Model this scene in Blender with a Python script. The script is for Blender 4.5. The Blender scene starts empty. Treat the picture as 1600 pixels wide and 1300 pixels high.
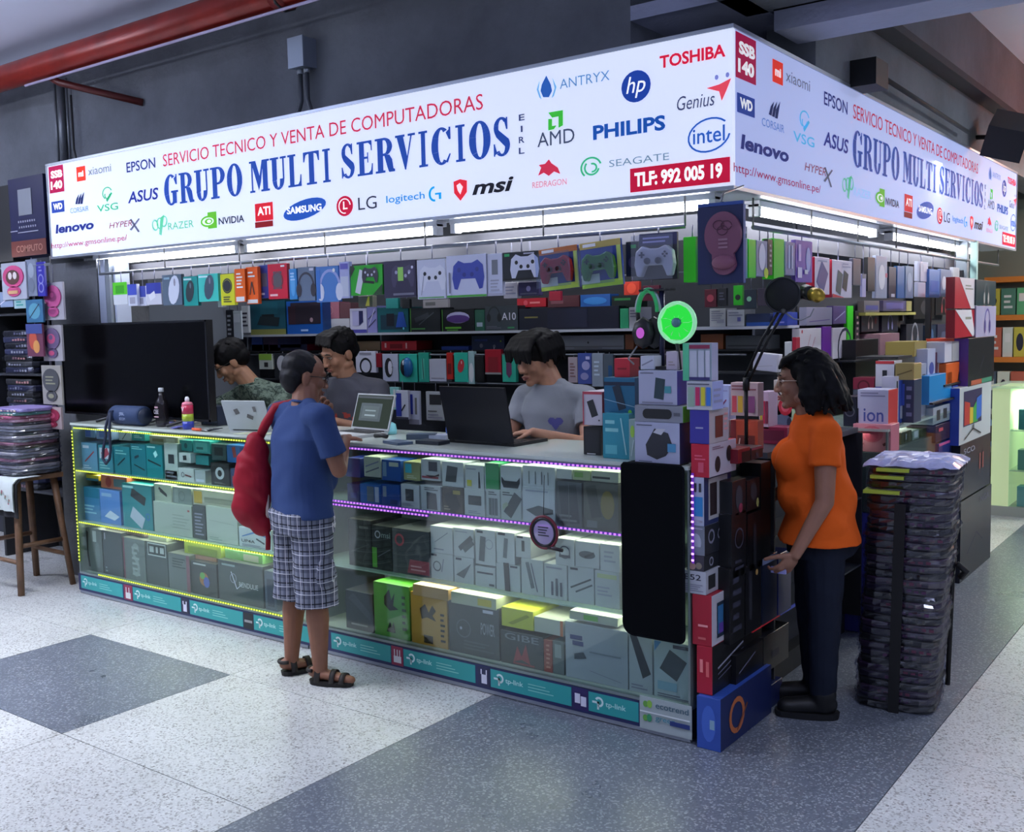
import bpy, math, random
import numpy as np
from mathutils import Vector, Matrix
R = math.radians
random.seed(7)
SC = bpy.context.scene
COL = SC.collection
# ------------------------------------------------------------ camera
CAM = np.array([1.7255, -3.4361, 1.6]); FPX = 1609.2
_y, _p, _r = 0.6391, -0.088, -0.0212
FW = np.array([-math.sin(_y)*math.cos(_p), math.cos(_y)*math.cos(_p), math.sin(_p)])
_a = np.array([math.cos(_y), math.sin(_y), 0.0]); _b = np.cross(_a, FW)
RT = _a*math.cos(_r)+_b*math.sin(_r); UP = -_a*math.sin(_r)+_b*math.cos(_r)
cd = bpy.data.cameras.new('camera'); cam = bpy.data.objects.new('camera', cd); COL.objects.link(cam)
cd.sensor_width = 36; cd.lens = FPX*36/1600; cd.clip_start = .05
cam.matrix_world = Matrix(((RT[0], UP[0], -FW[0], CAM[0]), (RT[1], UP[1], -FW[1], CAM[1]), (RT[2], UP[2], -FW[2], CAM[2]), (0, 0, 0, 1)))
SC.camera = cam
SC.view_settings.view_transform = 'Standard'; SC.view_settings.look = 'None'
SC.view_settings.gamma = 1; SC.view_settings.exposure = 0.0; SC.view_settings.use_curve_mapping = False
wd = bpy.data.worlds.new('world'); SC.world = wd; wd.use_nodes = True
wd.node_tree.nodes['Background'].inputs[0].default_value = (.5, .58, .82, 1)
wd.node_tree.nodes['Background'].inputs[1].default_value = .32
def area(name, loc, size, power, col, rot=(0, 0, 0)):
    l = bpy.data.lights.new(name, 'AREA'); l.shape = 'RECTANGLE'; l.size, l.size_y = size; l.energy = power; l.color = col
    o = bpy.data.objects.new(name, l); o.location = loc; o.rotation_euler = rot; COL.objects.link(o); return o
# unseen ceiling lamps assumed over the corridor as fill light, outside the frame
area('corridor_fill', (-3.1, -1.7, 3.4), (1.3, .3), 48, (.9, .93, 1)).data.spread = R(105)  # placed and narrowed to brighten the floor on the left
area('corridor_fill', (-2.6, -3.9, 3.35), (1.3, .3), 14, (.78, .85, 1))
area('corridor_fill', (1.9, -1.3, 3.4), (.3, 1.3), 26, (.8, .87, 1)).data.spread = R(100)
area('corridor_fill', (2.4, 3.6, 3.3), (.3, 1.3), 60, (.86, .92, 1))
area('corridor_fill', (-6.4, -1.6, 3.3), (1.3, .3), 60, (.85, .9, 1))

area('ceiling_fill', (-5.2, -2.6, 2.9), (1.3, .3), 190, (.78, .84, 1), (math.pi, 0, 0))  # added upward fill without a fixture, brightens ceiling and front beam
area('ceiling_fill', (2.6, -2.4, 2.9), (1.3, .3), 60, (.62, .66, 1), (math.pi, 0, 0))  # added violet-tinted upward fill without a fixture, for the right-hand beams

def W(px, py, ax, val):
    """point on the plane ax = val that lies at a pixel of the 1600x1300 photograph"""
    d = FW*FPX+RT*(px-800)-UP*(py-650); i = 'xyz'.index(ax); t = (val-CAM[i])/d[i]
    return CAM+d*t
# ------------------------------------------------------------ materials
MATS = {}
def lin(c): return c/12.92 if c <= .04045 else ((c+.055)/1.055)**2.4
def rgb(h):
    if len(h) == 3: h = ''.join(c*2 for c in h)
    return tuple(lin(int(h[i:i+2], 16)/255) for i in (0, 2, 4))+(1,)
def M(h, rough=.5, metal=0., emit=0., noise=0., ns=30, spec=.5, bump=0., alpha=1.):
    k = (h, rough, metal, emit, noise, ns, spec, bump, alpha)
    if k in MATS: return MATS[k]
    m = bpy.data.materials.new('paint_'+h); m.use_nodes = True; nt = m.node_tree; b = nt.nodes['Principled BSDF']
    c = rgb(h); b.inputs['Base Color'].default_value = c; b.inputs['Roughness'].default_value = rough
    b.inputs['Metallic'].default_value = metal; b.inputs['Specular IOR Level'].default_value = spec; b.inputs['Alpha'].default_value = alpha
    if emit: b.inputs['Emission Color'].default_value = c; b.inputs['Emission Strength'].default_value = emit
    if noise or bump:
        tc = nt.nodes.new('ShaderNodeTexCoord'); n = nt.nodes.new('ShaderNodeTexNoise'); n.inputs['Scale'].default_value = ns; n.inputs['Detail'].default_value = 6
        nt.links.new(tc.outputs['Object'], n.inputs['Vector'])
        if noise:
            cr = nt.nodes.new('ShaderNodeValToRGB'); cr.color_ramp.elements[0].position = .3; cr.color_ramp.elements[1].position = .7
            cr.color_ramp.elements[0].color = tuple(x*(1-noise) for x in c[:3])+(1,); cr.color_ramp.elements[1].color = tuple(min(1, x*(1+noise)) for x in c[:3])+(1,)
            nt.links.new(n.outputs['Fac'], cr.inputs['Fac']); nt.links.new(cr.outputs['Color'], b.inputs['Base Color'])
        if bump:
            bp = nt.nodes.new('ShaderNodeBump'); bp.inputs['Strength'].default_value = bump; bp.inputs['Distance'].default_value = .01
            nt.links.new(n.outputs['Fac'], bp.inputs['Height']); nt.links.new(bp.outputs['Normal'], b.inputs['Normal'])
    MATS[k] = m; return m
def glass_mat(tint='dfe', amount=.1, rough=.04):
    k = ('glass', tint, amount, rough)
    if k in MATS: return MATS[k]
    m = bpy.data.materials.new('clear_glass'); m.use_nodes = True; nt = m.node_tree; nt.nodes.clear()
    o = nt.nodes.new('ShaderNodeOutputMaterial'); t = nt.nodes.new('ShaderNodeBsdfTransparent'); g = nt.nodes.new('ShaderNodeBsdfGlossy')
    t.inputs[0].default_value = rgb(tint); g.inputs['Roughness'].default_value = rough; g.inputs[0].default_value = (1, 1, 1, 1)
    mx = nt.nodes.new('ShaderNodeMixShader'); mx.inputs[0].default_value = amount
    nt.links.new(t.outputs[0], mx.inputs[1]); nt.links.new(g.outputs[0], mx.inputs[2]); nt.links.new(mx.outputs[0], o.inputs[0])
    MATS[k] = m; return m
def emat(h, s):
    """a lamp's surface or ink on a backlit panel: emission only"""
    k = ('e', h, s)
    if k in MATS: return MATS[k]
    m = bpy.data.materials.new('lit_'+h); m.use_nodes = True; nt = m.node_tree; nt.nodes.clear()
    o = nt.nodes.new('ShaderNodeOutputMaterial'); e = nt.nodes.new('ShaderNodeEmission'); e.inputs[0].default_value = rgb(h); e.inputs[1].default_value = s
    nt.links.new(e.outputs[0], o.inputs[0]); MATS[k] = m; return m
# ------------------------------------------------------------ mesh builder
class MB:
    def __init__(s): s.v = []; s.f = []; s.m = []; s.mats = []; s.sm = []
    def mi(s, m):
        if m not in s.mats: s.mats.append(m)
        return s.mats.index(m)
    def add(s, vs, fs, m, sm=False):
        o = len(s.v); i = s.mi(m); s.v += [tuple(map(float, v)) for v in vs]
        for f in fs: s.f.append(tuple(o+k for k in f)); s.m.append(i); s.sm.append(sm)
        return s
    def box(s, a, b, m, mf=None):
        (x0, y0, z0), (x1, y1, z1) = a, b
        return s.add([(x0, y0, z0), (x1, y0, z0), (x1, y1, z0), (x0, y1, z0), (x0, y0, z1), (x1, y0, z1), (x1, y1, z1), (x0, y1, z1)],
                     [(0, 3, 2, 1), (4, 5, 6, 7), (0, 1, 5, 4), (1, 2, 6, 5), (2, 3, 7, 6), (3, 0, 4, 7)], m)
    def prism(s, pts, m, h=.004, T=None):
        """outline in x,z extruded along y from 0 to -h; T maps the points"""
        n = len(pts); vs = [(x, 0, z) for x, z in pts]+[(x, -h, z) for x, z in pts]
        if T: vs = [T(v) for v in vs]
        return s.add(vs, [tuple(range(n, 2*n)), tuple(range(n-1, -1, -1))]+[(i, (i+1) % n, n+(i+1) % n, n+i) for i in range(n)], m)
    def flat(s, pts, m): return s.add(pts, [tuple(range(len(pts)))], m)
    def tube(s, path, r, m, seg=8, cap=True):
        P = [Vector(p) for p in path]; n = len(P); rs = r if isinstance(r, (list, tuple)) else [r]*n; vs = []; u = None
        for i, p in enumerate(P):
            t = (P[min(i+1, n-1)]-P[max(i-1, 0)]).normalized()
            if u is None:
                u = t.cross(Vector((0, 0, 1)))
                if u.length < .05: u = t.cross(Vector((1, 0, 0)))
            u = (u-t*u.dot(t)).normalized(); w = t.cross(u)
            for k in range(seg):
                a = 2*math.pi*k/seg; vs.append(p+(u*math.cos(a)+w*math.sin(a))*rs[i])
        fs = [(i*seg+k, i*seg+(k+1) % seg, (i+1)*seg+(k+1) % seg, (i+1)*seg+k) for i in range(n-1) for k in range(seg)]
        if cap: fs += [tuple(range(seg-1, -1, -1)), tuple(range((n-1)*seg, n*seg))]
        return s.add(vs, fs, m, True)
    def lathe(s, prof, m, c=(0, 0, 0), seg=20, T=None):
        vs = []; n = len(prof)
        for r, z in prof:
            for k in range(seg):
                a = 2*math.pi*k/seg; v = (r*math.cos(a), r*math.sin(a), z); v = T(v) if T else v; vs.append((c[0]+v[0], c[1]+v[1], c[2]+v[2]))
        fs = [(i*seg+k, i*seg+(k+1) % seg, (i+1)*seg+(k+1) % seg, (i+1)*seg+k) for i in range(n-1) for k in range(seg)]
        fs += [tuple(range(seg-1, -1, -1)), tuple(range((n-1)*seg, n*seg))]
        return s.add(vs, fs, m, True)
    def ell(s, c, r, m, rot=None, seg=16, rg=10):
        vs = []; fs = []
        for i in range(rg+1):
            a = math.pi*i/rg
            for k in range(seg):
                b = 2*math.pi*k/seg; v = Vector((r[0]*math.sin(a)*math.cos(b), r[1]*math.sin(a)*math.sin(b), r[2]*math.cos(a)))
                if rot: v = rot @ v
                vs.append((c[0]+v[0], c[1]+v[1], c[2]+v[2]))
        for i in range(rg):
            for k in range(seg): fs.append((i*seg+k, (i+1)*seg+k, (i+1)*seg+(k+1) % seg, i*seg+(k+1) % seg))
        return s.add(vs, fs, m, True)
    def mesh(s, name):
        me = bpy.data.meshes.new(name); me.from_pydata(s.v, [], s.f)
        for m in s.mats: me.materials.append(m)
        me.polygons.foreach_set('material_index', s.m); me.polygons.foreach_set('use_smooth', s.sm); me.update(); return me
    def build(s, name, parent=None, loc=(0, 0, 0), rz=0., **k):
        o = bpy.data.objects.new(name, s.mesh(name)); COL.objects.link(o); o.location = loc; o.rotation_euler = (0, 0, rz)
        if parent: o.parent = parent
        return tag(o, **k)
def tag(o, label=None, cat=None, group=None, kind=None):
    for a, b in (('label', label), ('category', cat), ('group', group), ('kind', kind)):
        if b: o[a] = b
    return o
def thing(name, label, cat, loc=(0, 0, 0), rz=0., group=None):
    o = bpy.data.objects.new(name, None); COL.objects.link(o); o.location = loc; o.rotation_euler = (0, 0, rz); return tag(o, label, cat, group)
# ------------------------------------------------------------ lettering
_T = {}
def glyphs(txt, bold=0., shear=0.):
    """text as flat polygons, normalised to a unit box: returns verts(0..1,0..1), faces, aspect"""
    k = (txt, bold, shear)
    if k in _T: return _T[k]
    cu = bpy.data.curves.new('t', 'FONT'); cu.body = txt; cu.size = 1; cu.offset = bold; cu.shear = shear; cu.resolution_u = 3; cu.fill_mode = 'FRONT'
    o = bpy.data.objects.new('t', cu); COL.objects.link(o)
    dg = bpy.context.evaluated_depsgraph_get(); me = bpy.data.meshes.new_from_object(o.evaluated_get(dg))
    v = [(p.co.x, p.co.y) for p in me.vertices]; f = [tuple(p.vertices) for p in me.polygons]
    bpy.data.objects.remove(o); bpy.data.curves.remove(cu); bpy.data.meshes.remove(me)
    x0 = min(a for a, b in v); x1 = max(a for a, b in v); y0 = min(b for a, b in v); y1 = max(b for a, b in v)
    _T[k] = ([((a-x0)/(x1-x0), (b-y0)/(y1-y0)) for a, b in v], f, (x1-x0)/(y1-y0)); return _T[k]
def put_text(mb, txt, x0, x1, z0, z1, y, m, bold=0., shear=0.):
    v, f, _ = glyphs(txt, bold, shear)
    mb.add([(x0+(x1-x0)*a, y, z0+(z1-z0)*b) for a, b in v], f, m)
# ------------------------------------------------------------ printed art: a small language in unit coordinates of a face
def circ(cx, cz, rx, rz, n=14, a0=0., a1=2*math.pi, rot=0.):
    c, s = math.cos(rot), math.sin(rot); out = []
    for i in range(n):
        a = a0+(a1-a0)*i/(n if a1-a0 > 6.2 else n-1); x, z = rx*math.cos(a), rz*math.sin(a); out.append((cx+x*c-z*s, cz+x*s+z*c))
    return out
PAD = [(-.5, -.1), (-.46, .2), (-.3, .33), (-.12, .26), (.12, .26), (.3, .33), (.46, .2), (.5, -.1), (.44, -.36), (.34, -.38), (.22, -.12), (-.22, -.12), (-.34, -.38), (-.44, -.36)]
def draw(mb, art, w, h, y=0., ox=0., oz=0.):
    """ops act on a face w x h whose lower left corner is (ox, oz); the face looks along -y"""
    k = 0; u = min(w, h)
    for op in art.split(';'):
        a = op.split()
        if not a: continue
        k += 1; yy = y-.0007*k; c = a[0]
        def pl(pts, m): mb.flat([(ox+x, yy, oz+z) for x, z in pts], m)
        if c == 'r': x0, z0, x1, z1 = map(float, a[1:5]); pl([(x0*w, z0*h), (x1*w, z0*h), (x1*w, z1*h), (x0*w, z1*h)], M(a[5]))
        elif c == 'e': x, z, rx, rz = map(float, a[1:5]); pl(circ(x*w, z*h, rx*w, rz*h), M(a[5]))
        elif c == 'c': x, z, r = map(float, a[1:4]); pl(circ(x*w, z*h, r*u, r*u), M(a[4]))
        elif c == 'o':
            x, z, r, t = map(float, a[1:5]); A = circ(x*w, z*h, r*u, r*u, 16); B = circ(x*w, z*h, (r-t)*u, (r-t)*u, 16)
            mb.add([(ox+p, yy, oz+q) for p, q in A+B], [(i, (i+1) % 16, 16+(i+1) % 16, 16+i) for i in range(16)], M(a[5]))
        elif c == 'l':
            x0, z0, x1, z1, t = map(float, a[1:6]); x0 *= w; x1 *= w; z0 *= h; z1 *= h; t *= u; L = math.hypot(x1-x0, z1-z0) or 1; nx, nz = -(z1-z0)/L*t/2, (x1-x0)/L*t/2
            pl([(x0-nx, z0-nz), (x1-nx, z1-nz), (x1+nx, z1+nz), (x0+nx, z0+nz)], M(a[6]))
        elif c == 'p': q = list(map(float, a[2:])); pl([(q[i]*w, q[i+1]*h) for i in range(0, len(q), 2)], M(a[1]))
        elif c == 't': x0, z0, x1, z1 = map(float, a[1:5]); put_text(mb, ' '.join(a[6:]), ox+x0*w, ox+x1*w, oz+z0*h, oz+z1*h, yy, M(a[5]), .01)
        elif c == 'G':   # gamepad
            x, z, s = map(float, a[1:4]); pl([(x*w+p*s*u, z*h+q*s*u) for p, q in PAD], M(a[4]))
            yy -= .0003
            for p, q in ((-.28, .1), (.28, .1), (-.12, -.02), (.12, -.02)): pl(circ(x*w+p*s*u, z*h+q*s*u, .06*s*u, .06*s*u, 8), M(a[5]))
        elif c == 'H':   # headphones
            x, z, s = map(float, a[1:4]); A = circ(x*w, z*h, .42*s*u, .5*s*u, 12, 0, math.pi); B = circ(x*w, z*h, .34*s*u, .42*s*u, 12, 0, math.pi)
            pl(A+B[::-1], M(a[4])); yy -= .0003
            for p in (-.36, .36): pl(circ(x*w+p*s*u, z*h-.12*s*u, .14*s*u, .24*s*u, 10), M(a[5]))
        elif c == 'M':   # mouse
            x, z, s = map(float, a[1:4]); pl(circ(x*w, z*h, .26*s*u, .44*s*u, 14, rot=-.25), M(a[4])); yy -= .0003
            pl(circ(x*w+.05*s*u, z*h+.22*s*u, .05*s*u, .12*s*u, 8), M(a[5]))
        elif c == 'L':   # block of small print
            x0, z0, x1, z1, n = map(float, a[1:6]); n = int(n)
            for i in range(n):
                zz = z0+(z1-z0)*(i+.25)/n; xx = x1-(x1-x0)*((i*37) % 10)/25
                pl([(x0*w, zz*h), (xx*w, zz*h), (xx*w, (zz+(z1-z0)*.45/n)*h), (x0*w, (zz+(z1-z0)*.45/n)*h)], M(a[6]))
        elif c == 'D':   # tilted device
            x, z, sx, sz, rot = map(float, a[1:6]); co, si = math.cos(rot), math.sin(rot)
            pl([(x*w+(p*sx*co-q*sz*si)*u, z*h+(p*sx*si+q*sz*co)*u) for p, q in ((-.5, -.5), (.5, -.5), (.5, .5), (-.5, .5))], M(a[6]))
    return mb
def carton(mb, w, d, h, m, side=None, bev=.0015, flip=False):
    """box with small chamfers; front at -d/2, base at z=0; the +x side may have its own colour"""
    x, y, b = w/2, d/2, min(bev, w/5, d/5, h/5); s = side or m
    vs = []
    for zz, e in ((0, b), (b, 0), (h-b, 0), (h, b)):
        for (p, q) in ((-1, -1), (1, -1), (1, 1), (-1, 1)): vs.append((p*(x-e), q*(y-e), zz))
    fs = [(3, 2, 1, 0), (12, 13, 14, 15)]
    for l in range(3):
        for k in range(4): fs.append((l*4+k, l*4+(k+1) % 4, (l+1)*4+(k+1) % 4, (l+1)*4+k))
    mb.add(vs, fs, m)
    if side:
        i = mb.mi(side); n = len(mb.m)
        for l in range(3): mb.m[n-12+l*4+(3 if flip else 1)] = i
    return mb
def prod(pl, val, rc, d, col, label, art='', name='product_box', cat='box', z=None, side=None, sart='', hang=None, group=None, tilt=0., rz=None, rough=.35):
    """one boxed product whose front face fills pixel rectangle rc of the photograph on the plane pl=val"""
    x0, y0, x1, y1 = rc; cx, cy = (x0+x1)/2, (y0+y1)/2; i = 0 if pl == 'y' else 1
    A = W(x0, cy, pl, val); B = W(x1, cy, pl, val); z1 = W(cx, y0, pl, val)[2]; z0 = W(cx, y1, pl, val)[2] if z is None else z
    w = abs(B[i]-A[i]); h = max(z1-z0, .02); c = (A+B)/2
    if pl == 'y': loc = (c[0], val+d/2, z0); r = 0.
    else: loc = (val-d/2, c[1], z0); r = math.pi/2
    if rz is not None: r = rz
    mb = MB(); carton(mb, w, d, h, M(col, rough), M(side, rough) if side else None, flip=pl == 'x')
    o = mb.build(name, None, loc, r, label=label, cat=cat, group=group); o.rotation_euler = (0, tilt, r)
    if art: draw(MB(), art, w, h, -d/2-.0006, -w/2, 0).build('printed_front', o)
    if sart:
        q = draw(MB(), sart, d, h, 0, -d/2, 0).build('printed_side', o, (w/2+.0006, 0, 0), math.pi/2)
    if hang:
        t = MB(); t.tube([(0, 0, h-.004), (0, 0, max(hang-z0, h+.01))], .0025, M('889', .3, .8), 6); t.build('hook', o)
    return o
# ============================================================ SETTING
def struct(name, mb, parent=None, **k):
    o = mb.build(name, parent, **k)
    if not parent: o['kind'] = 'structure'
    return o
def concrete(h, s=1.3, lo=.72):
    m = bpy.data.materials.new('concrete_'+h); m.use_nodes = True; nt = m.node_tree; b = nt.nodes['Principled BSDF']; b.inputs['Roughness'].default_value = .9
    tc = nt.nodes.new('ShaderNodeTexCoord'); n = nt.nodes.new('ShaderNodeTexNoise'); n.inputs['Scale'].default_value = s; n.inputs['Detail'].default_value = 9; n.inputs['Roughness'].default_value = .65
    cr = nt.nodes.new('ShaderNodeValToRGB'); c = rgb(h)
    cr.color_ramp.elements[0].position = .32; cr.color_ramp.elements[1].position = .68
    cr.color_ramp.elements[0].color = tuple(x*lo for x in c[:3])+(1,); cr.color_ramp.elements[1].color = tuple(x*1.2 for x in c[:3])+(1,)
    n2 = nt.nodes.new('ShaderNodeTexNoise'); n2.inputs['Scale'].default_value = 40; bp = nt.nodes.new('ShaderNodeBump'); bp.inputs['Strength'].default_value = .35; bp.inputs['Distance'].default_value = .01
    L = nt.links.new; L(tc.outputs['Object'], n.inputs['Vector']); L(tc.outputs['Object'], n2.inputs['Vector']); L(n.outputs['Fac'], cr.inputs['Fac']); L(cr.outputs['Color'], b.inputs['Base Color'])
    L(n2.outputs['Fac'], bp.inputs['Height']); L(bp.outputs['Normal'], b.inputs['Normal']); return m
def terrazzo(name, base, chips, amt, rough):
    m = bpy.data.materials.new(name); m.use_nodes = True; nt = m.node_tree; b = nt.nodes['Principled BSDF']; L = nt.links.new
    tc = nt.nodes.new('ShaderNodeTexCoord'); v = nt.nodes.new('ShaderNodeTexVoronoi'); v.inputs['Scale'].default_value = 150
    v2 = nt.nodes.new('ShaderNodeTexVoronoi'); v2.inputs['Scale'].default_value = 60
    n = nt.nodes.new('ShaderNodeTexNoise'); n.inputs['Scale'].default_value = 2.2; n.inputs['Detail'].default_value = 5
    for x in (v, v2, n): L(tc.outputs['Object'], x.inputs['Vector'])
    sp = nt.nodes.new('ShaderNodeSeparateColor'); L(v.outputs['Color'], sp.inputs[0]); cr = nt.nodes.new('ShaderNodeValToRGB'); cr.color_ramp.interpolation = 'CONSTANT'
    e = cr.color_ramp.elements; e[0].color = rgb(base); e[1].color = rgb(chips[0]); e[1].position = 1-amt
    x = e.new(1-amt*.5); x.color = rgb(chips[1]); x = e.new(.3); x.color = rgb(chips[2]); x = e.new(.45); x.color = rgb(base)
    L(sp.outputs[0], cr.inputs['Fac'])
    s2 = nt.nodes.new('ShaderNodeSeparateColor'); L(v2.outputs['Color'], s2.inputs[0]); g = nt.nodes.new('ShaderNodeMath'); g.operation = 'GREATER_THAN'; g.inputs[1].default_value = .93; L(s2.outputs[1], g.inputs[0])
    g2 = nt.nodes.new('ShaderNodeMath'); g2.operation = 'LESS_THAN'; g2.inputs[1].default_value = .3; L(v2.outputs['Distance'], g2.inputs[0])
    g3 = nt.nodes.new('ShaderNodeMath'); g3.operation = 'MULTIPLY'; L(g.outputs[0], g3.inputs[0]); L(g2.outputs[0], g3.inputs[1])
    mx = nt.nodes.new('ShaderNodeMix'); mx.data_type = 'RGBA'; L(g3.outputs[0], mx.inputs[0]); L(cr.outputs[0], mx.inputs[6]); mx.inputs[7].default_value = rgb(chips[3])
    mu = nt.nodes.new('ShaderNodeMix'); mu.data_type = 'RGBA'; mu.blend_type = 'MULTIPLY'; mu.inputs[0].default_value = .35; L(mx.outputs[2], mu.inputs[6]); L(n.outputs['Fac'], mu.inputs[7])
    L(mu.outputs[2], b.inputs['Base Color'])
    rr = nt.nodes.new('ShaderNodeMapRange'); rr.inputs[3].default_value = rough*.7; rr.inputs[4].default_value = rough*1.3; L(n.outputs['Fac'], rr.inputs[0]); L(rr.outputs[0], b.inputs['Roughness'])
    return m
TL = terrazzo('light_terrazzo', 'd9dbda', ('b4b4b2', 'a3a2a0', 'e6e8e7', '807d7a'), .2, .3)
TD = terrazzo('dark_terrazzo', '6f7682', ('8e95a0', '9fa5ae', '646b77', 'a8adb5'), .2, .3)
fl = struct('floor', MB().box((-9, -5, -.1), (6, 11, -.006), M('4a4a4a', .8)))
XS = [-8.0, -6.83, -5.66, -4.49, -3.32, -2.15, -.96, .72, 1.89, 3.06, 4.23, 5.4]
YS = [-.47+.835*k for k in range(-5, 13)]
for i in range(len(XS)-1):
    for j in range(len(YS)-1):
        x0, x1, y0, y1 = XS[i], XS[i+1], YS[j], YS[j+1]
        if y1 > 3.9 and x1 < 0: continue
        if x1 < -1 and y0 > 1.2: continue
        if x0 > 3 and y1 < 0: continue
        dark = i == 6 or (abs(x0+3.32) < .01 and abs(y1+.47) < .01) or (i == 0 and j == 3) or (abs(x0-4.23) < .1 and j == 7)
        g = .0018
        for xa, xb, dk in (((x0, .22, False), (.22, x1, True)) if (i == 6 and y0 > 3.2) else ((x0, x1, dark),)):
            gg = 0 if dark and i == 6 else g
            MB().box((xa+g, y0+gg, -.008), (xb-g, y1-gg, 0), TD if dk else TL).build('floor_tile', fl)
CONC = concrete('74787f'); CONL = concrete('a6aac0', .8, .85); PLAS = M('dfe3f6', .85, noise=.05, ns=.8)
struct('ceiling', MB().box((-9, -5, 3.5), (6, 11, 3.6), PLAS))
struct('wall_back', MB().box((-9, 10.9, 0), (6, 11, 3.6), M('8c9290', .9)))
struct('wall_left', MB().box((-9.1, -5, 0), (-9, 11, 3.6), M('70747a', .9)))
# concrete beam over the long counter, its end, the soffit beside it and the cross beams
struct('beam_front', MB().box((-9, .45, 2.62), (-.5, .95, 3.5), CONC))
struct('trim_1', MB().box((-4.6, .40, 2.60), (-.5, .46, 2.68), M('26282c', .8)))
struct('soffit_panel', MB().box((-.5, .45, 2.86), (.0, 6.5, 2.92), CONL))
mb = MB(); mb.box((-.1, .35, 2.86), (5.8, .72, 3.5), CONC); struct('beam_cross', mb)
mb = MB(); mb.box((.02, .72, 2.78), (5.8, .98, 3.5), CONL); mb.box((.02, .70, 2.86), (5.8, .72, 2.97), CONL); struct('beam_cross_ledge', mb)
struct('beam_side', MB().box((-.12, .98, 2.66), (.10, 10.8, 3.5), CONC))
mb = MB(); mb.box((.10, 1.0, 2.98), (.2, 10.8, 3.02), M('3a3c40', .8)); struct('beam_ledge', mb)
# left concrete pier between the two kiosks
mb = MB(); mb.box((-4.76, .24, 0), (-4.215, .6, 2.06), concrete('5a5c60')); struct('column', mb)
mb = MB(); mb.box((-4.20, .24, 1.07), (-4.13, .30, 2.06), M('b9c2d6', .4, .3)); mb.box((-4.125, .24, 1.07), (-4.08, .36, 2.06), M('90989f', .4, .4)); mb.box((-4.07, .26, 1.07), (-4.05, .36, 2.06), M('c2cbe0', .4, .2)); struct('trim_2', mb)
# big red sprinkler pipe with its branch
RED = M('8e2418', .32, .1, noise=.25, ns=6)
t = thing('fire_pipe', 'thick red sprinkler pipe hanging under the white ceiling along the beam', 'pipe', (-4.6, .16, 3.28))
MB().tube([(-4.0, 0, 0), (-.4, 0, 0), (4.2, 0, 0)], .078, RED, 24).build('pipe', t)
MB().tube([(2.25, 0, 0), (2.33, 0, 0)], .092, M('7a1f16', .4), 24).build('coupling', t)
MB().tube([(2.30, 0, -.10), (2.30, 0, .22)], .006, M('333', .5), 6).build('hanger_rod', t)
MB().tube([(2.30, -.094, .02), (2.30, -.06, -.075), (2.30, 0, -.1), (2.30, .06, -.075), (2.30, .094, .02)], .008, M('2a2a2c', .5), 6).build('hanger_strap', t)
a = W(80, 128, 'y', .16); b = W(222, 160, 'y', .44)
MB().tube([(a[0]+4.6, .0, -.085), (a[0]+4.66, .02, -.12), (b[0]+4.6, .285, b[2]-3.28)], .022, M('5c1a16', .4), 12).build('branch_pipe', t)
MB().tube([(-.12, -.03, -.1), (4.2, -.03, -.1)], .008, M('c6b8d8', .5), 8).build('white_conduit', t)
# hangers high on the left and the vertical conduits
t = thing('conduit_pair', 'grey metal conduits running down the beam above the left end of the sign', 'conduit', (-4.55, .42, 2.66))
for i, (px, rr) in enumerate(((89, .009), (98, .024), (107, .009))):
    q = W(px, 200, 'y', .42); MB().tube([(q[0]+4.55, 0, 0), (q[0]+4.55, 0, .62)], rr, M('74787e', .4, .5), 10).build('conduit', t)
q = W(118, 200, 'y', .4); MB().tube([(q[0]+4.5, -.01, .5), (q[0]+4.5, -.01, .15), (q[0]+4.58, -.03, .02), (q[0]+4.5, -.05, -.02), (q[0]+4.2, -.04, .04)], .008, M('2c2d30', .6), 6).build('loose_cable', t)
# electrical box with two flexible pipes
c = W(472, 84, 'y', .4); t = thing('junction_box', 'grey electrical junction box with two bent conduits on the concrete beam', 'electrical box', (c[0], .45, c[2]))
MB().box((-.055, -.09, -.075), (.055, 0, .075), M('8d97a6', .5, .2)).build('box', t); MB().box((-.058, -.098, -.078), (.058, -.09, .078), M('98a4b4', .45, .2)).build('cover', t)
for s, dx in ((-1, -.12), (1, .14)):
    MB().tube([(s*.025, -.045, -.075), (s*.025, -.045, -.24), (s*.03+dx*.3, -.05, -.34), (s*.03+dx, -.06, -.43)], .0125, M('555a62', .45, .3), 10).build('conduit', t)
    MB().tube([(s*.025, -.045, -.075), (s*.025, -.045, -.1)], .018, M('b4bac2', .35, .6), 10).build('fitting', t)
# floodlight and speaker near the far beam
t = thing('floodlight', 'black floodlight angled down from the far side beam', 'lamp', tuple(W(1575, 212, 'x', .3)))
MB().box((-.12, -.16, -.10), (.12, .16, .10), M('17181c', .6)).build('housing', t).rotation_euler = (.5, .3, .2)
MB().tube([(-.2, .05, .02), (-.05, 0, 0)], .015, M('222', .6)).build('bracket', t)
t = thing('wall_speaker', 'small black box mounted on the beam over the short sign', 'speaker', tuple(W(1358, 118, 'x', .16)))
MB().box((-.06, -.09, -.06), (.06, .09, .06), M('111215', .6)).build('housing', t); MB().tube([(0, .09, .03), (.0, 1.9, .0)], .012, M('222327', .7)).build('cable', t)
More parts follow.
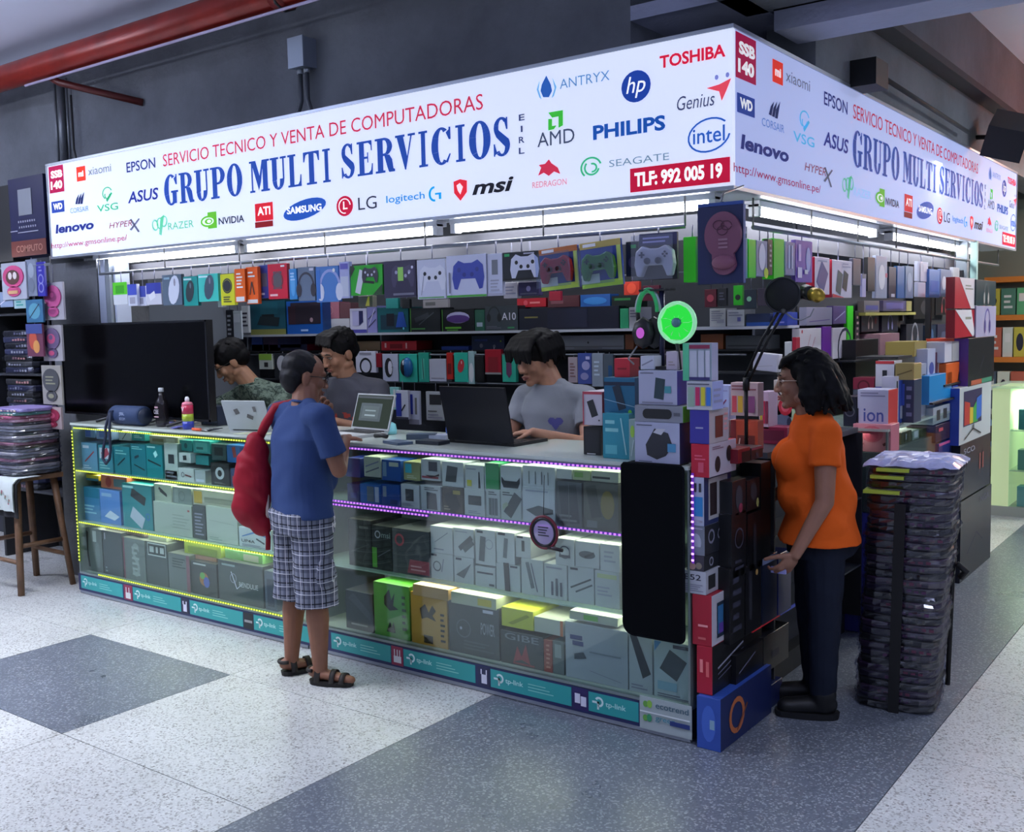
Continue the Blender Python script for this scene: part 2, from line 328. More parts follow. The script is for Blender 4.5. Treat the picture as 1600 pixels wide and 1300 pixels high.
# ============================================================ ILLUMINATED SIGN
SX, SY, ZB, ZT, SXL, SYR = .0971, .148, 2.0924, 2.6627, -4.5555, 5.2344
def backlit(h, s, amp):
    """white acrylic over fluorescent tubes: faintly uneven glow, glossy skin"""
    m = bpy.data.materials.new('backlit_acrylic'); m.use_nodes = True; nt = m.node_tree; b = nt.nodes['Principled BSDF']; L = nt.links.new
    b.inputs['Base Color'].default_value = rgb(h); b.inputs['Roughness'].default_value = .55; b.inputs['Specular IOR Level'].default_value = .15; b.inputs['Emission Color'].default_value = rgb(h)
    tc = nt.nodes.new('ShaderNodeTexCoord'); n = nt.nodes.new('ShaderNodeTexNoise'); n.inputs['Scale'].default_value = .9; n.inputs['Detail'].default_value = 1
    mr = nt.nodes.new('ShaderNodeMapRange'); mr.inputs[3].default_value = s*(1-amp); mr.inputs[4].default_value = s*(1+amp)
    L(tc.outputs['Object'], n.inputs['Vector']); L(n.outputs['Fac'], mr.inputs[0]); L(mr.outputs[0], b.inputs['Emission Strength']); return m
def ink(h, s):
    k = ('ink', h, s)
    if k not in MATS:
        m = M(h, .6, spec=.1).copy(); b = m.node_tree.nodes['Principled BSDF']; b.inputs['Emission Color'].default_value = rgb(h); b.inputs['Emission Strength'].default_value = s; MATS[k] = m
    return MATS[k]
# heavy condensed slab-serif capitals for the shop name: strokes in a 0..1 cell
def slab(ch):
    T, t, s = .30, .10, .09     # thick stem, thin stroke, serif height (cell units: width 1, height 1)
    P = []
    def rc(x0, z0, x1, z1): P.append([(x0, z0), (x1, z0), (x1, z1), (x0, z1)])
    def arc(cx, cz, rx, rz, w0, w1, a0, a1, n=18):
        # w0: stroke width in x direction, w1: in z direction
        for i in range(n):
            a, b = math.radians(a0+(a1-a0)*i/n), math.radians(a0+(a1-a0)*(i+1)/n); q = []
            for ang, o in ((a, 1), (b, 1), (b, 0), (a, 0)):
                q.append((cx+(rx if o else rx-w0)*math.cos(ang), cz+(rz if o else rz-w1)*math.sin(ang)))
            P.append(q if a1 > a0 else q[::-1])
    def ser(x0, x1): rc(x0, 0, x1, .065); rc(x0, .935, x1, 1)
    if ch == 'I': rc(.33, 0, .67, 1); ser(.14, .86)
    elif ch == 'O': arc(.5, .5, .5, .52, .33, .07, 0, 360, 32)
    elif ch == 'C' or ch == 'G':
        arc(.5, .5, .5, .52, .34, .07, 55, 305, 26); rc(.86, .66, .95, 1); P.append([(.72, .86), (.86, .66), (.9, .66), (.9, .95)])
        if ch == 'C': P.append([(.70, .06), (.80, .02), (.95, .27), (.88, .27)])
        else: rc(.60, .04, .90, .42); rc(.5, .40, 1.02, .47)
    elif ch == 'U': rc(.12, .3, .42, 1); rc(.78, .3, .88, 1); rc(0, .935, .54, 1); rc(.64, .935, 1.02, 1); arc(.5, .32, .38, .34, .28, .08, 180, 360, 16)
    elif ch == 'P': rc(.13, 0, .44, 1); rc(0, 0, .58, .065); rc(0, .935, .5, 1); arc(.5, .72, .48, .28, .30, .07, -90, 90, 16); rc(.4, .93, .52, 1); rc(.4, .44, .52, .51)
    elif ch == 'R': rc(.12, 0, .42, 1); rc(0, 0, .53, .065); rc(0, .935, .5, 1); arc(.48, .74, .44, .26, .28, .07, -90, 90, 16); rc(.4, .93, .5, 1); rc(.4, .48, .56, .55); P.append([(.48, .5), (.64, .14), (.72, 0), (1.04, 0), (1.04, .07), (.96, .09), (.90, .36), (.76, .50)])
    elif ch == 'M': rc(.08, 0, .16, 1); rc(.68, 0, .94, 1); rc(-.02, 0, .26, .065); rc(.58, 0, 1.04, .065); rc(-.02, .935, .28, 1); rc(.74, .935, 1.04, 1); P.append([(.08, 1), (.32, 1), (.58, .36), (.46, .04)]); P.append([(.46, .04), (.58, .3), (.74, 1), (.68, .98)]); P.append([(.46, .04), (.74, .9), (.74, 1), (.66, 1), (.46, .3)])
    elif ch == 'L': rc(.13, 0, .45, 1); rc(0, .935, .58, 1); rc(0, 0, .96, .065); P.append([(.72, .065), (.96, .065), (.96, .36), (.89, .36), (.84, .16)])
    elif ch == 'T': rc(.34, 0, .66, 1); rc(.18, 0, .82, .065); rc(.0, .935, 1, 1); P.append([(0, .7), (.07, .7), (.16, .9), (.3, .94), (0, .94)]); P.append([(1, .7), (1, .94), (.7, .94), (.84, .9), (.93, .7)])
    elif ch == 'E': rc(.13, 0, .44, 1); rc(0, 0, .94, .065); rc(0, .935, .92, 1); rc(.44, .48, .66, .545); rc(.63, .36, .69, .66); P.append([(.70, .065), (.94, .065), (.96, .33), (.9, .33), (.84, .14)]); P.append([(.70, .935), (.84, .86), (.86, .7), (.92, .7), (.92, .935)])
    elif ch == 'V': rc(-.02, .935, .48, 1); rc(.64, .935, 1.02, 1); P.append([(.06, .96), (.40, .96), (.62, .28), (.52, 0), (.46, 0)]); P.append([(.52, 0), (.62, .28), (.86, .96), (.78, .96), (.5, .1)])
    elif ch == 'S':
        arc(.48, .74, .42, .28, .26, .07, 40, 215, 14); arc(.50, .27, .44, .29, .27, .07, -145, 35, 14)
        P.append([(.1, .62), (.2, .50), (.72, .20), (.88, .34), (.84, .44), (.34, .68), (.26, .80), (.09, .80)][::1]); rc(.74, .68, .82, 1); P.append([(.62, .93), (.74, .68), (.8, .68), (.8, .98)]); rc(.04, 0, .12, .33); P.append([(.12, .3), (.24, .08), (.1, .03)])
    return P
def slab_word(mb, word, x0, x1, z0, z1, y, m):
    wd_ = {'I': .62, 'M': 1.22, 'L': .86, 'S': .82, 'E': .9, 'T': .95}
    tot = sum(wd_.get(c, 1)+.1 for c in word)-.1; x = x0; k = (x1-x0)/tot
    for c in word:
        w = wd_.get(c, 1)*k
        for i, P in enumerate(slab(c)): mb.flat([(x+w*p, y-.0002*(i % 5), z0+(z1-z0)*q) for p, q in P], m)
        x += w+.1*k
def sign_face(root, L, e, n=0):
    """prints the face; local x from 0 to L, z from 0 to H, seen from -y; every logo is a part"""
    U0, U1 = SXL, SX; H = ZT-ZB
    def up(px, py): p = W(px, py, 'y', SY); return (p[0]-U0)/(U1-U0)*L, p[2]-ZB
    Y = -.002
    def txt(s, a, b, h, col, name='lettering', bold=.0, shear=0., y=Y, both=None):
        (x0, z0), (x1, z1) = up(*a), up(*b); hh = abs(up(a[0], a[1]-h/2)[1]-up(a[0], a[1]+h/2)[1]); zc = (z0+z1)/2
        mb = both or MB(); put_text(mb, s, x0, x1, zc-hh/2, zc+hh/2, y, ink(col, e), bold, shear)
        return mb if both else mb.build(name, root)
    def poly(mb, pts, col, y=Y): mb.flat([(up(*p)[0], y, up(*p)[1]) for p in pts], ink(col, e))
    def rect(mb, x0, y0, x1, y1, col, y=Y):
        (a, b), (c, d) = up(x0, (y0+y1)/2), up(x1, (y0+y1)/2); cx = (x0+x1)/2; t, u = up(cx, y0)[1], up(cx, y1)[1]
        mb.flat([(a, y, u), (c, y, u), (c, y, t), (a, y, t)], ink(col, e)); return a, c, u, t
    def ellp(mb, cx, cy, rx, ry, col, y=Y, rot=0., a0=0., a1=2*math.pi, th=0):
        x, z = up(cx, cy); kx = abs(up(cx+10, cy)[0]-up(cx-10, cy)[0])/20; kz = abs(up(cx, cy-10)[1]-up(cx, cy+10)[1])/20
        A = circ(x, z, rx*kx, ry*kz, 22, a0, a1, rot)
        if th:
            B = circ(x, z, (rx-th)*kx, (ry-th)*kz, 22, a0, a1, rot); N = 22; cl = a1-a0 > 6.2
            mb.add([(p, y, q) for p, q in A+B], [(i, (i+1) % N, N+(i+1) % N, N+i) for i in range(N if cl else N-1)], ink(col, e))
        else: mb.flat([(p, y, q) for p, q in A], ink(col, e))
    mb = MB(); rect(mb, 77, 259, 100, 301, 'a8184a'); txt('SSB', (80, 273), (98, 271), 12, 'fff', both=mb, bold=.05, y=Y-.001); txt('140', (80, 290), (98, 288), 13, 'fff', both=mb, bold=.05, y=Y-.001); mb.build('stand_number', root)
    mb = MB(); rect(mb, 120, 260, 134, 283, 'f03a2a'); txt('mi', (123, 272), (131, 271), 9, 'fff', both=mb, bold=.05, y=Y-.001); txt('xiaomi', (138, 267), (174, 263), 12, '6c7284', both=mb); mb.build('logo', root)
    txt('EPSON', (198, 261), (243, 255), 16, '2c3578', bold=.012)
    txt('SERVICIO TECNICO Y VENTA DE COMPUTADORAS', (255, 250), (755, 160), 19, 'c0304f')
    for s, a, b, h in (('GRUPO', (257, 297), (379, 281), 46), ('MULTI', (391, 277), (519, 258), 48), ('SERVICIOS', (533, 252), (799, 213), 53)):
        (x0, z0), (x1, z1) = up(*a), up(*b); hh = abs(up((a[0]+b[0])/2, a[1]-h/2)[1]-up((a[0]+b[0])/2, a[1]+h/2)[1])*1.06; zc = (z0+z1)/2
        mb = MB(); slab_word(mb, s, x0, x1, zc-hh/2, zc+hh/2, Y, ink('24479c', e)); mb.build('shop_name', root)
    for c, y in (('E', 184), ('I', 202), ('R', 219), ('L', 236)): txt(c, (814 if c == 'I' else 811, y), (817 if c == 'I' else 820, y-1), 10, '3b4570', bold=.02)
    mb = MB(); rect(mb, 81, 314, 101, 332, '2a4396'); txt('WD', (84, 323), (98, 322), 10, 'fff', both=mb, bold=.05, y=Y-.001); mb.build('logo', root)
    mb = MB()
    for k in range(3): poly(mb, [(118+k*4, 319), (121.5+k*4, 319-k*.3), (124+k*4, 303-k*2), (120+k*3.4, 310)], '1d2a5c')
    txt('CORSAIR', (110, 329), (139, 326), 8, '5a80b8', both=mb); mb.build('logo', root)
    gc = '38a878' if n == 0 else '58b8e0'
    mb = MB(); ellp(mb, 168, 302, 8, 10, gc, a0=.4, a1=4.2, th=1.6); ellp(mb, 168, 305, 4.5, 6, gc, a0=2.6, a1=6.6, th=1.5); poly(mb, [(166, 312), (174, 300), (176, 302), (168, 316)], gc)
    txt('VSG', (152, 326), (185, 322), 11, gc, both=mb, bold=.01); mb.build('logo', root)
    txt('ASUS', (200, 309), (248, 302), 18, '232f86', name='logo', shear=.15, bold=.02)
    txt('lenovo', (87, 357), (147, 352), 14, '24307a', name='logo', bold=.04, shear=.1)
    mb = MB(); txt('HYPER', (171, 352), (207, 349), 9, '8a4050', both=mb, shear=.2); poly(mb, [(203, 343), (206, 342), (219, 362), (216, 363)], '5c6078'); poly(mb, [(217, 341), (219, 342), (206, 360), (203, 359)], '5c6078'); mb.build('logo', root)
    mb = MB()
    for k in range(3): ellp(mb, 243+k*7, 352-k*3, 5, 9, '6cc0a4', rot=.5-k*.5, th=2)
    poly(mb, [(249, 366), (251, 340), (257, 335), (253, 368)], '6cc0a4'); txt('RAZER', (263, 354), (303, 349), 11, '58b48c' if n == 0 else '9cc8e8', both=mb); mb.build('logo', root)
    mb = MB(); rect(mb, 325, 331, 339, 357, '5fb332'); ellp(mb, 326, 346, 12, 9, '5fb332', y=Y-.001); ellp(mb, 326, 346, 9, 6, 'e8f4ee', y=Y-.002); ellp(mb, 327, 346, 6, 4.4, '5fb332', y=Y-.003); ellp(mb, 328, 346, 3, 2.5, 'fff', y=Y-.004)
    txt('NVIDIA', (342, 346), (382, 341), 11, '2a2f48', both=mb, bold=.02); mb.build('logo', root)
    mb = MB(); rect(mb, 399, 317, 427, 345, 'cc2030'); txt('ATI', (403, 331), (423, 328), 13, 'fff', both=mb, bold=.03, y=Y-.001); rect(mb, 399, 346, 427, 355, '801a20'); mb.build('logo', root)
    mb = MB(); ellp(mb, 476, 327, 34, 15, '2450a8', rot=.14); txt('SAMSUNG', (449, 331), (503, 322), 11, 'fff', both=mb, bold=.03, y=Y-.001); mb.build('logo', root)
    mb = MB(); ellp(mb, 539, 322, 13, 16, 'b8193c'); ellp(mb, 539, 322, 9.5, 12, 'fff', y=Y-.001, a0=.1, a1=4.9, th=1.5); rect(mb, 537, 315, 539, 327, 'fff', Y-.002); rect(mb, 537, 325, 544, 327, 'fff', Y-.002); txt('LG', (560, 319), (589, 315), 20, '33364a', both=mb); mb.build('logo', root)
    mb = MB(); txt('logitech', (604, 314), (664, 306), 15, '2f86c8', both=mb, bold=.01); ellp(mb, 679, 303, 9, 12, '1b9ad8', a0=1.5, a1=4.9, th=3.5); rect(mb, 680, 301, 690, 304, '1b9ad8'); rect(mb, 686, 301, 690, 311, '1b9ad8'); mb.build('logo', root)
    mb = MB(); poly(mb, [(709, 284), (719, 280), (730, 282), (730, 300), (720, 314), (710, 302)], 'dc2a3c'); poly(mb, [(714, 290), (719, 286), (724, 292), (720, 304), (716, 298)], 'f8e0e4', Y-.001); txt('msi', (738, 295), (803, 286), 22, '1e1e28', both=mb, shear=.25, bold=.03); mb.build('logo', root)
    mb = MB(); poly(mb, [(841, 275), (846, 262), (842, 258), (852, 256), (858, 249), (862, 255), (872, 262), (876, 272), (866, 268), (858, 275), (850, 270)], 'c8304c'); txt('REDRAGON', (832, 290), (886, 283), 10, 'd0909c', both=mb, bold=.02); mb.build('logo', root)
    mb = MB()
    for k in range(3): ellp(mb, 924+k, 262, 17-k*4.6, 17-k*4.6, '3eae7c', a0=.3+k*2.1, a1=4.0+k*2.1, th=3)
    txt('SEAGATE', (952, 257), (1046, 243), 11, '6f8698', both=mb); mb.build('logo', root)
    mb = MB(); (a, b), (c, d) = up(985, 285), up(1141, 265); hz = .085*.5*1.08
    zc = (up(985, 284)[1]+up(1141, 263)[1])/2; mb.flat([(a, Y, zc-hz), (c, Y, zc-hz), (c, Y, zc+hz), (a, Y, zc+hz)], ink('b8183a', e)); put_text(mb, 'TLF: 992 005 19', a+.02, c-.03, zc-hz*.6, zc+hz*.62, Y-.001, ink('fff', e), .04); mb.build('phone_number', root)
    mb = MB(); poly(mb, [(854, 118), (861, 132), (863, 142), (858, 152), (849, 152), (845, 142), (847, 132)], '2a5aa8'); poly(mb, [(844, 124), (842, 140), (847, 156), (843, 152), (839, 140)], '70a8d8'); poly(mb, [(863, 120), (867, 138), (862, 154), (866, 150), (870, 136)], '70a8d8')
    txt('ANTRYX', (875, 130), (953, 119), 15, '5a86b4', both=mb); mb.build('logo', root)
    mb = MB(); poly(mb, [(857, 176), (880, 172), (880, 196), (873, 200), (873, 182), (863, 184)], '3cb43c'); poly(mb, [(857, 186), (863, 186), (863, 197), (870, 196), (866, 202), (857, 204)], '3cb43c'); txt('AMD', (840, 219), (898, 211), 22, '404a62', both=mb); mb.build('logo', root)
    mb = MB(); ellp(mb, 994, 135, 23, 25, '1f3f96'); txt('hp', (979, 138), (1009, 134), 34, 'fff', both=mb, shear=.25, y=Y-.001); mb.build('logo', root)
    txt('PHILIPS', (927, 208), (1040, 191), 23, '1c4fa0', name='logo', bold=.035)
    txt('TOSHIBA', (1031, 96), (1134, 80), 20, 'd01e3e', name='logo', bold=.03)
    mb = MB(); txt('Genius', (1058, 162), (1117, 154), 22, '42486a', both=mb, shear=.2); poly(mb, [(1104, 138), (1124, 132), (1143, 122), (1136, 140), (1128, 158), (1124, 143)], 'e04858'); ellp(mb, 1120, 121, 3, 4, '7a80c0'); ellp(mb, 1137, 117, 3, 4, '7a80c0'); mb.build('logo', root)
    mb = MB(); ellp(mb, 1108, 211, 34, 27, '2c5cb0', rot=.16, a0=.55, a1=6.0, th=3); txt('intel', (1083, 213), (1133, 208), 25, '2c5cb0', both=mb, bold=.01); mb.build('logo', root)
    txt('http://www.gmsonline.pe/', (81, 384), (199, 374), 11, 'a02050')
SG = thing('lightbox_sign', 'L-shaped white lightbox sign with blue shop name wrapping the kiosk corner', 'sign', (SX, SY, ZB))
H = ZT-ZB; ox, oy = SXL-SX, 0
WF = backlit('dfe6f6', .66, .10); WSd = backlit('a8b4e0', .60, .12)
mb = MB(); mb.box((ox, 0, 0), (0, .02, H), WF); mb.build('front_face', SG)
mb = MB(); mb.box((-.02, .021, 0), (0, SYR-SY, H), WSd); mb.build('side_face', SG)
AL = M('a9b0bd', .35, .6); DK = M('3c4048', .6)
mb = MB(); mb.box((ox, .02, 0), (-.02, .24, .012), M('b6bcc8', .5)); mb.box((-.24, .24, 0), (-.02, SYR-SY, .012), M('b6bcc8', .5)); mb.box((ox, .02, H-.012), (-.02, .24, H), DK); mb.box((-.24, .24, H-.012), (-.02, SYR-SY, H), DK); mb.box((ox, .02, .012), (ox+.01, .24, H-.012), DK); mb.build('casing', SG)
mb = MB()
for z in (-.012, H-.004): mb.box((ox-.008, -.006, z), (.006, .03, z+.014), AL); mb.box((-.03, .03, z), (.006, SYR-SY, z+.014), AL)
mb.box((ox-.008, -.006, 0), (ox+.004, .03, H), AL); mb.box((-.03, SYR-SY-.005, 0), (.006, SYR-SY+.005, H), AL); mb.build('edge_trim', SG)
fr = bpy.data.objects.new('front_print', None); COL.objects.link(fr); fr.parent = SG; fr.location = (ox, 0, 0)
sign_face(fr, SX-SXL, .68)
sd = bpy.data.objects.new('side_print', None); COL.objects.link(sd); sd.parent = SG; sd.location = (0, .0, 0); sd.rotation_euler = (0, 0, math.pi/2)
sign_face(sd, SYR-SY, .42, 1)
# fluorescent battens under the sign
def batten(a, b, label, on=26):
    a, b = Vector(a), Vector(b); L = (b-a).length; t = thing('tube_light', label, 'lamp', a, math.atan2(b.y-a.y, b.x-a.x), 'fluorescent battens under the sign')
    MB().box((0, -.03, .02), (L, .045, .045), M('c8ccd4', .5)).build('batten', t)
    MB().tube([(.03, -.005, 0), (L-.03, -.005, 0)], .0165, emat('f6f7ff', on), 12).build('fluorescent_tube', t)
    for x in (0, L-.028): MB().box((x, -.025, -.02), (x+.028, .018, .03), M('d8dae0', .5)).build('end_cap', t)
Z = 2.045
batten((-4.25, .27, Z), (-2.85, .27, Z), 'left lit tube under the long sign, over the black television')
batten((-2.80, .27, Z), (-1.42, .27, Z), 'middle lit tube under the long sign, over the headset boxes')
batten((-1.34, .27, Z), (-.02, .27, Z), 'right lit tube under the long sign, next to the corner mouse pad')
batten((-.03, .62, Z), (-.03, 2.2, Z), 'lit tube under the short sign nearest the corner')
batten((-.03, 2.45, Z), (-.03, 4.3, Z), 'lit tube under the short sign farther down the side')
# ============================================================ COUNTERS
GL = glass_mat('eef6f4', .06); GLS = M('cfe6dc', .15, alpha=.55); FR = M('8c9a98', .35, .5); FRD = M('3a4046', .5)
GY, PU = 'c8e03a', 'b070f0'
ledY, ledP = emat('dcf060', 1.6), emat('c07cf8', 1.5)
baseY, baseP = emat('9ab828', .55), emat('7a3cd0', .6)
def led(parent, a, b, beads, base, n=None):
    """adhesive strip with a row of diodes along a-b"""
    a, b = Vector(a), Vector(b); L = (b-a).length; d = (b-a)/L; n = n or int(L/.021)
    mb = MB(); hz = .0045 if abs(d.z) < .5 else 0; hx = .0045 if abs(d.z) > .5 else 0
    mb.box((min(a.x, b.x)-hx, a.y-.002, min(a.z, b.z)-hz), (max(a.x, b.x)+hx+.0001, max(a.y, b.y)+.001, max(a.z, b.z)+hz), base); o = mb.build('led_strip', parent)
    mb = MB()
    for i in range(n):
        p = a+d*(L*(i+.5)/n); mb.box((p.x-.0045, p.y-.006, p.z-.0038), (p.x+.0045, p.y-.002, p.z+.0038), beads)
    mb.build('diodes', o, kind='stuff')
def strip_lamp(a, b, z, y, power, col, w=.03):
    area('shelf_lamp', ((a+b)/2, y, z), (b-a, w), power, col, (R(-25), 0, 0))
def counter(x0, x1, beads, base, lines, label):
    t = thing('display_counter', label, 'counter', (0, 0, 0), 0, 'glass display counters')
    mb = MB(); mb.box((x0, .01, .012), (x1, .55, .125), M('20242e', .6)); mb.build('plinth', t)
    mb = MB(); mb.box((x0, -.004, .125), (x1, .02, .137), FR); mb.box((x0, -.006, 0.004), (x1, .01, .02), M('9aa0aa', .35, .5)); mb.build('base_rail', t)
    mb = MB(); mb.box((x0, .54, .125), (x1, .55, 1.05), M('a8b0b0', .6)); mb.build('back_panel', t)
    for z in (.133, .452, .768): MB().box((x0+.008, .012, z-.006), (x1-.008, .53, z), GLS if z > .2 else M('a8b2a8', .4)).build('shelf', t)
    mb = MB(); mb.box((x0+.004, -.001, .137), (x1-.004, .0045, 1.045), GL); mb.build('front_glass', t)
    mb = MB(); mb.box((x0, -.012, 1.049), (x1, .55, 1.063), M('c2ccc4', .12, spec=.6)); mb.build('countertop', t)
    for x in (x0, x1-.008): MB().box((x, -.003, .125), (x+.008, .55, 1.048), FR).build('side_frame', t)
    MB().box((x0, -.004, 1.04), (x1, .006, 1.049), FR).build('top_rail', t)
    for z, xa, xb in lines: led(t, (xa, -.006, z), (xb, -.006, z), beads, base)
    return t
C1 = counter(-4.19, -2.13, ledY, baseY, [(1.032, -4.16, -2.16), (.770, -4.16, -2.16), (.450, -4.16, -2.16), (.143, -3.98, -2.16)], 'left glass display counter edged with yellow-green light strips')
C2 = counter(-2.12, -.012, ledP, baseP, [(1.036, -2.09, -.3), (.775, -2.09, -.3), (.757, -2.09, -1.3)], 'right glass display counter edged with purple light strips')
led(C1, (-4.178, -.006, .2), (-4.178, -.006, 1.02), ledY, baseY)
led(C2, (.004, -.006, .70), (.004, -.006, 1.04), emat('d8a0ff', 2.2), baseP, 14)
WC = (1, .97, .72)
for x0, x1 in ((-4.1, -2.2), (-2.05, -.1)):
    for z, p in ((1.03, 1.6), (.745, 2.2), (.43, 2.6)): strip_lamp(x0, x1, z, .11 if z > 1 else .09, p, (.95, 1, .8) if z > 1 else WC)
# banner along the plinth: teal printed panels on navy, small pictures between
bn = MB().box((-4.2, -.008, .021), (-.17, -.0062, .124), M('262c5a', .4)).build('brand_banner', None, label='long navy and teal printed banner along the plinth of the glass counters', cat='banner')
def bx(px): return W(px, 925+(px-125)*.245-18, 'y', -.008)[0]
for a, b in ((127, 192), (208, 283), (297, 380), (397, 505), (518, 611), (631, 743), (767, 893), (920, 998)):
    x0, x1 = bx(a), bx(b); mb = MB(); w = x1-x0
    mb.box((x0, -.0092, .036), (x1, -.0082, .116), M('2f9e9c', .4)); Y = -.0098; wh = M('d8f0ee')
    cx, cz, r = x0+.05, .082, .021
    A = circ(cx, cz, r, r, 14, -1.9, 2.6); B = circ(cx, cz, r-.009, r-.009, 14, -1.9, 2.6); mb.add([(p, Y, q) for p, q in A+B], [(i, i+1, 15+i, 14+i) for i in range(13)], wh)
    for q in ((x0+.018, .074, x0+.05, .083), (x0+.041, .05, x0+.050, .083)): mb.flat([(q[0], Y, q[1]), (q[2], Y, q[1]), (q[2], Y, q[3]), (q[0], Y, q[3])], wh)
    put_text(mb, 'tp-link', x0+.08, x0+.175, .062, .09, Y, M('b8e8e2'), .02)
    if w > .3:
        for k in range(3): mb.box((x0+.2, Y, .060+k*.013), (x0+min(w-.02, .33-.02*k), Y+.0004, .064+k*.013), M('8cd0c8'))
    mb.build('teal_panel', bn)
for a, b, c, art in ((194, 207, '8c2a48', 'r .2 .1 .8 .5 ddd;r .25 .5 .35 .85 ddd;r .6 .5 .7 .85 ddd'), (284, 295, '2a2c44', 'r .25 .15 .75 .6 dde;r .2 .6 .35 .8 dde;r .65 .6 .8 .8 dde'), (381, 396, '23262c', 'r .1 .4 .9 .55 999'), (612, 630, '8c2a48', 'r .2 .15 .85 .5 ddd;r .25 .5 .33 .85 ddd;r .5 .5 .58 .85 ddd;r .72 .5 .8 .85 ddd'), (747, 766, '262a50', 'r .3 .15 .75 .6 dde;r .25 .6 .35 .85 dde;r .68 .6 .78 .85 dde'), (895, 919, '30265c', 'r .15 .3 .5 .75 dde;r .55 .2 .9 .65 dde')):
    x0, x1 = bx(a), bx(b); mb = MB(); mb.box((x0, -.0092, .03), (x1, -.0082, .12), M(c, .4)); draw(mb, art, x1-x0, .09, -.0093, x0, .03); mb.build('small_picture', bn)
x0 = bx(1000); w = -.004-x0
mb = MB().box((x0, -.010, .018), (-.004, -.0062, .148), M('a9b4b4', .4)); o = mb.build('sponsor_panel', None, label='pale printed panel with two green leaf marks at the corner of the plinth', cat='banner')
draw(MB(), 'e .12 .78 .05 .1 6aa84a;e .2 .8 .05 .12 8cc04a;t .32 .72 .95 .9 4a6a78 ecotrend;e .12 .36 .05 .1 6aa84a;e .2 .38 .05 .12 3a9a6a;t .32 .3 .7 .46 4a8a98 green;r .6 .3 .98 .44 2a3a78;l .02 .56 .98 .56 .04 e8eeee', w, .13, -.0105, x0, .018).build('printed_front', o)
# side counter round the corner, facing the cross aisle
t = thing('side_counter', 'dark counter round the kiosk corner under the piled boxes', 'counter')
MB().box((-.44, .6, .0), (.0, 1.7, .10), M('15171c', .6)).build('plinth', t)
MB().box((-.44, .57, .10), (-.06, 1.7, 1.03), M('2a2c36', .6)).build('carcass', t); MB().box((-.46, .56, 1.03), (.06, 1.7, 1.055), M('4a5058', .3)).build('countertop', t)
for z in (.36, .70): MB().box((-.06, .57, z), (.085, 1.69, z+.008), M('30343c', .4)).build('shelf', t)
MB().box((.085, .34, .36), (.09, .62, .372), M('c02834', .5, emit=.15)).build('led_line', t); MB().box((.085, .63, .36), (.09, 1.1, .372), M('4050b8', .5, emit=.15)).build('led_line', t)  # faintly glowing red and blue LED lines on the shelf edge
for y in (.575, 1.69): MB().box((-.06, y-.006, .1), (.085, y+.006, 1.03), M('23252c', .5)).build('upright', t)
# ============================================================ INSIDE OF THE KIOSK
DW = M('30343c', .8, noise=.3, ns=5)
struct('wall_kiosk', MB().box((-4.75, 1.93, 0), (-.37, 1.97, 2.62), M('34373d', .8, noise=.2, ns=3)))
struct('wall_kiosk_left', MB().box((-4.78, .5, 0), (-4.74, 1.97, 2.62), M('8a909a', .8)))
struct('wall_kiosk_side', MB().box((-.40, 1.97, 0), (-.36, 5.2, 2.62), M('2a2d34', .8)))
struct('floor_kiosk', MB().box((-4.7, .62, .001), (-.5, 1.92, .012), M('5a5c5e', .8)))
mb = MB(); mb.box((-4.74, .41, 2.58), (-.12, 1.97, 2.6), M('5a5e66', .8)); mb.box((-.40, 1.975, 2.58), (-.13, 5.2, 2.6), M('5a5e66', .8)); struct('ceiling_kiosk', mb)
# white fascia boards behind the tubes and the peg rails of the hanging goods
mb = MB(); mb.box((-4.2, .39, 1.93), (-.1, .40, 2.03), M('55565e', .6)); struct('trim_3', mb)
mb = MB(); mb.box((-.16, .6, 1.93), (-.15, 4.9, 2.03), M('55565e', .6)); struct('trim_4', mb)
def rail(a, b, label):
    t = thing('hanging_rail', label, 'rail', a); d = Vector(b)-Vector(a); MB().tube([(0, 0, 0), d], .009, M('8a8f98', .35, .8), 8).build('tube', t)
    n = int(d.length/.62)
    for i in range(n+1): q = d*(i/max(n, 1)); MB().tube([q, q+Vector((0, 0, (2.08 if a[1] < .5 else 2.58)-a[2]))], .004, M('777', .4, .6), 6).build('drop_wire', t)
rail((-4.1, .19, 1.965), (-.12, .19, 1.965), 'steel rail carrying the goods hung along the long open side')
rail((.045, .45, 1.965), (.045, 4.9, 1.965), 'steel rail carrying the goods hung along the short open side')
t = thing('wall_shelf', 'long white-edged shelf on the back wall behind the three clerks', 'shelf')
MB().box((-4.72, 1.6, 1.553), (-.33, 1.925, 1.568), M('b8bcc8', .45)).build('board', t)
for x in (-4.6, -3.2, -1.8, -.5): MB().box((x, 1.7, 1.45), (x+.015, 1.93, 1.553), M('9a9ea8', .4, .4)).build('bracket', t)
t = thing('back_cabinet', 'low dark cabinet along the kiosk back wall', 'cabinet'); MB().box((-4.7, 1.62, .012), (-.45, 1.925, .86), M('383c40', .7)).build('carcass', t); MB().box((-4.7, 1.6, .86), (-.45, 1.925, .88), M('6a6e70', .5)).build('top', t)
for k in range(6): MB().box((-4.66+k*.7, 1.61, .06), (-4.0+k*.7, 1.62, .84), M('44484c', .6)).build('door', t)
# pegboard on the back wall: horizontal rods holding the hung packs
t = thing('peg_rods', 'rows of horizontal steel rods fixed across the kiosk back wall', 'rack')
for z in (1.42, 1.24): MB().tube([(-4.6, 1.622, z), (-.5, 1.622, z)], .006, M('70757e', .4, .7), 8).build('rod', t)
for x in (-4.5, -3.1, -1.75, -.6):
    for z in (1.42, 1.24): MB().tube([(x, 1.622, z), (x, 1.925, z)], .005, M('70757e', .4, .7), 6).build('bracket', t)
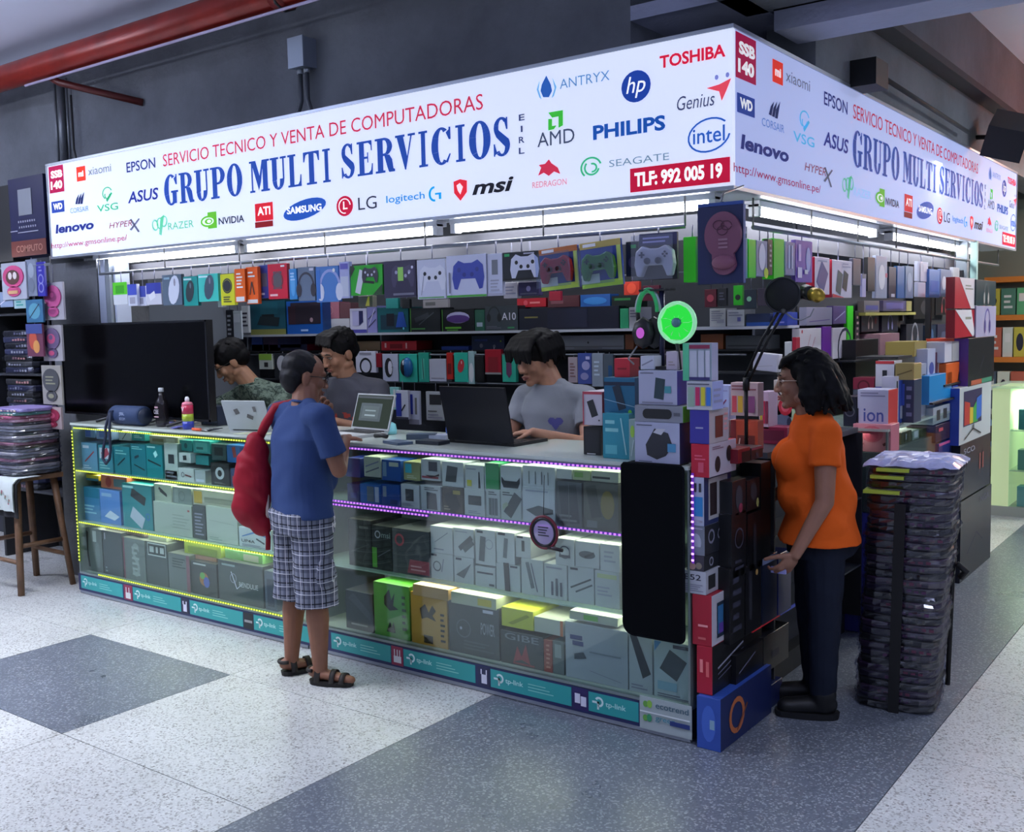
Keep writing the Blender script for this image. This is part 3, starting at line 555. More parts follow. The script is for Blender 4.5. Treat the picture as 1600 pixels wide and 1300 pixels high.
# back-of-kiosk ceiling tube seen glinting above the boxes
t = thing('inner_tube_light', 'small lit tube deep inside the kiosk above the green gamepad box', 'lamp', (-2.35, 1.0, 2.2))
MB().box((0, -.03, .02), (.5, .03, .05), M('c8ccd4')).build('batten', t); MB().tube([(0, 0, 0), (.5, 0, 0)], .014, emat('fff8c8', 5), 10).build('fluorescent_tube', t)
MB().tube([(.25, 0, .05), (.25, 0, .39)], .006, M('777')).build('drop_rod', t)
for x, y, p in ((-3.4, 1.25, 9), (-1.2, 1.25, 9), (-.2, 3.0, 6)): area('kiosk_ceiling_lamp', (x, y, 2.5), (1.2, .15), p, (.86, .9, 1))
# ============================================================ GOODS
def batch(pl, val, d, rows, z=None, hang=None, group=None, name='product_box', cat='box'):
    """rows: (rect, colour, side colour or '', art, label[, overrides])"""
    for i, r in enumerate(rows):
        k = r[5] if len(r) > 5 else {}; v = k.get('v', val)
        prod(pl, v, r[0], k.get('d', d), r[1], r[4], r[3], k.get('name', name), k.get('cat', cat), z=k.get('z', z), side=r[2] or None, hang=k.get('hang', hang), group=k.get('g', group), sart=k.get('sart', ''), tilt=k.get('tilt', 0.), rz=k.get('rz'))
HK = 1.965
# ---- row hung under the long sign
G1 = 'packs hung in a row under the long sign'
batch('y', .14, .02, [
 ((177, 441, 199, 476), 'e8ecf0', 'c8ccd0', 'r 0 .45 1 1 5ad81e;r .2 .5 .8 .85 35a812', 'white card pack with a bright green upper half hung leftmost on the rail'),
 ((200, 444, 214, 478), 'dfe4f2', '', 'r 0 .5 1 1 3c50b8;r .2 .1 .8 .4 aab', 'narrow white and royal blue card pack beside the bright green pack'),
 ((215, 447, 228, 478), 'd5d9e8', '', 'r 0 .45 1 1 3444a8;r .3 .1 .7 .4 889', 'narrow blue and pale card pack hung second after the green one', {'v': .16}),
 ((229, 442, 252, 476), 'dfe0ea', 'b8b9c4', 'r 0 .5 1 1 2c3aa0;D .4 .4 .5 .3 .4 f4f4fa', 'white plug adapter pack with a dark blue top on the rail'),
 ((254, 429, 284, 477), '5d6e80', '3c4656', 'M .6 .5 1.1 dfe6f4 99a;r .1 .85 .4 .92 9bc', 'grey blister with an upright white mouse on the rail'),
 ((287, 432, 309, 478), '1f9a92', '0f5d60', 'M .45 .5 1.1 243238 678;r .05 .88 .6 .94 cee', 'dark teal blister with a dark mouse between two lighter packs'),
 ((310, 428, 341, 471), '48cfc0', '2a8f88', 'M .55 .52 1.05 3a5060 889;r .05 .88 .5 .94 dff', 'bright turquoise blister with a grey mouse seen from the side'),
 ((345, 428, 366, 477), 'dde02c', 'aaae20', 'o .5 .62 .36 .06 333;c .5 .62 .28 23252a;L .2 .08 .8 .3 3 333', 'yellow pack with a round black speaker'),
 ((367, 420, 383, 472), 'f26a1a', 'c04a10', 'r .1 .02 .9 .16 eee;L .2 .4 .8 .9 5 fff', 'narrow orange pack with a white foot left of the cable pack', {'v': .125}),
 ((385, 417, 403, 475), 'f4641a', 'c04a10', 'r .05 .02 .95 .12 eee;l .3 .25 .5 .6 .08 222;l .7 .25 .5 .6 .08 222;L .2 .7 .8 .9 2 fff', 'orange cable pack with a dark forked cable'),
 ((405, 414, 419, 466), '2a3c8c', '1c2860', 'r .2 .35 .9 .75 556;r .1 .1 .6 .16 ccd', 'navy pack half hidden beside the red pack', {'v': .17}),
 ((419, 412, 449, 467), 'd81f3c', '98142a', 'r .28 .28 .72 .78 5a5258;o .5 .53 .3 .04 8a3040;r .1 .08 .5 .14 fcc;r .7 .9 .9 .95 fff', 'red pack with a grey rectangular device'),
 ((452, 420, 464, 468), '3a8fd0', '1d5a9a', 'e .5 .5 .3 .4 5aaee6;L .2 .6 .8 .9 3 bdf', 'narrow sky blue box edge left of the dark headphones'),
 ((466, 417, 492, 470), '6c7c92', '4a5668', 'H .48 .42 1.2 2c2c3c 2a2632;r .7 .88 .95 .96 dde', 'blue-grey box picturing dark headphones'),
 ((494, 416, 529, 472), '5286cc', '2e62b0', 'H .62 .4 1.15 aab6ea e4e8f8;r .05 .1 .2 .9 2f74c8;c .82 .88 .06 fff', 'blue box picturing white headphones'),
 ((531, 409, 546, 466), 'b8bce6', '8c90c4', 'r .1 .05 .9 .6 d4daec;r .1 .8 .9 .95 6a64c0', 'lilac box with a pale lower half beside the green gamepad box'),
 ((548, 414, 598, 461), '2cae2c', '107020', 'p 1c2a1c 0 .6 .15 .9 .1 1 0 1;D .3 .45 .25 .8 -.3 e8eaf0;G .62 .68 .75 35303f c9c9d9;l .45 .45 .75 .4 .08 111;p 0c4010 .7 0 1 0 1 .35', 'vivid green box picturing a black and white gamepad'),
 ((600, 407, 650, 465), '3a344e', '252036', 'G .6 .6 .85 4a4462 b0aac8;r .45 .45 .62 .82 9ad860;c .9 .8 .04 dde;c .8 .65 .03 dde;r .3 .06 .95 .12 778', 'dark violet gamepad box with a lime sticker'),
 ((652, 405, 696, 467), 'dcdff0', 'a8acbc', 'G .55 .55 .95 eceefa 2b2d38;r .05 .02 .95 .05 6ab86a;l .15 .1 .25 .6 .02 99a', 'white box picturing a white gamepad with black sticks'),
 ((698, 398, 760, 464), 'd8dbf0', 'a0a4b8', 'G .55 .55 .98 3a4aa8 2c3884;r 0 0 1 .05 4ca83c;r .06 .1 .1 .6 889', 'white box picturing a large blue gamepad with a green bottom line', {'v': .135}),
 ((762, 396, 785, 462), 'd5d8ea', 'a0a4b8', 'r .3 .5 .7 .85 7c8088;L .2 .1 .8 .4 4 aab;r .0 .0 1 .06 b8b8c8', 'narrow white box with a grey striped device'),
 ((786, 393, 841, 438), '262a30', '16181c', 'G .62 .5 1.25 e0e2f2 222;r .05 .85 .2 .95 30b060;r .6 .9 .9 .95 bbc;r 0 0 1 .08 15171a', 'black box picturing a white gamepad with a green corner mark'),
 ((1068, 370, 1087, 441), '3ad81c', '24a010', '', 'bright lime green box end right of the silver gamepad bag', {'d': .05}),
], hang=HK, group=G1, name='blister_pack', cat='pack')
batch('y', .20, .03, [
 ((787, 441, 808, 466), 'b8b4b8', '', 'L .1 .2 .9 .8 3 889', 'pale card under the black and white gamepad box'),
 ((810, 440, 842, 462), '2c2750', '', 'c .5 .5 .2 8a84b0;r .1 .1 .9 .2 556', 'small dark violet box under the black gamepad box'),
 ((978, 377, 998, 432), '1f2428', '', 'r .4 .8 .8 .9 2aa84a;c .6 .4 .4 4a4258', 'narrow black box with a green dot between green and silver gamepads'),
 ((340, 440, 346, 480), 'a8a4a8', '', '', 'thin pale card edge left of the yellow pack'),
 ((560, 462, 582, 480), '5c5a52', '', 'p d8c84a .5 .1 .7 .9 .8 .9 .8 .1', 'small grey pack with a yellow stripe under the green gamepad box'),
], hang=HK, name='pack', cat='pack')
# ---- clear blisters with modelled gamepads
def gamepad(parent, w, col, stick, th=.03, y=0, z=0):
    mb = MB(); mb.prism([(p*w, q*w) for p, q in PAD], M(col, .25), th); o = mb.build('gamepad', parent, (0, y, z))
    bv = o.modifiers.new('b', 'BEVEL'); bv.width = .006; bv.segments = 3
    mb = MB()
    for p, q in ((-.14, -.02), (.14, -.02)): mb.lathe([(.075*w, 0), (.08*w, .006), (.06*w, .014)], M(stick, .4), (p*w, -th, q*w), 14, lambda v: (v[0], -v[2], v[1]))
    mb.build('thumbsticks', o)
    mb = MB()
    for k in range(4): a = k*math.pi/2; mb.lathe([(.026*w, 0), (.02*w, .005)], M(stick, .4), (.3*w+.05*w*math.cos(a), -th, .12*w+.05*w*math.sin(a)), 10, lambda v: (v[0], -v[2], v[1]))
    mb.box((-.36*w, -th-.004, .10*w), (-.22*w, -th, .14*w), M(stick)); mb.box((-.31*w, -th-.004, .05*w), (-.27*w, -th, .19*w), M(stick)); mb.build('buttons', o)
    return o
for rc, back, pad, st, top, foot, lab in (((846, 386, 906, 452), '2a3878', 'b81c2c', '5a0c14', 'c8743a', 'c0dc50', 'clear blister with a red gamepad on blue card, lime foot, hung aslant'),
        ((910, 376, 974, 448), '28408c', '4a8a3a', '1c4a1c', 'c8b060', 'a8d048', 'clear blister with a green gamepad on blue card, lime foot, hung aslant')):
    o = prod('y', .13, rc, .012, back, lab, 'r 0 .86 1 1 %s;r 0 0 1 .14 %s;r 0 .1 .45 .3 dfe8c8;r .08 .9 .4 .97 fff;r .9 .1 1 .86 c8dc70' % (top, foot), 'gamepad_blister', 'pack', hang=HK, tilt=-.07, group='clear gamepad blisters')
    gamepad(o, .155, pad, st, .03, -.012, .085); mb = MB(); mb.box((-.085, -.056, .01), (.085, -.054, .15), glass_mat('e8f0ff', .10)); mb.build('clear_window', o)
o = prod('y', .15, (999, 364, 1058, 437), .012, '30303c', 'clear bag with a silver gamepad under a navy header card', 'r 0 .74 1 1 2a2e58;r .1 .88 .8 .92 99c;r .1 .8 .7 .84 99c', 'gamepad_bag', 'pack', hang=HK)
gamepad(o, .17, 'c4c6cc', '5a5c66', .034, -.012, .075); MB().box((-.088, -.062, .0), (.092, -.06, .17), glass_mat('f4f6ff', .14)).build('clear_window', o)
# ---- large mouse pad pack at the corner
c0 = W(1090, 445, 'y', -.04); c1 = W(1161, 318, 'y', -.04); w = c1[0]-c0[0]; h = c1[2]-c0[2]
t = thing('mouse_pad_pack', 'big navy pack with a rosy brown rest-shaped mouse pad hung at the sign corner', 'mouse pad', ((c0[0]+c1[0])/2, -.04, c0[2]))
mb = MB(); carton(mb, w, .02, h, M('232c54', .35), M('1f4f98')); mb.build('card', t, (0, .012, 0))
pts = circ(.015, h*.62, w*.40, h*.30, 26, -.95, math.pi+.95); lo = circ(.02, h*.26, w*.26, h*.15, 14, math.pi+.1, 2*math.pi-.1)
MB().prism(pts+lo[0:], M('7c4a60', .55), .012, lambda v: (v[0], v[1]+.0005, v[2])).build('pad', t)
MB().ell((.02, -.014, h*.27), (w*.26, .018, h*.09), M('8a5468', .5)).build('wrist_rest', t)
mb = MB(); wl = M('5a3448')
for q in ((.0, .75), (.03, .74), (.015, .68)): mb.tube([(q[0]+.02*math.cos(a/3), -.0135, h*q[1]+.016*math.sin(a/3)) for a in range(19)], .0012, wl, 4)
for r in range(3): mb.box((-.0, -.0145, h*(.55-.05*r)), (.035, -.0135, h*(.575-.05*r)), M('9c7484'))
mb.build('printed_marks', t); MB().box((-w*.5, .002, h), (w*.5, .012, h+.012), M('2a4a90', .4)).build('header', t); MB().tube([(0, .007, h+.01), (0, .03, h+.045), (0, .2, 2.091-c0[2])], .004, M('888', .3, .8), 6).build('hook', t)
# ---- goods on the white-edged back shelf (top face at 1.568)
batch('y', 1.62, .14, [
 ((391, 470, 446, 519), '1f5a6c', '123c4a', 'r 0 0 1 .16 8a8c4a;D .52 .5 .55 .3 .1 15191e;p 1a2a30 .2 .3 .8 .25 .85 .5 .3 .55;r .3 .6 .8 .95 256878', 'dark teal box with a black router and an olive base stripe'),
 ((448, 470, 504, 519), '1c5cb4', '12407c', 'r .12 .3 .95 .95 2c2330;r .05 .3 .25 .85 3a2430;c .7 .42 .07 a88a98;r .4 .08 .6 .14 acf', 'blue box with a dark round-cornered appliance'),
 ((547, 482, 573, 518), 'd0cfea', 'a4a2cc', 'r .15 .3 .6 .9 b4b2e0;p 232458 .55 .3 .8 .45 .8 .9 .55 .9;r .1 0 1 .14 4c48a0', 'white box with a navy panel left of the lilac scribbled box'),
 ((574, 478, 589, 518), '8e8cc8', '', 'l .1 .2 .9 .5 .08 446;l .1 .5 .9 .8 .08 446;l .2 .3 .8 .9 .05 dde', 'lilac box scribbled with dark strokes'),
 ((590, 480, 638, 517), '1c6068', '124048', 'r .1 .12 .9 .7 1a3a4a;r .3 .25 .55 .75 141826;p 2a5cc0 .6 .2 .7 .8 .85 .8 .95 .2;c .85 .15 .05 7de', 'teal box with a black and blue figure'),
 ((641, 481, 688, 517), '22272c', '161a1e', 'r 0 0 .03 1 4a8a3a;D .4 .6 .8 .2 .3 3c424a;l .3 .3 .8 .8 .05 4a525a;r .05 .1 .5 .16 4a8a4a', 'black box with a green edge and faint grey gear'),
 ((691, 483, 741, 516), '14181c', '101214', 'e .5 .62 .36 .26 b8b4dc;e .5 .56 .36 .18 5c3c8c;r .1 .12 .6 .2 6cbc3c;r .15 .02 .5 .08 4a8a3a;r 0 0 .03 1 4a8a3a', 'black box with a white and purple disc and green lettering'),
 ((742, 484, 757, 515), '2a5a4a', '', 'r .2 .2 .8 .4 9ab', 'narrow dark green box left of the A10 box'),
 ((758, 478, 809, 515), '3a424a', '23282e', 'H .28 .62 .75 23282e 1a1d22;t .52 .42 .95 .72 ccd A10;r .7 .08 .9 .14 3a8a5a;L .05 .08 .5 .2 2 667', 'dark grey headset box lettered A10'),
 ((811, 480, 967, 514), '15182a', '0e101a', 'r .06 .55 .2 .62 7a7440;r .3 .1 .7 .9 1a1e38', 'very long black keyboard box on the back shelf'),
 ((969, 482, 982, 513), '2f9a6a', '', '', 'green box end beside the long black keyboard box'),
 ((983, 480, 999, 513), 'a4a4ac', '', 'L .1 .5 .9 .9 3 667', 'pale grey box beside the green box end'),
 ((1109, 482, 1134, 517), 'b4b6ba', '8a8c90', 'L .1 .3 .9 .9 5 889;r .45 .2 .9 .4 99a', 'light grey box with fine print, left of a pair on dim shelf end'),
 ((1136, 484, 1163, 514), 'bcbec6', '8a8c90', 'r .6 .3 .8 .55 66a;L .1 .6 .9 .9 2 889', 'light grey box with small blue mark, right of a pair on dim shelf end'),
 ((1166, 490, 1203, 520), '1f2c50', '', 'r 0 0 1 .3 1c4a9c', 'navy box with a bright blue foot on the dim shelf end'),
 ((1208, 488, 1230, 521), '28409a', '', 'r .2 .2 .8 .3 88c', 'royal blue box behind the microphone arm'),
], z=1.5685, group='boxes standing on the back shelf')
batch('y', 1.70, .10, [
 ((502, 472, 530, 498), 'b07080', '885060', 'o .5 .5 .25 .03 d09aa0;L .2 .2 .5 .5 3 daa', 'dusty pink box on top of the blue appliance box', {'z': W(515, 498, 'y', 1.7)[2]}),
 ((504, 498, 546, 519), 'c4c4cc', '', 'r 0 0 1 .2 99a', 'plain white box behind the middle clerk, under the pink one', {'z': 1.5685}),
 ((531, 473, 548, 497), '6c4a50', '', '', 'brown-red box right of the dusty pink box', {'z': W(515, 498, 'y', 1.7)[2]}),
 ((808, 466, 853, 479), 'c01f30', '7a101c', 'c .3 .5 .3 e05060;r .45 .4 .8 .6 e88', 'flat red box lying on the long black keyboard box', {'z': W(830, 480, 'y', 1.7)[2]}),
 ((856, 462, 905, 479), '5a3238', '', 'r .1 .3 .5 .7 84505a', 'dull maroon box lying beside the flat red box', {'z': W(880, 480, 'y', 1.7)[2]}),
 ((907, 460, 953, 479), '2a5ea8', '', 'e .5 .5 .4 .3 3a86d0', 'blue oval-printed box lying on the keyboard box', {'z': W(930, 480, 'y', 1.7)[2]}),
 ((956, 462, 998, 480), '15201a', '', 'r .1 .6 .7 .8 2a7a3a', 'black box with a green line lying at the end of the keyboard box', {'z': W(980, 480, 'y', 1.7)[2]}),
])
# ---- packs hung on the rods of the back wall
GB = 'packs hung on the back wall rods'
batch('y', 1.61, .025, [
 ((405, 553, 425, 577), 'dce4dc', '', 'r 0 .6 1 1 9ac84a;r .4 .15 .7 .45 333', 'white pack with a light green top right of the bowed clerk'),
 ((429, 552, 452, 592), '2b2f36', '', 'e .5 .6 .32 .32 e6e8f2', 'black pack with an oval white mouse left of the bald customer'),
 ((556, 549, 587, 582), 'd8daee', '', 'o .5 .3 .4 .1 23252e;r .2 .85 .8 .95 99a', 'white pack with a black ring behind the dark grey shirt'),
 ((588, 552, 596, 574), '8c1a2c', '', '', 'narrow dark red pack by the dark grey shirt'),
 ((598, 553, 622, 596), 'c2c8e0', '98a0bc', 'e .4 .5 .26 .36 1e2028;e .5 .5 .14 .25 dde;r .6 .5 .7 .54 889', 'pale lilac pack with a black and white mouse'),
 ((624, 553, 652, 597), '38c0a8', '1c8878', '', 'turquoise pack with a glossy blue mouse in its window'),
 ((654, 551, 670, 597), '2ca690', '12705f', 'r .3 .1 .6 .8 5ac8b4;l .5 .1 .4 .8 .08 355', 'turquoise pack end seen right of the blue mouse'),
 ((671, 561, 697, 596), 'c2c6d8', 'a6aabc', 'r .1 .12 .9 .16 889', 'plain white pack on the back wall rods', {'d': .06}),
 ((698, 551, 707, 593), 'c02a24', '', 'r .2 .2 .8 .6 7a1418', 'narrow red pack between white and turquoise packs'),
 ((710, 551, 731, 597), '32bfa6', '1c8878', 'M .5 .55 .9 c8303c f4c8cc', 'turquoise pack with a red and white mouse'),
 ((732, 549, 741, 600), 'a4c8cc', '', 'e .5 .35 .4 .3 e0e6ea', 'clear pack with the white edge of a mouse'),
 ((742, 556, 756, 597), '15171a', '', 'e .5 .5 .4 .4 0a0b0d', 'black pack left of the deep red pack'),
 ((758, 546, 783, 585), 'a81c2e', '701220', 'r .2 .1 .8 .7 8c1424;r 0 0 1 .08 999', 'deep red pack with a darker panel'),
 ((785, 555, 806, 597), '34b89c', '1c7a68', 'p 6a3a60 .3 .3 .5 .15 .7 .3 .7 .7 .5 .85 .3 .7', 'turquoise pack with a purple diamond left of the laptop clerk'),
 ((888, 558, 902, 598), 'b4a4ac', '', 'L .2 .2 .8 .8 5 866', 'pinkish grey pack right of the laptop clerk'),
 ((903, 552, 924, 600), '4458a8', '', 'e .6 .6 .3 .15 aad;e .5 .25 .3 .12 99c;r .6 .8 .9 .9 ccf', 'blue and white wavy pack near the small red box'),
 ((925, 552, 942, 604), '98a4b4', '', 'L .2 .3 .7 .8 4 cde', 'grey translucent pack right of the wavy blue one'),
 ((943, 553, 958, 598), '56626e', '', 'r .5 .0 .9 .6 2a5a8a', 'dark grey pack with a blue streak near the headset stand'),
], hang=1.42, group=GB, name='blister_pack', cat='pack')
q = W(637, 574, 'y', 1.60); t = thing('boxed_mouse', 'shiny blue and silver mouse bulging from its turquoise pack', 'mouse', (q[0], 1.597, q[2])); MB().ell((0, 0, 0), (.042, .03, .066), M('2a6aa8', .15)).build('shell', t); MB().ell((-.02, -.004, 0), (.03, .03, .058), M('2c2e34', .2)).build('side_shell', t); MB().ell((-.01, -.028, .03), (.006, .008, .016), M('e8ecf4', .3)).build('wheel', t)
batch('y', 1.61, .02, [
 ((609, 605, 624, 640), '9adcd8', '', 'r .4 .1 .6 .9 eee', 'small pale aqua pack behind the white and blue cable pack'),
 ((619, 610, 638, 655), 'e0e4f4', 'aab', 'r 0 .1 .45 .9 2c3ca4;D .6 .4 .5 .1 .9 23252e;r .0 .0 1 .08 445', 'white and royal blue cable pack on the lower rod', {'v': 1.58}),
 ((639, 611, 655, 663), 'c8cce0', '', 'r .1 .3 .4 .9 3444b0;r .6 .3 .8 .8 777;r 0 .0 1 .15 889', 'blue striped cable pack beside the white and blue one'),
 ((666, 612, 694, 657), 'b6babe', '90949a', 'r .2 .55 .85 .9 2a2c30;r .1 .3 .6 .34 555;L .1 .05 .9 .25 2 889', 'grey-white box with a black window on the lower rod'),
 ((697, 614, 703, 650), '2b2d36', '', '', 'narrow dark pack left of the open laptop'),
], hang=1.25, group=GB, name='blister_pack', cat='pack')
batch('y', 1.69, .16, [
 ((393, 524, 410, 536), '1c4aa8', '', '', 'small blue box under the back shelf'),
 ((411, 524, 470, 536), '3a1f48', '', 'r .4 .2 1 .8 23265c', 'long dark plum box under the back shelf'),
 ((392, 538, 420, 546), '1c3c50', '', '', 'flat dark teal box under the plum box'),
 ((421, 538, 480, 547), '7a1430', '', 'r .3 0 1 1 23264c', 'long crimson and navy box under the plum box'),
 ((556, 533, 594, 550), '8c7458', '6a5844', '', 'tan cardboard box under the back shelf'),
 ((596, 533, 651, 549), 'd0303a', '901c26', 'r .25 .2 .6 .7 8c1420;r .1 .3 .15 .8 fcc;r .7 .2 .74 .8 fcc', 'long red box under the back shelf'),
 ((690, 541, 732, 548), '23408c', '', '', 'flat blue box right of the long red box'),
 ((737, 524, 788, 548), '1f2b46', '', 'c .3 .3 .15 667;c .7 .25 .12 667;c .9 .6 .06 9ac83a;r .1 .6 .5 .75 2a3a78', 'midnight blue box with round grey dials'),
 ((866, 524, 975, 546), '7e8088', '5c5e66', 'r .02 .2 .98 .25 555;c .5 .5 .08 333;r .3 .1 .7 .14 555', 'long grey drawer-like box behind the laptop clerk'),
 ((977, 522, 990, 546), '8a4a24', '', '', 'brown box end beside the long grey box'),
 ((1095, 522, 1130, 544), '8c4a20', '', '', 'orange-brown box end above the colourful watch-strap boxes'),
 ((1134, 524, 1200, 545), '4a4e52', '', 'r .05 .2 .95 .3 2a2c30', 'long dull grey box at the dim end of the back wall'),
], group='boxes stowed under the back shelf', z=1.447)
# board carrying that upper group
t = thing('wall_shelf', 'thin dark board under the stowed long boxes on the back wall', 'shelf'); MB().box((-4.72, 1.68, 1.438), (-.42, 1.925, 1.446), M('24262a', .6)).build('board', t)

MB().tube([(-4.6, 1.56, 1.86), (-.5, 1.56, 1.86)], .006, M('70757e', .4, .7), 8).build('hanging_rod', None, label='upper steel rod across the back wall above the white-edged shelf', cat='rod')
t = thing('rod_bracket', 'brackets fixing the upper rod to the kiosk back wall', 'bracket')
for x in (-4.5, -2.5, -.55): MB().tube([(x, 1.567, 1.86), (x, 1.93, 1.86)], .005, M('70757e', .4, .7), 6).build('bracket', t)
batch('y', 1.55, .02, [
 ((1101, 452, 1119, 480), '5c1c2c', '', 'c .5 .5 .3 a84050', 'maroon pack hung behind the corner, left of the small green one'),
 ((1121, 450, 1135, 478), '1c1e24', '', 'L .2 .3 .8 .8 3 556', 'black pack hung behind the corner mouse pad'),
 ((1146, 446, 1160, 477), '32c028', '', 'c .5 .4 .3 1c2420', 'small bright green pack with a black dot behind the microphone arm'),
 ((1163, 452, 1182, 482), '24303c', '', 'c .4 .5 .2 8ac8a0', 'dark slate pack with a pale green dot behind the microphone arm'),
 ((1184, 450, 1198, 478), '3c3444', '', '', 'dusky pack beside the black pop filter'),
 ((858, 455, 876, 470), 'a02438', '', '', 'small dark red pack above the dull maroon box'),
 ((975, 440, 999, 461), 'e0402c', '', 'c .5 .5 .4 ff5838', 'vivid red-orange pack below the silver gamepad bag'),
 ((1004, 446, 1030, 470), '5c1c30', '', 'r .1 .4 .6 .8 2a1018', 'burgundy pack behind the headset band'),
 ((603, 466, 622, 482), '2c8c88', '', '', 'small teal pack under the dark violet gamepad box'),
 ((628, 467, 640, 482), '1c2024', '', '', 'small black pack under the dark violet gamepad box'),
 ((661, 468, 700, 481), 'a09ca0', '', 'r .1 .3 .5 .7 666', 'grey card under the white gamepad box'),
 ((378, 478, 388, 520), 'c8ccd0', '', 'L .1 .2 .9 .8 4 334', 'white strip pack left of the dark teal router box'),
], hang=1.86, group='small packs on the upper back rod', name='pack', cat='pack')
batch('y', 1.0, .012, [
 ((166, 483, 214, 512), '20265c', '', 'r .03 .03 .97 .97 c4c8dc;r .06 .06 .94 .94 1c2258;t .14 .58 .86 .82 d8dcec AFORO', 'navy notice board with white letters above the black television', {'name': 'notice_board', 'cat': 'sign', 'hang': 1.99, 'v': .66}),
 ((163, 430, 188, 452), '1c1f2a', '', 'L .1 .1 .9 .9 3 667', 'small black notice with pale lines at the left inner wall', {'name': 'notice_board', 'cat': 'sign', 'hang': 1.99, 'v': .66}),
 ((354, 484, 364, 545), '2c2e34', '', 'L .2 .1 .8 .9 7 b8bcc4', 'black strip card with white bars right of the television', {'hang': 1.99, 'name': 'strip_card', 'cat': 'card'}),
 ((365, 486, 377, 530), 'c8d0d4', '', 'r .1 .6 .9 .9 e8ecf0', 'crinkled white pouch hanging right of the television', {'hang': 1.99, 'name': 'pouch', 'cat': 'pouch'}),
])
rail((-4.7, .678, 1.99), (-4.2, .678, 1.99), 'short inner rail carrying the notice boards')
rail((-4.7, 1.018, 1.99), (-3.6, 1.018, 1.99), 'short inner rail above the television')
# ============================================================ GOODS IN THE GLASS COUNTERS
GA, GBk, GC = 'goods on the top tier of the left counter', 'goods on the middle tier of the left counter', 'goods on the bottom tier of the left counter'
S1, S2, S3 = .7685, .4525, .1335
batch('y', .05, .16, [
 ((128, 692, 152, 732), '6a9ab8', '4a7a98', 'l .2 .3 .8 .7 .05 c0404a;r .1 .8 .5 .9 dde;L .1 .05 .6 .2 2 cde', 'pale blue box with a thin red pen picture, leftmost in the lit counter'),
 ((154, 696, 176, 735), '3d8fa0', '', 'r .1 .5 .9 .9 dcdce8;D .5 .7 .5 .3 .5 b03c50;L .1 .1 .8 .4 3 9cc', 'blue-green box with a white window and red cable'),
 ((179, 698, 203, 741), '1d8a98', '', 'l .2 .3 .7 .6 .06 123;L .1 .7 .8 .9 2 9dd', 'teal box with a thin black tool behind the dangling strap'),
 ((205, 694, 228, 744), '16808e', '', 'l .2 .35 .9 .2 .05 122;D .4 .6 .3 .1 .3 234;L .1 .82 .8 .94 2 9dd', 'deep teal box with a black lead left of the tall teal pack'),
 ((229, 695, 254, 750), '0f8c94', '', 'p 0d2a30 .1 .5 .9 .35 .9 .4 .1 .55;D .6 .72 .2 .2 .6 cff;r .1 .9 .6 .95 bee', 'tall teal pack with a folded black cable across it'),
 ((257, 693, 277, 733), 'c8d0cc', '9aa', 'r .3 .45 .75 .7 2c2e34;L .1 .05 .9 .25 2 889', 'off-white box with a small dark cube picture on the top tier'),
 ((258, 735, 277, 752), 'b0b8bc', '', 'D .5 .5 .6 .3 .6 444', 'grey little box below the small dark cube box'),
 ((280, 708, 298, 731), 'd2d6d6', '', 'D .5 .5 .6 .5 .1 303238', 'white cube box with a black square gadget on the top tier', {'z': .875}),
 ((279, 732, 303, 757), 'd8dada', '', 'o .3 .5 .2 .05 334;l .45 .5 .85 .4 .12 733', 'white box with a ring and handle picture, like a magnifier'),
 ((305, 735, 321, 762), 'b8bcc0', '', 'r .1 .1 .9 .3 dde', 'plain pale grey box on the top tier, left of the black tripod-mark box'),
 ((330, 724, 358, 765), '1e2022', '101214', 'e .5 .55 .25 .28 c4c8cc;e .5 .55 .12 .15 222;L .2 .08 .8 .16 2 999;r .1 .85 .9 .95 333', 'black box with a pale round lamp picture on the top tier'),
 ((361, 733, 384, 768), '28406c', '', 'r .1 .2 .5 .6 c04a3a;r .5 .3 .9 .7 d8b040', 'dark blue box with red and yellow patches near the red backpack'),
], z=S1, group=GA)
batch('y', .08, .14, [
 ((128, 670, 148, 690), '7a98c0', '', 'r .3 .1 .7 .9 4060b0', 'small blue striped box high in the left corner of the counter', {'z': .965}),
 ((151, 671, 174, 694), '8a9cc4', '', 'r .2 .2 .8 .9 5a70b0', 'small pale blue box beside the striped one, high in the counter', {'z': .96}),
 ((186, 674, 204, 695), 'c4ccd0', '', 'l .3 .1 .7 .9 .1 333', 'white box with a black pen stroke, high in the counter', {'z': .965}),
 ((206, 676, 226, 693), '2a9a98', '', 'L .2 .3 .8 .7 2 cee', 'small teal box high beside the white pen-stroke box', {'z': .97}),
 ((234, 682, 278, 696), 'bcb49a', '', 'r .1 .3 .5 .7 8a7a50;r .6 .2 .9 .8 d8d4c0', 'long cream box lying high in the left counter', {'z': .96}),
 ((281, 688, 300, 707), '2aa09c', '', 'c .5 .5 .25 1a5a60', 'teal box with a dark dot, high in the left counter', {'z': .935}),
 ((302, 689, 328, 709), '35aaa4', '', 'r .15 .15 .85 .85 5cc4bc;r .2 .3 .6 .5 1a7a78', 'turquoise framed box high in the left counter', {'z': .93}),
 ((306, 712, 326, 733), '2c8c90', '', '', 'plain blue-green box under the turquoise framed box', {'z': .865}),
 ((331, 694, 353, 722), '3a5a58', '', 'r .2 .3 .8 .8 1c2426', 'dark green box with a black panel above the pale lamp box', {'z': .9}),
 ((355, 696, 384, 730), '2c78c0', '', 'D .4 .6 .3 .6 .2 b84434;r .7 .1 .9 .9 1c4c8c', 'bright blue box with a red figure, beside the red backpack', {'z': .895}),
], group=GA)
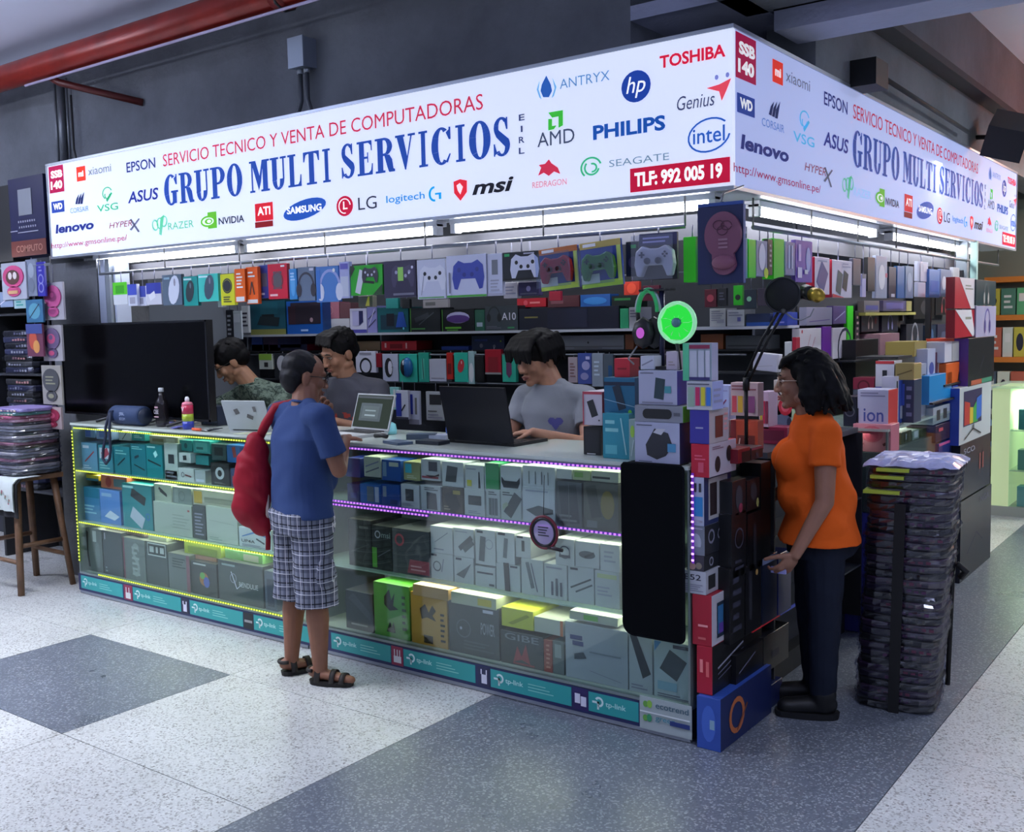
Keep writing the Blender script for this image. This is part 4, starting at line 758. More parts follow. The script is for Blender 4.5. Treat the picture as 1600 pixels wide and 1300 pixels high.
batch('y', .05, .2, [
 ((129, 762, 156, 812), '4a88b4', '', 'r 0 .7 1 1 2c7a98;L .1 .2 .8 .5 3 9cd', 'steel blue box, leftmost on the middle tier of the left counter', {'z': S2}),
 ((157, 766, 188, 820), '5a8cd0', '3a6cb0', 'p dde4f4 .2 .2 .7 .12 .95 .25 .5 .4;r .1 .8 .6 .9 9bd', 'large cornflower blue box with a white curved device'),
 ((192, 757, 238, 830), '178c94', '0e6068', 'D .55 .72 .55 .2 -.35 1c2226;D .5 .25 .5 .28 -.5 c4c8d8;o .85 .3 .08 .02 2a6ad0;r .05 .9 .4 .95 bee', 'large teal box with a black stick and a white router'),
 ((241, 787, 300, 840), 'b4bcae', '9aa294', 'L .5 .2 .95 .7 5 a4ac9e;r .9 .8 .95 .86 b84a4a', 'broad off-white box with faint print on the middle tier'),
 ((302, 790, 321, 840), '3c4444', '', 'L .15 .1 .85 .8 7 99a', 'dark grey box with rows of pale print on its spine'),
 ((323, 793, 371, 852), 'c2cabc', '', 'l .1 .6 .9 .55 .01 a0a898;L .1 .05 .5 .15 2 9a9', 'wide white box with a ruled line on the middle tier'),
 ((374, 826, 424, 866), 'ccd4d8', '', 'p 4a80c0 .1 .55 .5 .85 .9 .65 .9 .6 .5 .75 .1 .5;t .08 .25 .5 .4 222 UP4A;l .55 .5 .8 .3 .08 334;L .1 .05 .9 .18 2 889', 'white box with a blue arc and a black stick on the middle tier'),
], z=S2, group=GBk)
batch('y', .07, .16, [
 ((129, 742, 154, 757), 'c8b030', '', 'r 0 0 1 .4 2a6a88', 'yellow topped flat box high on the middle tier left corner', {'z': .70}),
 ((158, 744, 198, 763), 'c06a48', '', 'r .5 .2 .95 .8 5a7a80;c .3 .5 .4 a03028', 'orange-red and teal flat box lying on the cornflower box', {'z': .665}),
 ((241, 757, 268, 786), 'c4ccb8', '', 'D .5 .6 .8 .16 -.5 202428;D .55 .5 .7 .12 -.4 202428', 'white box with two black memory sticks on the middle tier', {'z': .628}),
 ((270, 762, 299, 788), '8c9a94', '', 'o .5 .5 .3 .06 77857e;r .1 .1 .3 .9 a4b0aa', 'grey-green box beside the memory stick box', {'z': .628}),
 ((302, 768, 374, 788), 'd8d8c0', '', 'r .02 .2 .2 .9 e0b83a;r .25 .3 .95 .6 9ca088', 'long white and yellow box lying above the dark printed spine', {'z': .63}),
 ((375, 791, 396, 822), 'd0d4d4', '', 'D .5 .55 .5 .3 0 2c2e34;L .2 .1 .8 .25 2 889', 'white square box with a black cube above the blue arc box', {'z': .565}),
], group=GBk)
batch('y', .05, .26, [
 ((133, 826, 160, 897), '68706e', '4a524e', 'p 15191a .1 .95 .25 .9 .2 .5 .3 .1 .2 .1 .1 .5;r .5 .7 .7 .95 b8bcba;e .75 .4 .15 .3 7c8482', 'grey box with a black curved band, leftmost on the bottom tier'),
 ((162, 831, 191, 903), '4a5254', '', 'r .1 .8 .14 .95 ccd;L .1 .05 .2 .2 2 9aa', 'dark slate box on the bottom tier beside the grey curved-band box'),
 ((194, 842, 227, 910), '757d7a', '', 't .4 .1 .75 .9 9ea6a4 S;L .4 .1 .75 .85 6 a8b0ae;r 0 0 .06 1 8a4a5a', 'mid grey box with a vertical column of pale letters'),
 ((229, 848, 262, 918), '4e5856', '', 'r .1 .68 .95 .98 c4ccc8;r .13 .71 .92 .95 2e3634;r .2 .76 .4 .9 c4ccc8;r .5 .76 .6 .9 c4ccc8;r .7 .76 .88 .9 c4ccc8', 'dark green-grey box with a framed block emblem at the top'),
 ((264, 866, 297, 924), '6e7674', '', 'L .2 .6 .8 .9 4 4a5250;r .85 0 1 1 8c5864', 'grey box with dark ruled marks and a rosy edge'),
 ((300, 879, 339, 934), '3a3f3e', '', 'e .5 .5 .18 .2 b0703a;e .6 .42 .12 .16 5a6ac0;e .45 .6 .1 .1 70b050;r .1 .9 .6 .95 ccc', 'charcoal box with a small many-coloured fan'),
 ((342, 880, 411, 946), '4c5452', '363e3c', 'l .3 .75 .42 .35 .03 dde;l .42 .35 .55 .5 .02 dde;o .35 .6 .12 .02 aab;t .48 .42 .9 .54 c8ccca RENDULIE;r .1 .88 .4 .93 9aa', 'wide dark grey box with a white line figure and lettering'),
 ((414, 893, 432, 952), '566070', '', 'r .2 .1 .8 .8 3a4050', 'slate blue box beside the customer in plaid shorts'),
], z=S3, group=GC)
batch('y', .09, .22, [
 ((165, 822, 225, 834), '8c7a70', '', 'r .6 .1 .95 .9 5a4438', 'flat brownish pack lying above the slate box on the bottom tier', {'z': .395}),
 ((232, 838, 260, 847), 'b4c0a8', '', '', 'pale flat pack above the framed emblem box', {'z': .365}),
 ((288, 843, 345, 864), 'b8cc3c', '', 'r .1 .1 .9 .5 98b030', 'lime yellow pack lying under the middle shelf of the left counter', {'z': .345}),
 ((303, 868, 338, 878), 'd8a080', '', '', 'salmon flat pack on top of the coloured fan box', {'z': .31}),
 ((352, 862, 410, 877), '88c870', '', 'r .5 .2 .9 .8 d8d8c0', 'light green flat pack on top of the wide lettered box', {'z': .352}),
], group=GC)
H1, H2, H3 = 'goods on the top tier of the right counter', 'goods on the middle tier of the right counter', 'goods on the bottom tier of the right counter'
usb = 'D .5 .5 .25 .7 -.3 5a5e64;r .1 .88 .45 .95 333;L .1 .04 .6 .12 1 99a'
batch('y', .05, .16, [
 ((543, 756, 561, 789), '1c2a78', '', 'r .3 .2 .8 .5 2a3c98', 'dark blue box beside the blue-shirted customer'),
 ((563, 757, 594, 791), '2c74c8', '', 'r .35 .1 .7 .9 7a8a90;r .75 .1 .95 .9 d8e4f4', 'blue box with a grey strip on the upper right tier'),
 ((596, 757, 624, 797), '2454a8', '', 'r .1 .4 .3 .9 9ab;r .5 .1 .9 .3 1c3c80', 'royal blue box with a pale vertical word'),
 ((627, 757, 655, 798), 'cfd1d6', '', 'r .25 .3 .7 .8 4a4644;L .1 .08 .7 .2 2 99a', 'white box with a brown square hard drive'),
 ((658, 759, 688, 801), 'c8cacf', '', 'p 4c4c50 .3 .05 .85 .05 .8 .7 .3 .75;L .2 .8 .9 .95 2 555', 'white box with a tapered grey device'),
 ((691, 762, 723, 806), '4a4038', '', 'p 2c2622 .1 .7 .6 .9 .9 .3 .6 .0 .3 .1;r .55 .75 .9 .9 b09a50;L .1 .1 .4 .3 2 987', 'dark brown box with a gold label'),
 ((726, 764, 757, 810), 'c8cacc', '', 'r .2 .4 .85 .75 3c3e40;L .2 .08 .8 .2 2 99a', 'white box with a black rectangle under the spike picture'),
 ((760, 765, 781, 812), 'bfc3c4', '', 'r .2 .1 .85 .7 6a6e70;r .4 .05 .45 .7 999;r .6 .05 .65 .7 999;L .2 .8 .8 .95 2 555', 'pale box with three grey bars on the upper right tier'),
 ((783, 766, 814, 817), 'c4c8c6', '', 'D .6 .5 .45 1.0 -.6 4c5052;L .1 .8 .6 .95 2 444;p b8c0a0 .1 .3 .4 .5 .3 .6 .1 .5', 'pale box with a dark slanted reader'),
 ((817, 762, 867, 821), 'cfd1d6', '', 'p 5a5e62 .1 .35 .5 .5 .95 .42 .95 .3 .4 .2;L .1 .85 .8 .95 1 aab', 'white box with a slim grey dock above the hanging ring'),
 ((870, 753, 909, 827), '5a5c60', '3a3c40', 'D .5 .5 .7 1.3 .1 44464a;L .1 .1 .8 .3 2 77797c;l .5 0 .5 1 .03 66686c', 'large charcoal box with a faint standing figure'),
 ((912, 755, 966, 832), '5c5a50', '', 'e .7 .55 .2 .3 8c7838;D .3 .6 .3 .8 .2 44443c;r .1 .05 .4 .2 777', 'large dark olive box with a golden blur beside the black pad'),
], z=S1, group=H1)
batch('y', .06, .12, [
 ((541, 716, 563, 755), '1e2c80', '', '', 'plain dark blue box high beside the blue-shirted customer', {'z': .885}),
 ((569, 714, 595, 750), 'c8ccb8', '', 'l .1 .2 .9 .5 .06 667;l .1 .5 .9 .8 .06 88a', 'cream box with grey slashes high on the right counter', {'z': .895}),
 ((597, 719, 626, 756), '2e5cb0', '', 'r .05 .2 .25 .9 8ac;r .4 .7 .9 .9 d8dcc8', 'blue lettered box standing on the royal blue box', {'z': .885}),
 ((631, 722, 656, 752), 'a8a878', '', 'r .1 .4 .5 .9 44bcd8;L .2 .1 .8 .3 2 ddb', 'khaki box with a cyan patch', {'z': .897}),
 ((658, 718, 688, 749), 'c8cad2', '', 'r .4 .45 .85 .9 2c2e3c;r .05 .1 .9 .2 a04050;p 3c1a28 .2 .25 .5 .15 .95 .35 .95 .25', 'white box with a dark cube and a red scribble', {'z': .905}),
 ((691, 722, 724, 759), 'cdd0d6', '', 'p 44484e .15 .2 .65 .2 .75 .8 .25 .85', 'white box with a dark tilted flat drive', {'z': .885}),
 ((727, 727, 756, 762), 'ced0d4', '', 'p 2c2e38 .7 .1 .82 .1 .78 .75 .72 .75;r .1 .15 .35 .4 c8c040;L .1 .8 .6 .9 1 99a', 'white box with a black spike picture', {'z': .88}),
 ((758, 724, 779, 763), '2c9a5a', '', 'r 0 0 .05 1 dde;r .1 .0 .9 .06 dde', 'white-edged box with a solid green panel', {'z': .88}),
 ((782, 728, 814, 764), 'd0d2d6', '', 'p 33363e .05 .6 .2 .45 .8 .45 .95 .6 .95 .4 .85 .2 .15 .2 .05 .4', 'white box with a black curved bar', {'z': .882}),
 ((817, 729, 867, 760), 'd6d8de', '', 'l .2 .3 .2 .8 .04 777;l .4 .3 .4 .8 .04 777;l .6 .3 .6 .8 .04 777;l .8 .3 .8 .8 .04 777', 'white box with four thin upright leads', {'z': .9}),
 ((870, 733, 893, 751), 'd2d4d6', '', '', 'small white box on top of the charcoal box', {'z': .965}),
 ((895, 735, 922, 753), 'c0cc98', '', 'r .1 .3 .6 .8 8ab850', 'small white and green box on top of the olive box', {'z': .965}),
 ((924, 737, 966, 754), 'c4c8b8', '', 'r .05 .3 .7 .5 2c3028', 'pale box with a black line on top of the olive box', {'z': .965}),
], group=H1)
batch('y', .05, .22, [
 ((545, 812, 580, 886), '181a1e', '', 'l .1 .3 .9 .5 .03 444;L .5 .8 .9 .9 1 666', 'black box low behind the customer, on the middle right tier'),
 ((582, 822, 612, 893), '1a1d22', '', 'o .3 .8 .15 .05 bbc;t .5 .74 .95 .86 9aa msi;r .0 .05 .25 .5 5aa832;l .3 .3 .95 .5 .04 667', 'black box with a small shield logo and a green corner'),
 ((614, 828, 671, 908), '4c5056', '303236', 'r 0 0 .12 1 5a5e64;o .2 .75 .14 .05 b84a58;p b04a58 .4 .05 1 .05 1 .35 .48 .35;L .5 .1 .9 .25 2 e8a0a8', 'dark grey box with a rosy red corner block'),
], z=S2, group=H2)
wt = [((673, 823, 707, 863), 'l .2 .4 .8 .8 .03 889;L .15 .1 .6 .2 1 889', 'small white box with a thin slanting stroke'),
 ((709, 826, 740, 868), 'D .6 .5 .2 .8 -.9 4c5056;D .75 .4 .2 .6 -.9 5c6066;L .1 .85 .7 .92 1 99a', 'white box with a forked grey adapter'),
 ((743, 828, 774, 884), 'D .35 .45 .28 1.0 -.1 5c6068;o .7 .6 .2 .03 99a;r .1 .9 .4 .96 223', 'white box with a grey stick and a looped lead'),
 ((776, 832, 804, 879), 'D .5 .5 .22 .9 -.1 70757c;r .1 .9 .5 .98 223', 'white box with a single pale grey stick'),
 ((806, 838, 829, 871), 'r .4 .3 .6 .8 444;r .1 .9 .5 1 223', 'small white box left of the hanging ring'),
 ((868, 842, 897, 876), 'o .5 .5 .3 .06 667;r .2 .3 .8 .4 445', 'white box with a coiled cable right of the ring'),
 ((899, 847, 936, 884), 'e .5 .5 .35 .15 5a5e68;l .4 .4 .8 .6 .08 444', 'white box with a dark knotted lead'),
 ((938, 851, 968, 890), 'L .2 .3 .8 .8 3 aab', 'white box with faint lines near the black pad, upper'),]
wb = [((673, 865, 708, 911), 'o .3 .5 .2 .05 5a5e66;l .5 .3 .6 .8 .05 889;r .05 .88 .3 .96 334', 'white box with a small looped cable'),
 ((710, 871, 740, 919), 'p 5c6068 .1 .3 .6 .6 .9 .8 .5 .2;r .1 .88 .4 .96 334', 'white box with a grey splitter cable'),
 ((743, 886, 774, 929), 'L .1 .6 .9 .8 1 334;r .7 .1 .95 .2 445', 'white box with one bold line of print'),
 ((776, 882, 813, 937), 'D .45 .5 .25 1.1 .05 2c2e34;r .6 .9 .9 .97 445', 'white box with a black upright stick'),
 ((815, 874, 849, 939), 'D .4 .55 .16 1.0 .25 667078;D .6 .5 .05 1.1 .25 667', 'white box with two leaning grey rods'),
 ((851, 882, 886, 946), 'r .3 .1 .4 .5 556;r .5 .1 .6 .6 556;r .7 .1 .8 .5 556;L .1 .85 .8 .95 1 99a', 'white box with three upright grey prongs'),
 ((888, 886, 928, 956), 'l .1 .4 .9 .7 .06 444a50;l .3 .3 .95 .55 .06 555a60;r .1 .9 .4 .96 334', 'white box with two crossed dark pens'),
 ((930, 893, 968, 962), 'r .1 .8 .9 .92 c8d098;L .1 .3 .7 .6 3 aab', 'white box with a cream band near the black pad, lower'),]
batch('y', .06, .2, [(r, 'c6cacc', 'a8acb0', a, l) for r, a, l in wb], z=S2, group=H2)
for i, (r, a, l) in enumerate(wt):
    zb = max(W((wb[i][0][0]+wb[i][0][2])/2, wb[i][0][1], 'y', .06)[2]+.001, S2+.1)
    prod('y', .06, r, .19, 'cbced2', l, a, z=zb, side='a8acb0', group=H2)
batch('y', .05, .26, [
 ((541, 925, 583, 998), '2c2e32', '', 'p 44464a .1 .8 .9 .3 .9 .5 .3 .95;L .2 .1 .8 .2 1 888', 'black box with a pale slanting bar, low beside the bare calves'),
 ((585, 913, 640, 1004), '5aa83e', '3a7a28', 'p 1c2a18 .3 .75 .45 .9 .5 .7 .6 .85 .55 .6 .7 .55 .45 .5 .3 .6;p 1c2a18 .35 .1 .6 .1 .55 .3 .5 .2 .45 .3;L .8 .15 .92 .85 6 2a4a20', 'bright green box with a black splash emblem'),
 ((643, 929, 699, 1016), 'd09a34', 'a07424', 'p 3a2c14 .25 .7 .4 .8 .5 .65 .6 .8 .7 .7 .6 .6 .7 .5 .45 .55 .3 .5;r .35 .05 .6 .2 3a2c14;L .82 .1 .95 .7 6 3a2c14', 'mustard orange box with a dark splash emblem'),
 ((702, 945, 780, 1036), '55595e', '33363a', 'o .3 .5 .18 .02 7a7e84;c .25 .5 .03 ccd;t .65 .45 .92 .68 a8acb4 POWER;L .3 .1 .9 .3 3 6a6e74;r .7 .88 .9 .94 ccd', 'big dark grey box with ring print and pale lettering'),
 ((783, 990, 849, 1056), '484a4e', '', 't .1 .75 .9 .95 8a8c94 GIBE;p a84a50 .3 .1 .4 .6 .5 .3 .6 .7 .7 .1 .5 .2;r .3 .05 .8 .1 a04048', 'charcoal box with pale letters over a red jagged figure'),
 ((850, 1000, 863, 1060), 'a0483c', '', 'L .3 .1 .8 .9 6 d08878', 'narrow brick red box on the bottom right tier'),
 ((864, 1002, 881, 1064), '6a7270', '', 'r .2 .5 .8 .9 98a4a0', 'narrow grey-green box beside the brick red one'),
 ((884, 979, 981, 1080), 'aab0b8', '8a9098', 'r .08 .7 .28 .78 2a3c7c;r .12 .6 .3 .68 2a3c7c;p 5a6068 .15 .35 .35 .4 .3 .5 .15 .45;L .4 .5 .9 .56 1 8a9098;l .4 .2 .9 .1 .01 889', 'very large pale grey box with navy flag marks'),
 ((983, 990, 1019, 1086), 'b2b8bc', '', 'p 2c3036 .05 .95 .35 .95 .95 .35 .6 .25;L .1 .05 .8 .15 2 889', 'tall pale box with a long black stick'),
 ((1022, 1004, 1083, 1095), 'b4c0c4', '9aa', 'D .5 .6 .5 .55 -.5 3c444a;p 4a8ac0 .02 .8 .2 .98 .02 .98;r .5 .9 .9 .96 334;r .1 .15 .6 .3 8ab0c0;L .1 .02 .9 .1 2 667', 'pale box with a black square drive at the counter corner'),
], z=S3, group=H3)
batch('y', .045, .2, [
 ((784, 952, 833, 986), 'c8cc3c', '', 'p a0a430 .2 .2 .8 .8 .9 .7 .35 .15', 'yellow-green box with an olive stroke lying on the charcoal one', {'z': .300}),
 ((835, 967, 880, 998), 'b8bcb4', '', 'r .9 0 1 1 c87850', 'white box with an orange end lying above the brick red one', {'z': .302}),
 ((645, 917, 700, 928), 'c8a070', '', '', 'flat tan pack on the mustard orange box', {'z': .363}),
 ((705, 930, 775, 944), 'b8bca8', '', 'r .6 .2 .9 .8 c8b840', 'flat cream and yellow pack on the big dark grey box', {'z': .36}),
 ((890, 960, 965, 977), 'b4bcb0', '', 'r .3 .2 .6 .8 6ab84a', 'flat pale pack with a green patch on the very large grey box', {'z': .385}),
], group=H3)
# ---- round tag hanging before the glass and the big desk pad hung over it
c = W(849, 832, 'y', -.03); t = thing('hanging_ring', 'dark red and black ring with a printed disc hanging before the white cable boxes', 'ring', (c[0], -.026, c[2]))
mb = MB()
for r_, m_, rr in ((.066, M('701c2c', .4), .006), (.056, M('181820', .4), .007)): mb.tube([(r_*math.cos(a*math.pi/16), 0, r_*math.sin(a*math.pi/16)) for a in range(33)], rr, m_, 8, False)
mb.build('rim', t); MB().prism(circ(0, 0, .05, .05, 20), M('b8a8d8', .3, alpha=.55), .003).build('disc', t)
draw(MB(), 'L .2 .3 .8 .8 4 223', .09, .09, -.0035, -.045, -.045).build('printed_front', t); MB().tube([(.02, 0, -.06), (.09, 0, -.065)], .008, M('2a2026')).build('grip', t); MB().tube([(0, .0, .07), (0, .01, .235)], .0015, M('333'), 5).build('thread', t)
x0, x1 = W(973, 860, 'y', -.02)[0], W(1068, 860, 'y', -.02)[0]; z1 = 1.062; z0 = W(1020, 997, 'y', -.02)[2]
w, h, r_ = x1-x0, z1-z0, .045; t = thing('desk_pad', 'large black desk pad hanging over the right end of the counter front', 'mouse pad', (x0, -.014, z0))
pts = [(w, h-.008), (w-.008, h), (.008, h), (0, h-.008)]+[(r_+r_*math.cos(math.pi+a*math.pi/12), r_+r_*math.sin(math.pi+a*math.pi/12)) for a in range(7)]+[(w-.02+.02*math.cos(-math.pi/2+a*math.pi/12), .02+.02*math.sin(-math.pi/2+a*math.pi/12)) for a in range(7)]
MB().prism(pts, M('05070b', .85, spec=.1), .008).build('pad', t); MB().tube([(p, -.0045, q) for p, q in pts+[pts[0]]], .005, M('090c13', .8, spec=.1), 6).build('stitched_edge', t)
MB().box((.02, -.008, h), (w-.02, .08, h+.004), M('07090e', .8, spec=.1)).build('top_fold', t)
# ---- boxes piled on the counter beside the laptop clerk and at the corner
ZC = 1.0635; CG = 'boxes piled at the counter corner'
batch('y', .06, .18, [
 ((912, 667, 939, 716), '17181c', '', 'r .1 .1 .9 .9 23242a;r .2 .02 .7 .06 ccc', 'black box standing on the countertop right of the clerk', {'z': ZC, 'v': .12}),
 ((911, 612, 941, 664), 'c4bcc4', 'd05058', 'D .5 .5 .35 .75 .35 26282c;r 0 .92 1 1 b84050;r 0 0 .06 1 b84050;c .85 .15 .04 333', 'white and red box with a dark oval mouse, on the black box', {'z': ZC+.1225, 'v': .12}),
 ((942, 646, 983, 720), '2c8c9c', '', 'L .1 .55 .6 .9 2 8cc;r .1 .1 .55 .3 5ab0b8;l .9 .1 .7 .9 .05 9cc', 'tall teal box on the countertop before the blue printer box', {'z': ZC, 'd': .10}),
 ((983, 655, 994, 720), '90a8a4', '', 'e .5 .7 .3 .15 9ac84a;l .3 .1 .7 .5 .1 bcc', 'grey-green box end beside the big hexagon box', {'z': ZC, 'd': .1, 'v': .05}),
 ((944, 590, 992, 642), '226888', '164a68', 'r 0 .78 1 .88 14233c;D .5 .45 .25 .7 .3 1a2c3c;l 0 .4 1 .2 .02 9bc;c .85 .06 .06 7ac83a', 'teal-blue printer box with a dark picture, above the tall teal box', {'z': ZC+.176, 'v': .10}),
 ((960, 560, 984, 589), 'c02838', '8a1c28', 'r .2 .4 .8 .5 8c1420', 'small bright red box on the teal-blue printer box', {'z': 1.384, 'v': .12, 'd': .08}),
 ((992, 660, 1062, 725), 'b0b4cc', '1c2456', 'p 2a2c34 .25 .45 .45 .85 .75 .75 .85 .45 .7 .2 .5 .1 .28 .2;p c8c8d0 .42 .75 .6 .7 .7 .85 .5 .85;r .74 .3 .92 .5 4a90b8;L .05 .9 .4 .95 1 556;L .1 .03 .4 .07 1 667', 'large white box with a black hexagonal device at the counter corner', {'z': ZC, 'v': .01}),
 ((992, 634, 1067, 659), '8f929c', '6ab428', 'r .25 .2 .7 .8 1e2024;e .25 .5 .08 .3 1e2024;e .7 .5 .08 .3 1e2024;r .82 .4 .95 .6 5c5e66', 'grey box with a long black rounded bar and lime end', {'z': 1.2225, 'v': .01}),
 ((998, 579, 1058, 633), 'b4b6cc', '4a46a0', 'p 2c4048 .4 .2 .65 .15 .7 .75 .45 .8;r .68 .35 .85 .55 4a98a0;L .05 .9 .4 .95 1 556;r .1 .05 .9 .09 889', 'white box with a dark upright device and violet side', {'z': 1.2865, 'v': .02}),
], group=CG)
# headset on its stand and the round green fan
b = W(1033, 573, 'y', .12); zt0 = 1.419
t = thing('headset_stand', 'tall dark headset stand on the topmost corner box', 'stand', (b[0]+.005, .12, zt0))
MB().box((-.07, -.06, 0), (.07, .06, .012), M('18191d', .4)).build('foot', t); MB().tube([(0, 0, .012), (0, 0, .31)], .011, M('2a2c4c', .25, .3), 10).build('post', t); MB().box((-.09, -.02, .30), (.05, .02, .308), M('15161a', .4)).build('crossbar', t)
t = thing('gaming_headset', 'black headset with glowing magenta cup and green band on the stand', 'headset', (b[0]-.05, .115, zt0+.02))
mb = MB(); mb.tube([(.05*math.cos(a), .0, .20+.085*math.sin(a)) for a in [math.pi*k/12 for k in range(13)]], .012, M('a8b4b4', .3, .3), 8, True); mb.build('headband', t)
MB().tube([(.043*math.cos(a), -.006, .20+.085*math.sin(a)) for a in [math.pi*k/12 for k in range(13)]], .010, M('2a9a5a', .4, emit=.25), 8).build('inner_band', t)
for s in (-1, 1):
    mb = MB(); mb.lathe([(.052, 0), (.055, .012), (.045, .03), (.02, .034)], M('17181c', .4), (s*.018, -.0, .12), 8, lambda v: (v[0]*.9, -v[2] if s < 0 else v[2], v[1]*1.15)); mb.tube([(s*.05, 0, .22), (s*.045, 0, .16)], .009, M('222'), 8); mb.build('ear_cup', t)
MB().lathe([(.018, 0), (.016, .003)], emat('c060d0', .9), (-.018, -.036, .12), 12, lambda v: (v[0], -v[2], v[1]*1.2)).build('lit_badge', t)
MB().tube([(-.04, -.02, .07), (-.07, -.04, .02), (-.04, -.05, .0)], .004, M('888'), 6).build('microphone_boom', t)
c = W(1058, 504, 'y', .06); t = thing('ring_fan', 'glowing green round LED fan standing beside the headset stand', 'fan', (c[0], .06, c[2]))
Tn = lambda v: (v[0], -v[2], v[1]); rf = .077
GR = emat('35f050', .85)
MB().lathe([(rf, -.012), (rf+.004, 0), (rf, .012), (rf-.008, .012), (rf-.008, -.012), (rf, -.012)], M('9ae8b0', .2, emit=.5), (0, 0, 0), 32, Tn).build('outer_ring', t)
MB().lathe([(.018, -.01), (.018, .012), (.008, .013)], M('5a8a90', .3, .3), (0, 0, 0), 16, Tn).build('hub', t)
for k in range(9):
    a0 = k*2*math.pi/9; mb = MB(); P = [(.017, 0), (.045, .02), (rf-.009, .10), (rf-.009, .80), (.05, .68), (.017, .62)]
    q = [(r_*math.cos(a0+a), r_*math.sin(a0+a)) for r_, a in P]; mb.add([(x, -.004+.006*(i % 2), z) for i, (x, z) in enumerate(q)]+[(x, .0+.006*(i % 2), z) for i, (x, z) in enumerate(q)], [(0, 1, 2, 3, 4, 5), (11, 10, 9, 8, 7, 6)], GR); mb.build('blade', t)
MB().tube([(0, 0, -rf), (0, .02, zt0-c[2])], .008, M('222')).build('stand', t)
batch('y', .05, .06, [
 ((1001, 556, 1022, 577), 'c8ccd8', '', 'l .1 .3 .9 .7 .1 889', 'crumpled white carton under the headset', {'z': zt0}),
 ((1041, 549, 1058, 574), 'c8bcc8', '', 'L .2 .2 .8 .5 2 a99', 'small pinkish white carton under the green fan', {'z': zt0}),
], group=CG)
# ============================================================ CORNER COLUMN AND THE SHORT SIDE
CC = 'boxes stacked up the kiosk corner post'
def cprod(pL, pM, pR, yT, yB, col, side, label, art='', sart='', y0=.0, z0=None, z1=None):
    x0 = W(pL, (yT+yB)/2, 'y', y0)[0]; x1 = W(pM, (yT+yB)/2, 'y', y0)[0]; y1 = W(pR, (yT+yB)/2, 'x', x1)[1]; m = (pL+pM)/2
    zb = W(m, yB, 'y', y0)[2] if z0 is None else z0; zt = W(m, yT, 'y', y0)[2] if z1 is None else z1
    w, d, h = x1-x0, max(y1-y0, .03), zt-zb; mb = MB(); carton(mb, w, d, h, M(col, .4), M(side, .4))
    o = mb.build('product_box', None, ((x0+x1)/2, y0+d/2, zb), 0, label=label, cat='box', group=CC)
    if art: draw(MB(), art, w, h, -d/2-.0006, -w/2, 0).build('printed_front', o)
    if sart: draw(MB(), sart, d, h, 0, -d/2, 0).build('printed_side', o, (w/2+.0006, 0, 0), math.pi/2)
    return zt
cz = cprod(1089, 1126, 1205, 1090, 1165, '3454a8', '1c2858', 'blue box at the foot of the corner column, resting on the floor', 'e .5 .5 .3 .35 4468c0;L .55 .3 .75 .7 1 8ab', 'o .3 .5 .35 .1 c06a3a;l .3 .2 .5 .6 .05 8a4a2a', y0=-.02, z0=.001)
cz = cprod(1089, 1113, 1190, 1010, 1090, 'b01c34', '101014', 'crimson box with a black slashed side, second from the floor at the corner', 'L .2 .3 .4 .9 1 e88;L .6 .2 .8 .9 1 d66', 'l .1 .5 .6 .75 .04 99a;l .1 .38 .6 .62 .03 667;l .1 .28 .5 .46 .03 556', z0=cz+.001)
cz = cprod(1082, 1112, 1138, 930, 1009, 'a81a30', 'b8b4bc', 'red box with a pale side showing a blue phone, third from the floor', 'L .3 .35 .8 .45 1 e99;L .3 .1 .7 .2 1 c66', 'r .3 .12 .7 .82 16283c;r .34 .2 .66 .75 2a6a9a;r .4 .2 .66 .4 5a3a98', z0=cz+.001)
cz = cprod(1066, 1103, 1138, 892, 929, 'b8bac4', 'a8a8b0', 'white box with bold dark print above the red phone box', 't .1 .6 .8 .85 223 E52;L .1 .1 .9 .45 4 889', 'r .1 .2 .4 .8 18181c;r .55 .2 .85 .8 18181c', z0=cz+.001)
cz = cprod(1074, 1100, 1136, 868, 890, '3c3844', '1a1c22', 'charcoal box with small copper rings in the corner column', 'c .3 .3 .25 a88478;c .7 .35 .22 8a8070', 'o .3 .5 .3 .1 889;o .75 .5 .3 .1 778', z0=cz+.001)
cz = cprod(1074, 1101, 1134, 822, 867, '7c8490', '20232c', 'grey box with a pale dome picture in the corner column', 'e .5 .45 .32 .3 a8b0bc;r .1 .1 .9 .3 7c8490;r .1 .9 .9 .94 aab', 'o .3 .6 .25 .08 778;o .7 .6 .2 .07 667', z0=cz+.001)
cz = cprod(1081, 1100, 1142, 746, 816, 'b4bcd0', '24305c', 'white box with a blue block beside the purple light strip', 'r .1 .2 .9 .6 2a88c8;r .2 .7 .4 .88 2c2e38;r .6 .7 .8 .88 2c2e38;L .1 .05 .9 .15 1 99a', 'r .15 .1 .85 .95 a8a4a4;r .2 .18 .45 .85 241418;r .55 .18 .8 .85 14161c;l .6 .6 .8 .4 .05 8a8c30', z0=cz+.001)
cz = cprod(1080, 1108, 1150, 694, 745, 'c01c38', 'b8b0bc', 'scarlet box with a pale side showing two dark earpieces', 'r .4 .15 .7 .45 d05068;L .2 .5 .8 .7 2 e06078', 'e .3 .35 .1 .25 22181c;e .72 .6 .1 .25 22181c;L .1 .8 .5 .92 2 867', z0=cz+.001)
cz = cprod(1078, 1108, 1138, 641, 693, '3c3898', 'b0a8ac', 'violet-blue box with one white line above the scarlet box', 'r .3 .45 .7 .5 aac', 'r .3 .15 .7 .8 6a2c24;L .75 .3 .95 .9 4 d99', z0=cz+.001)
zp = cz
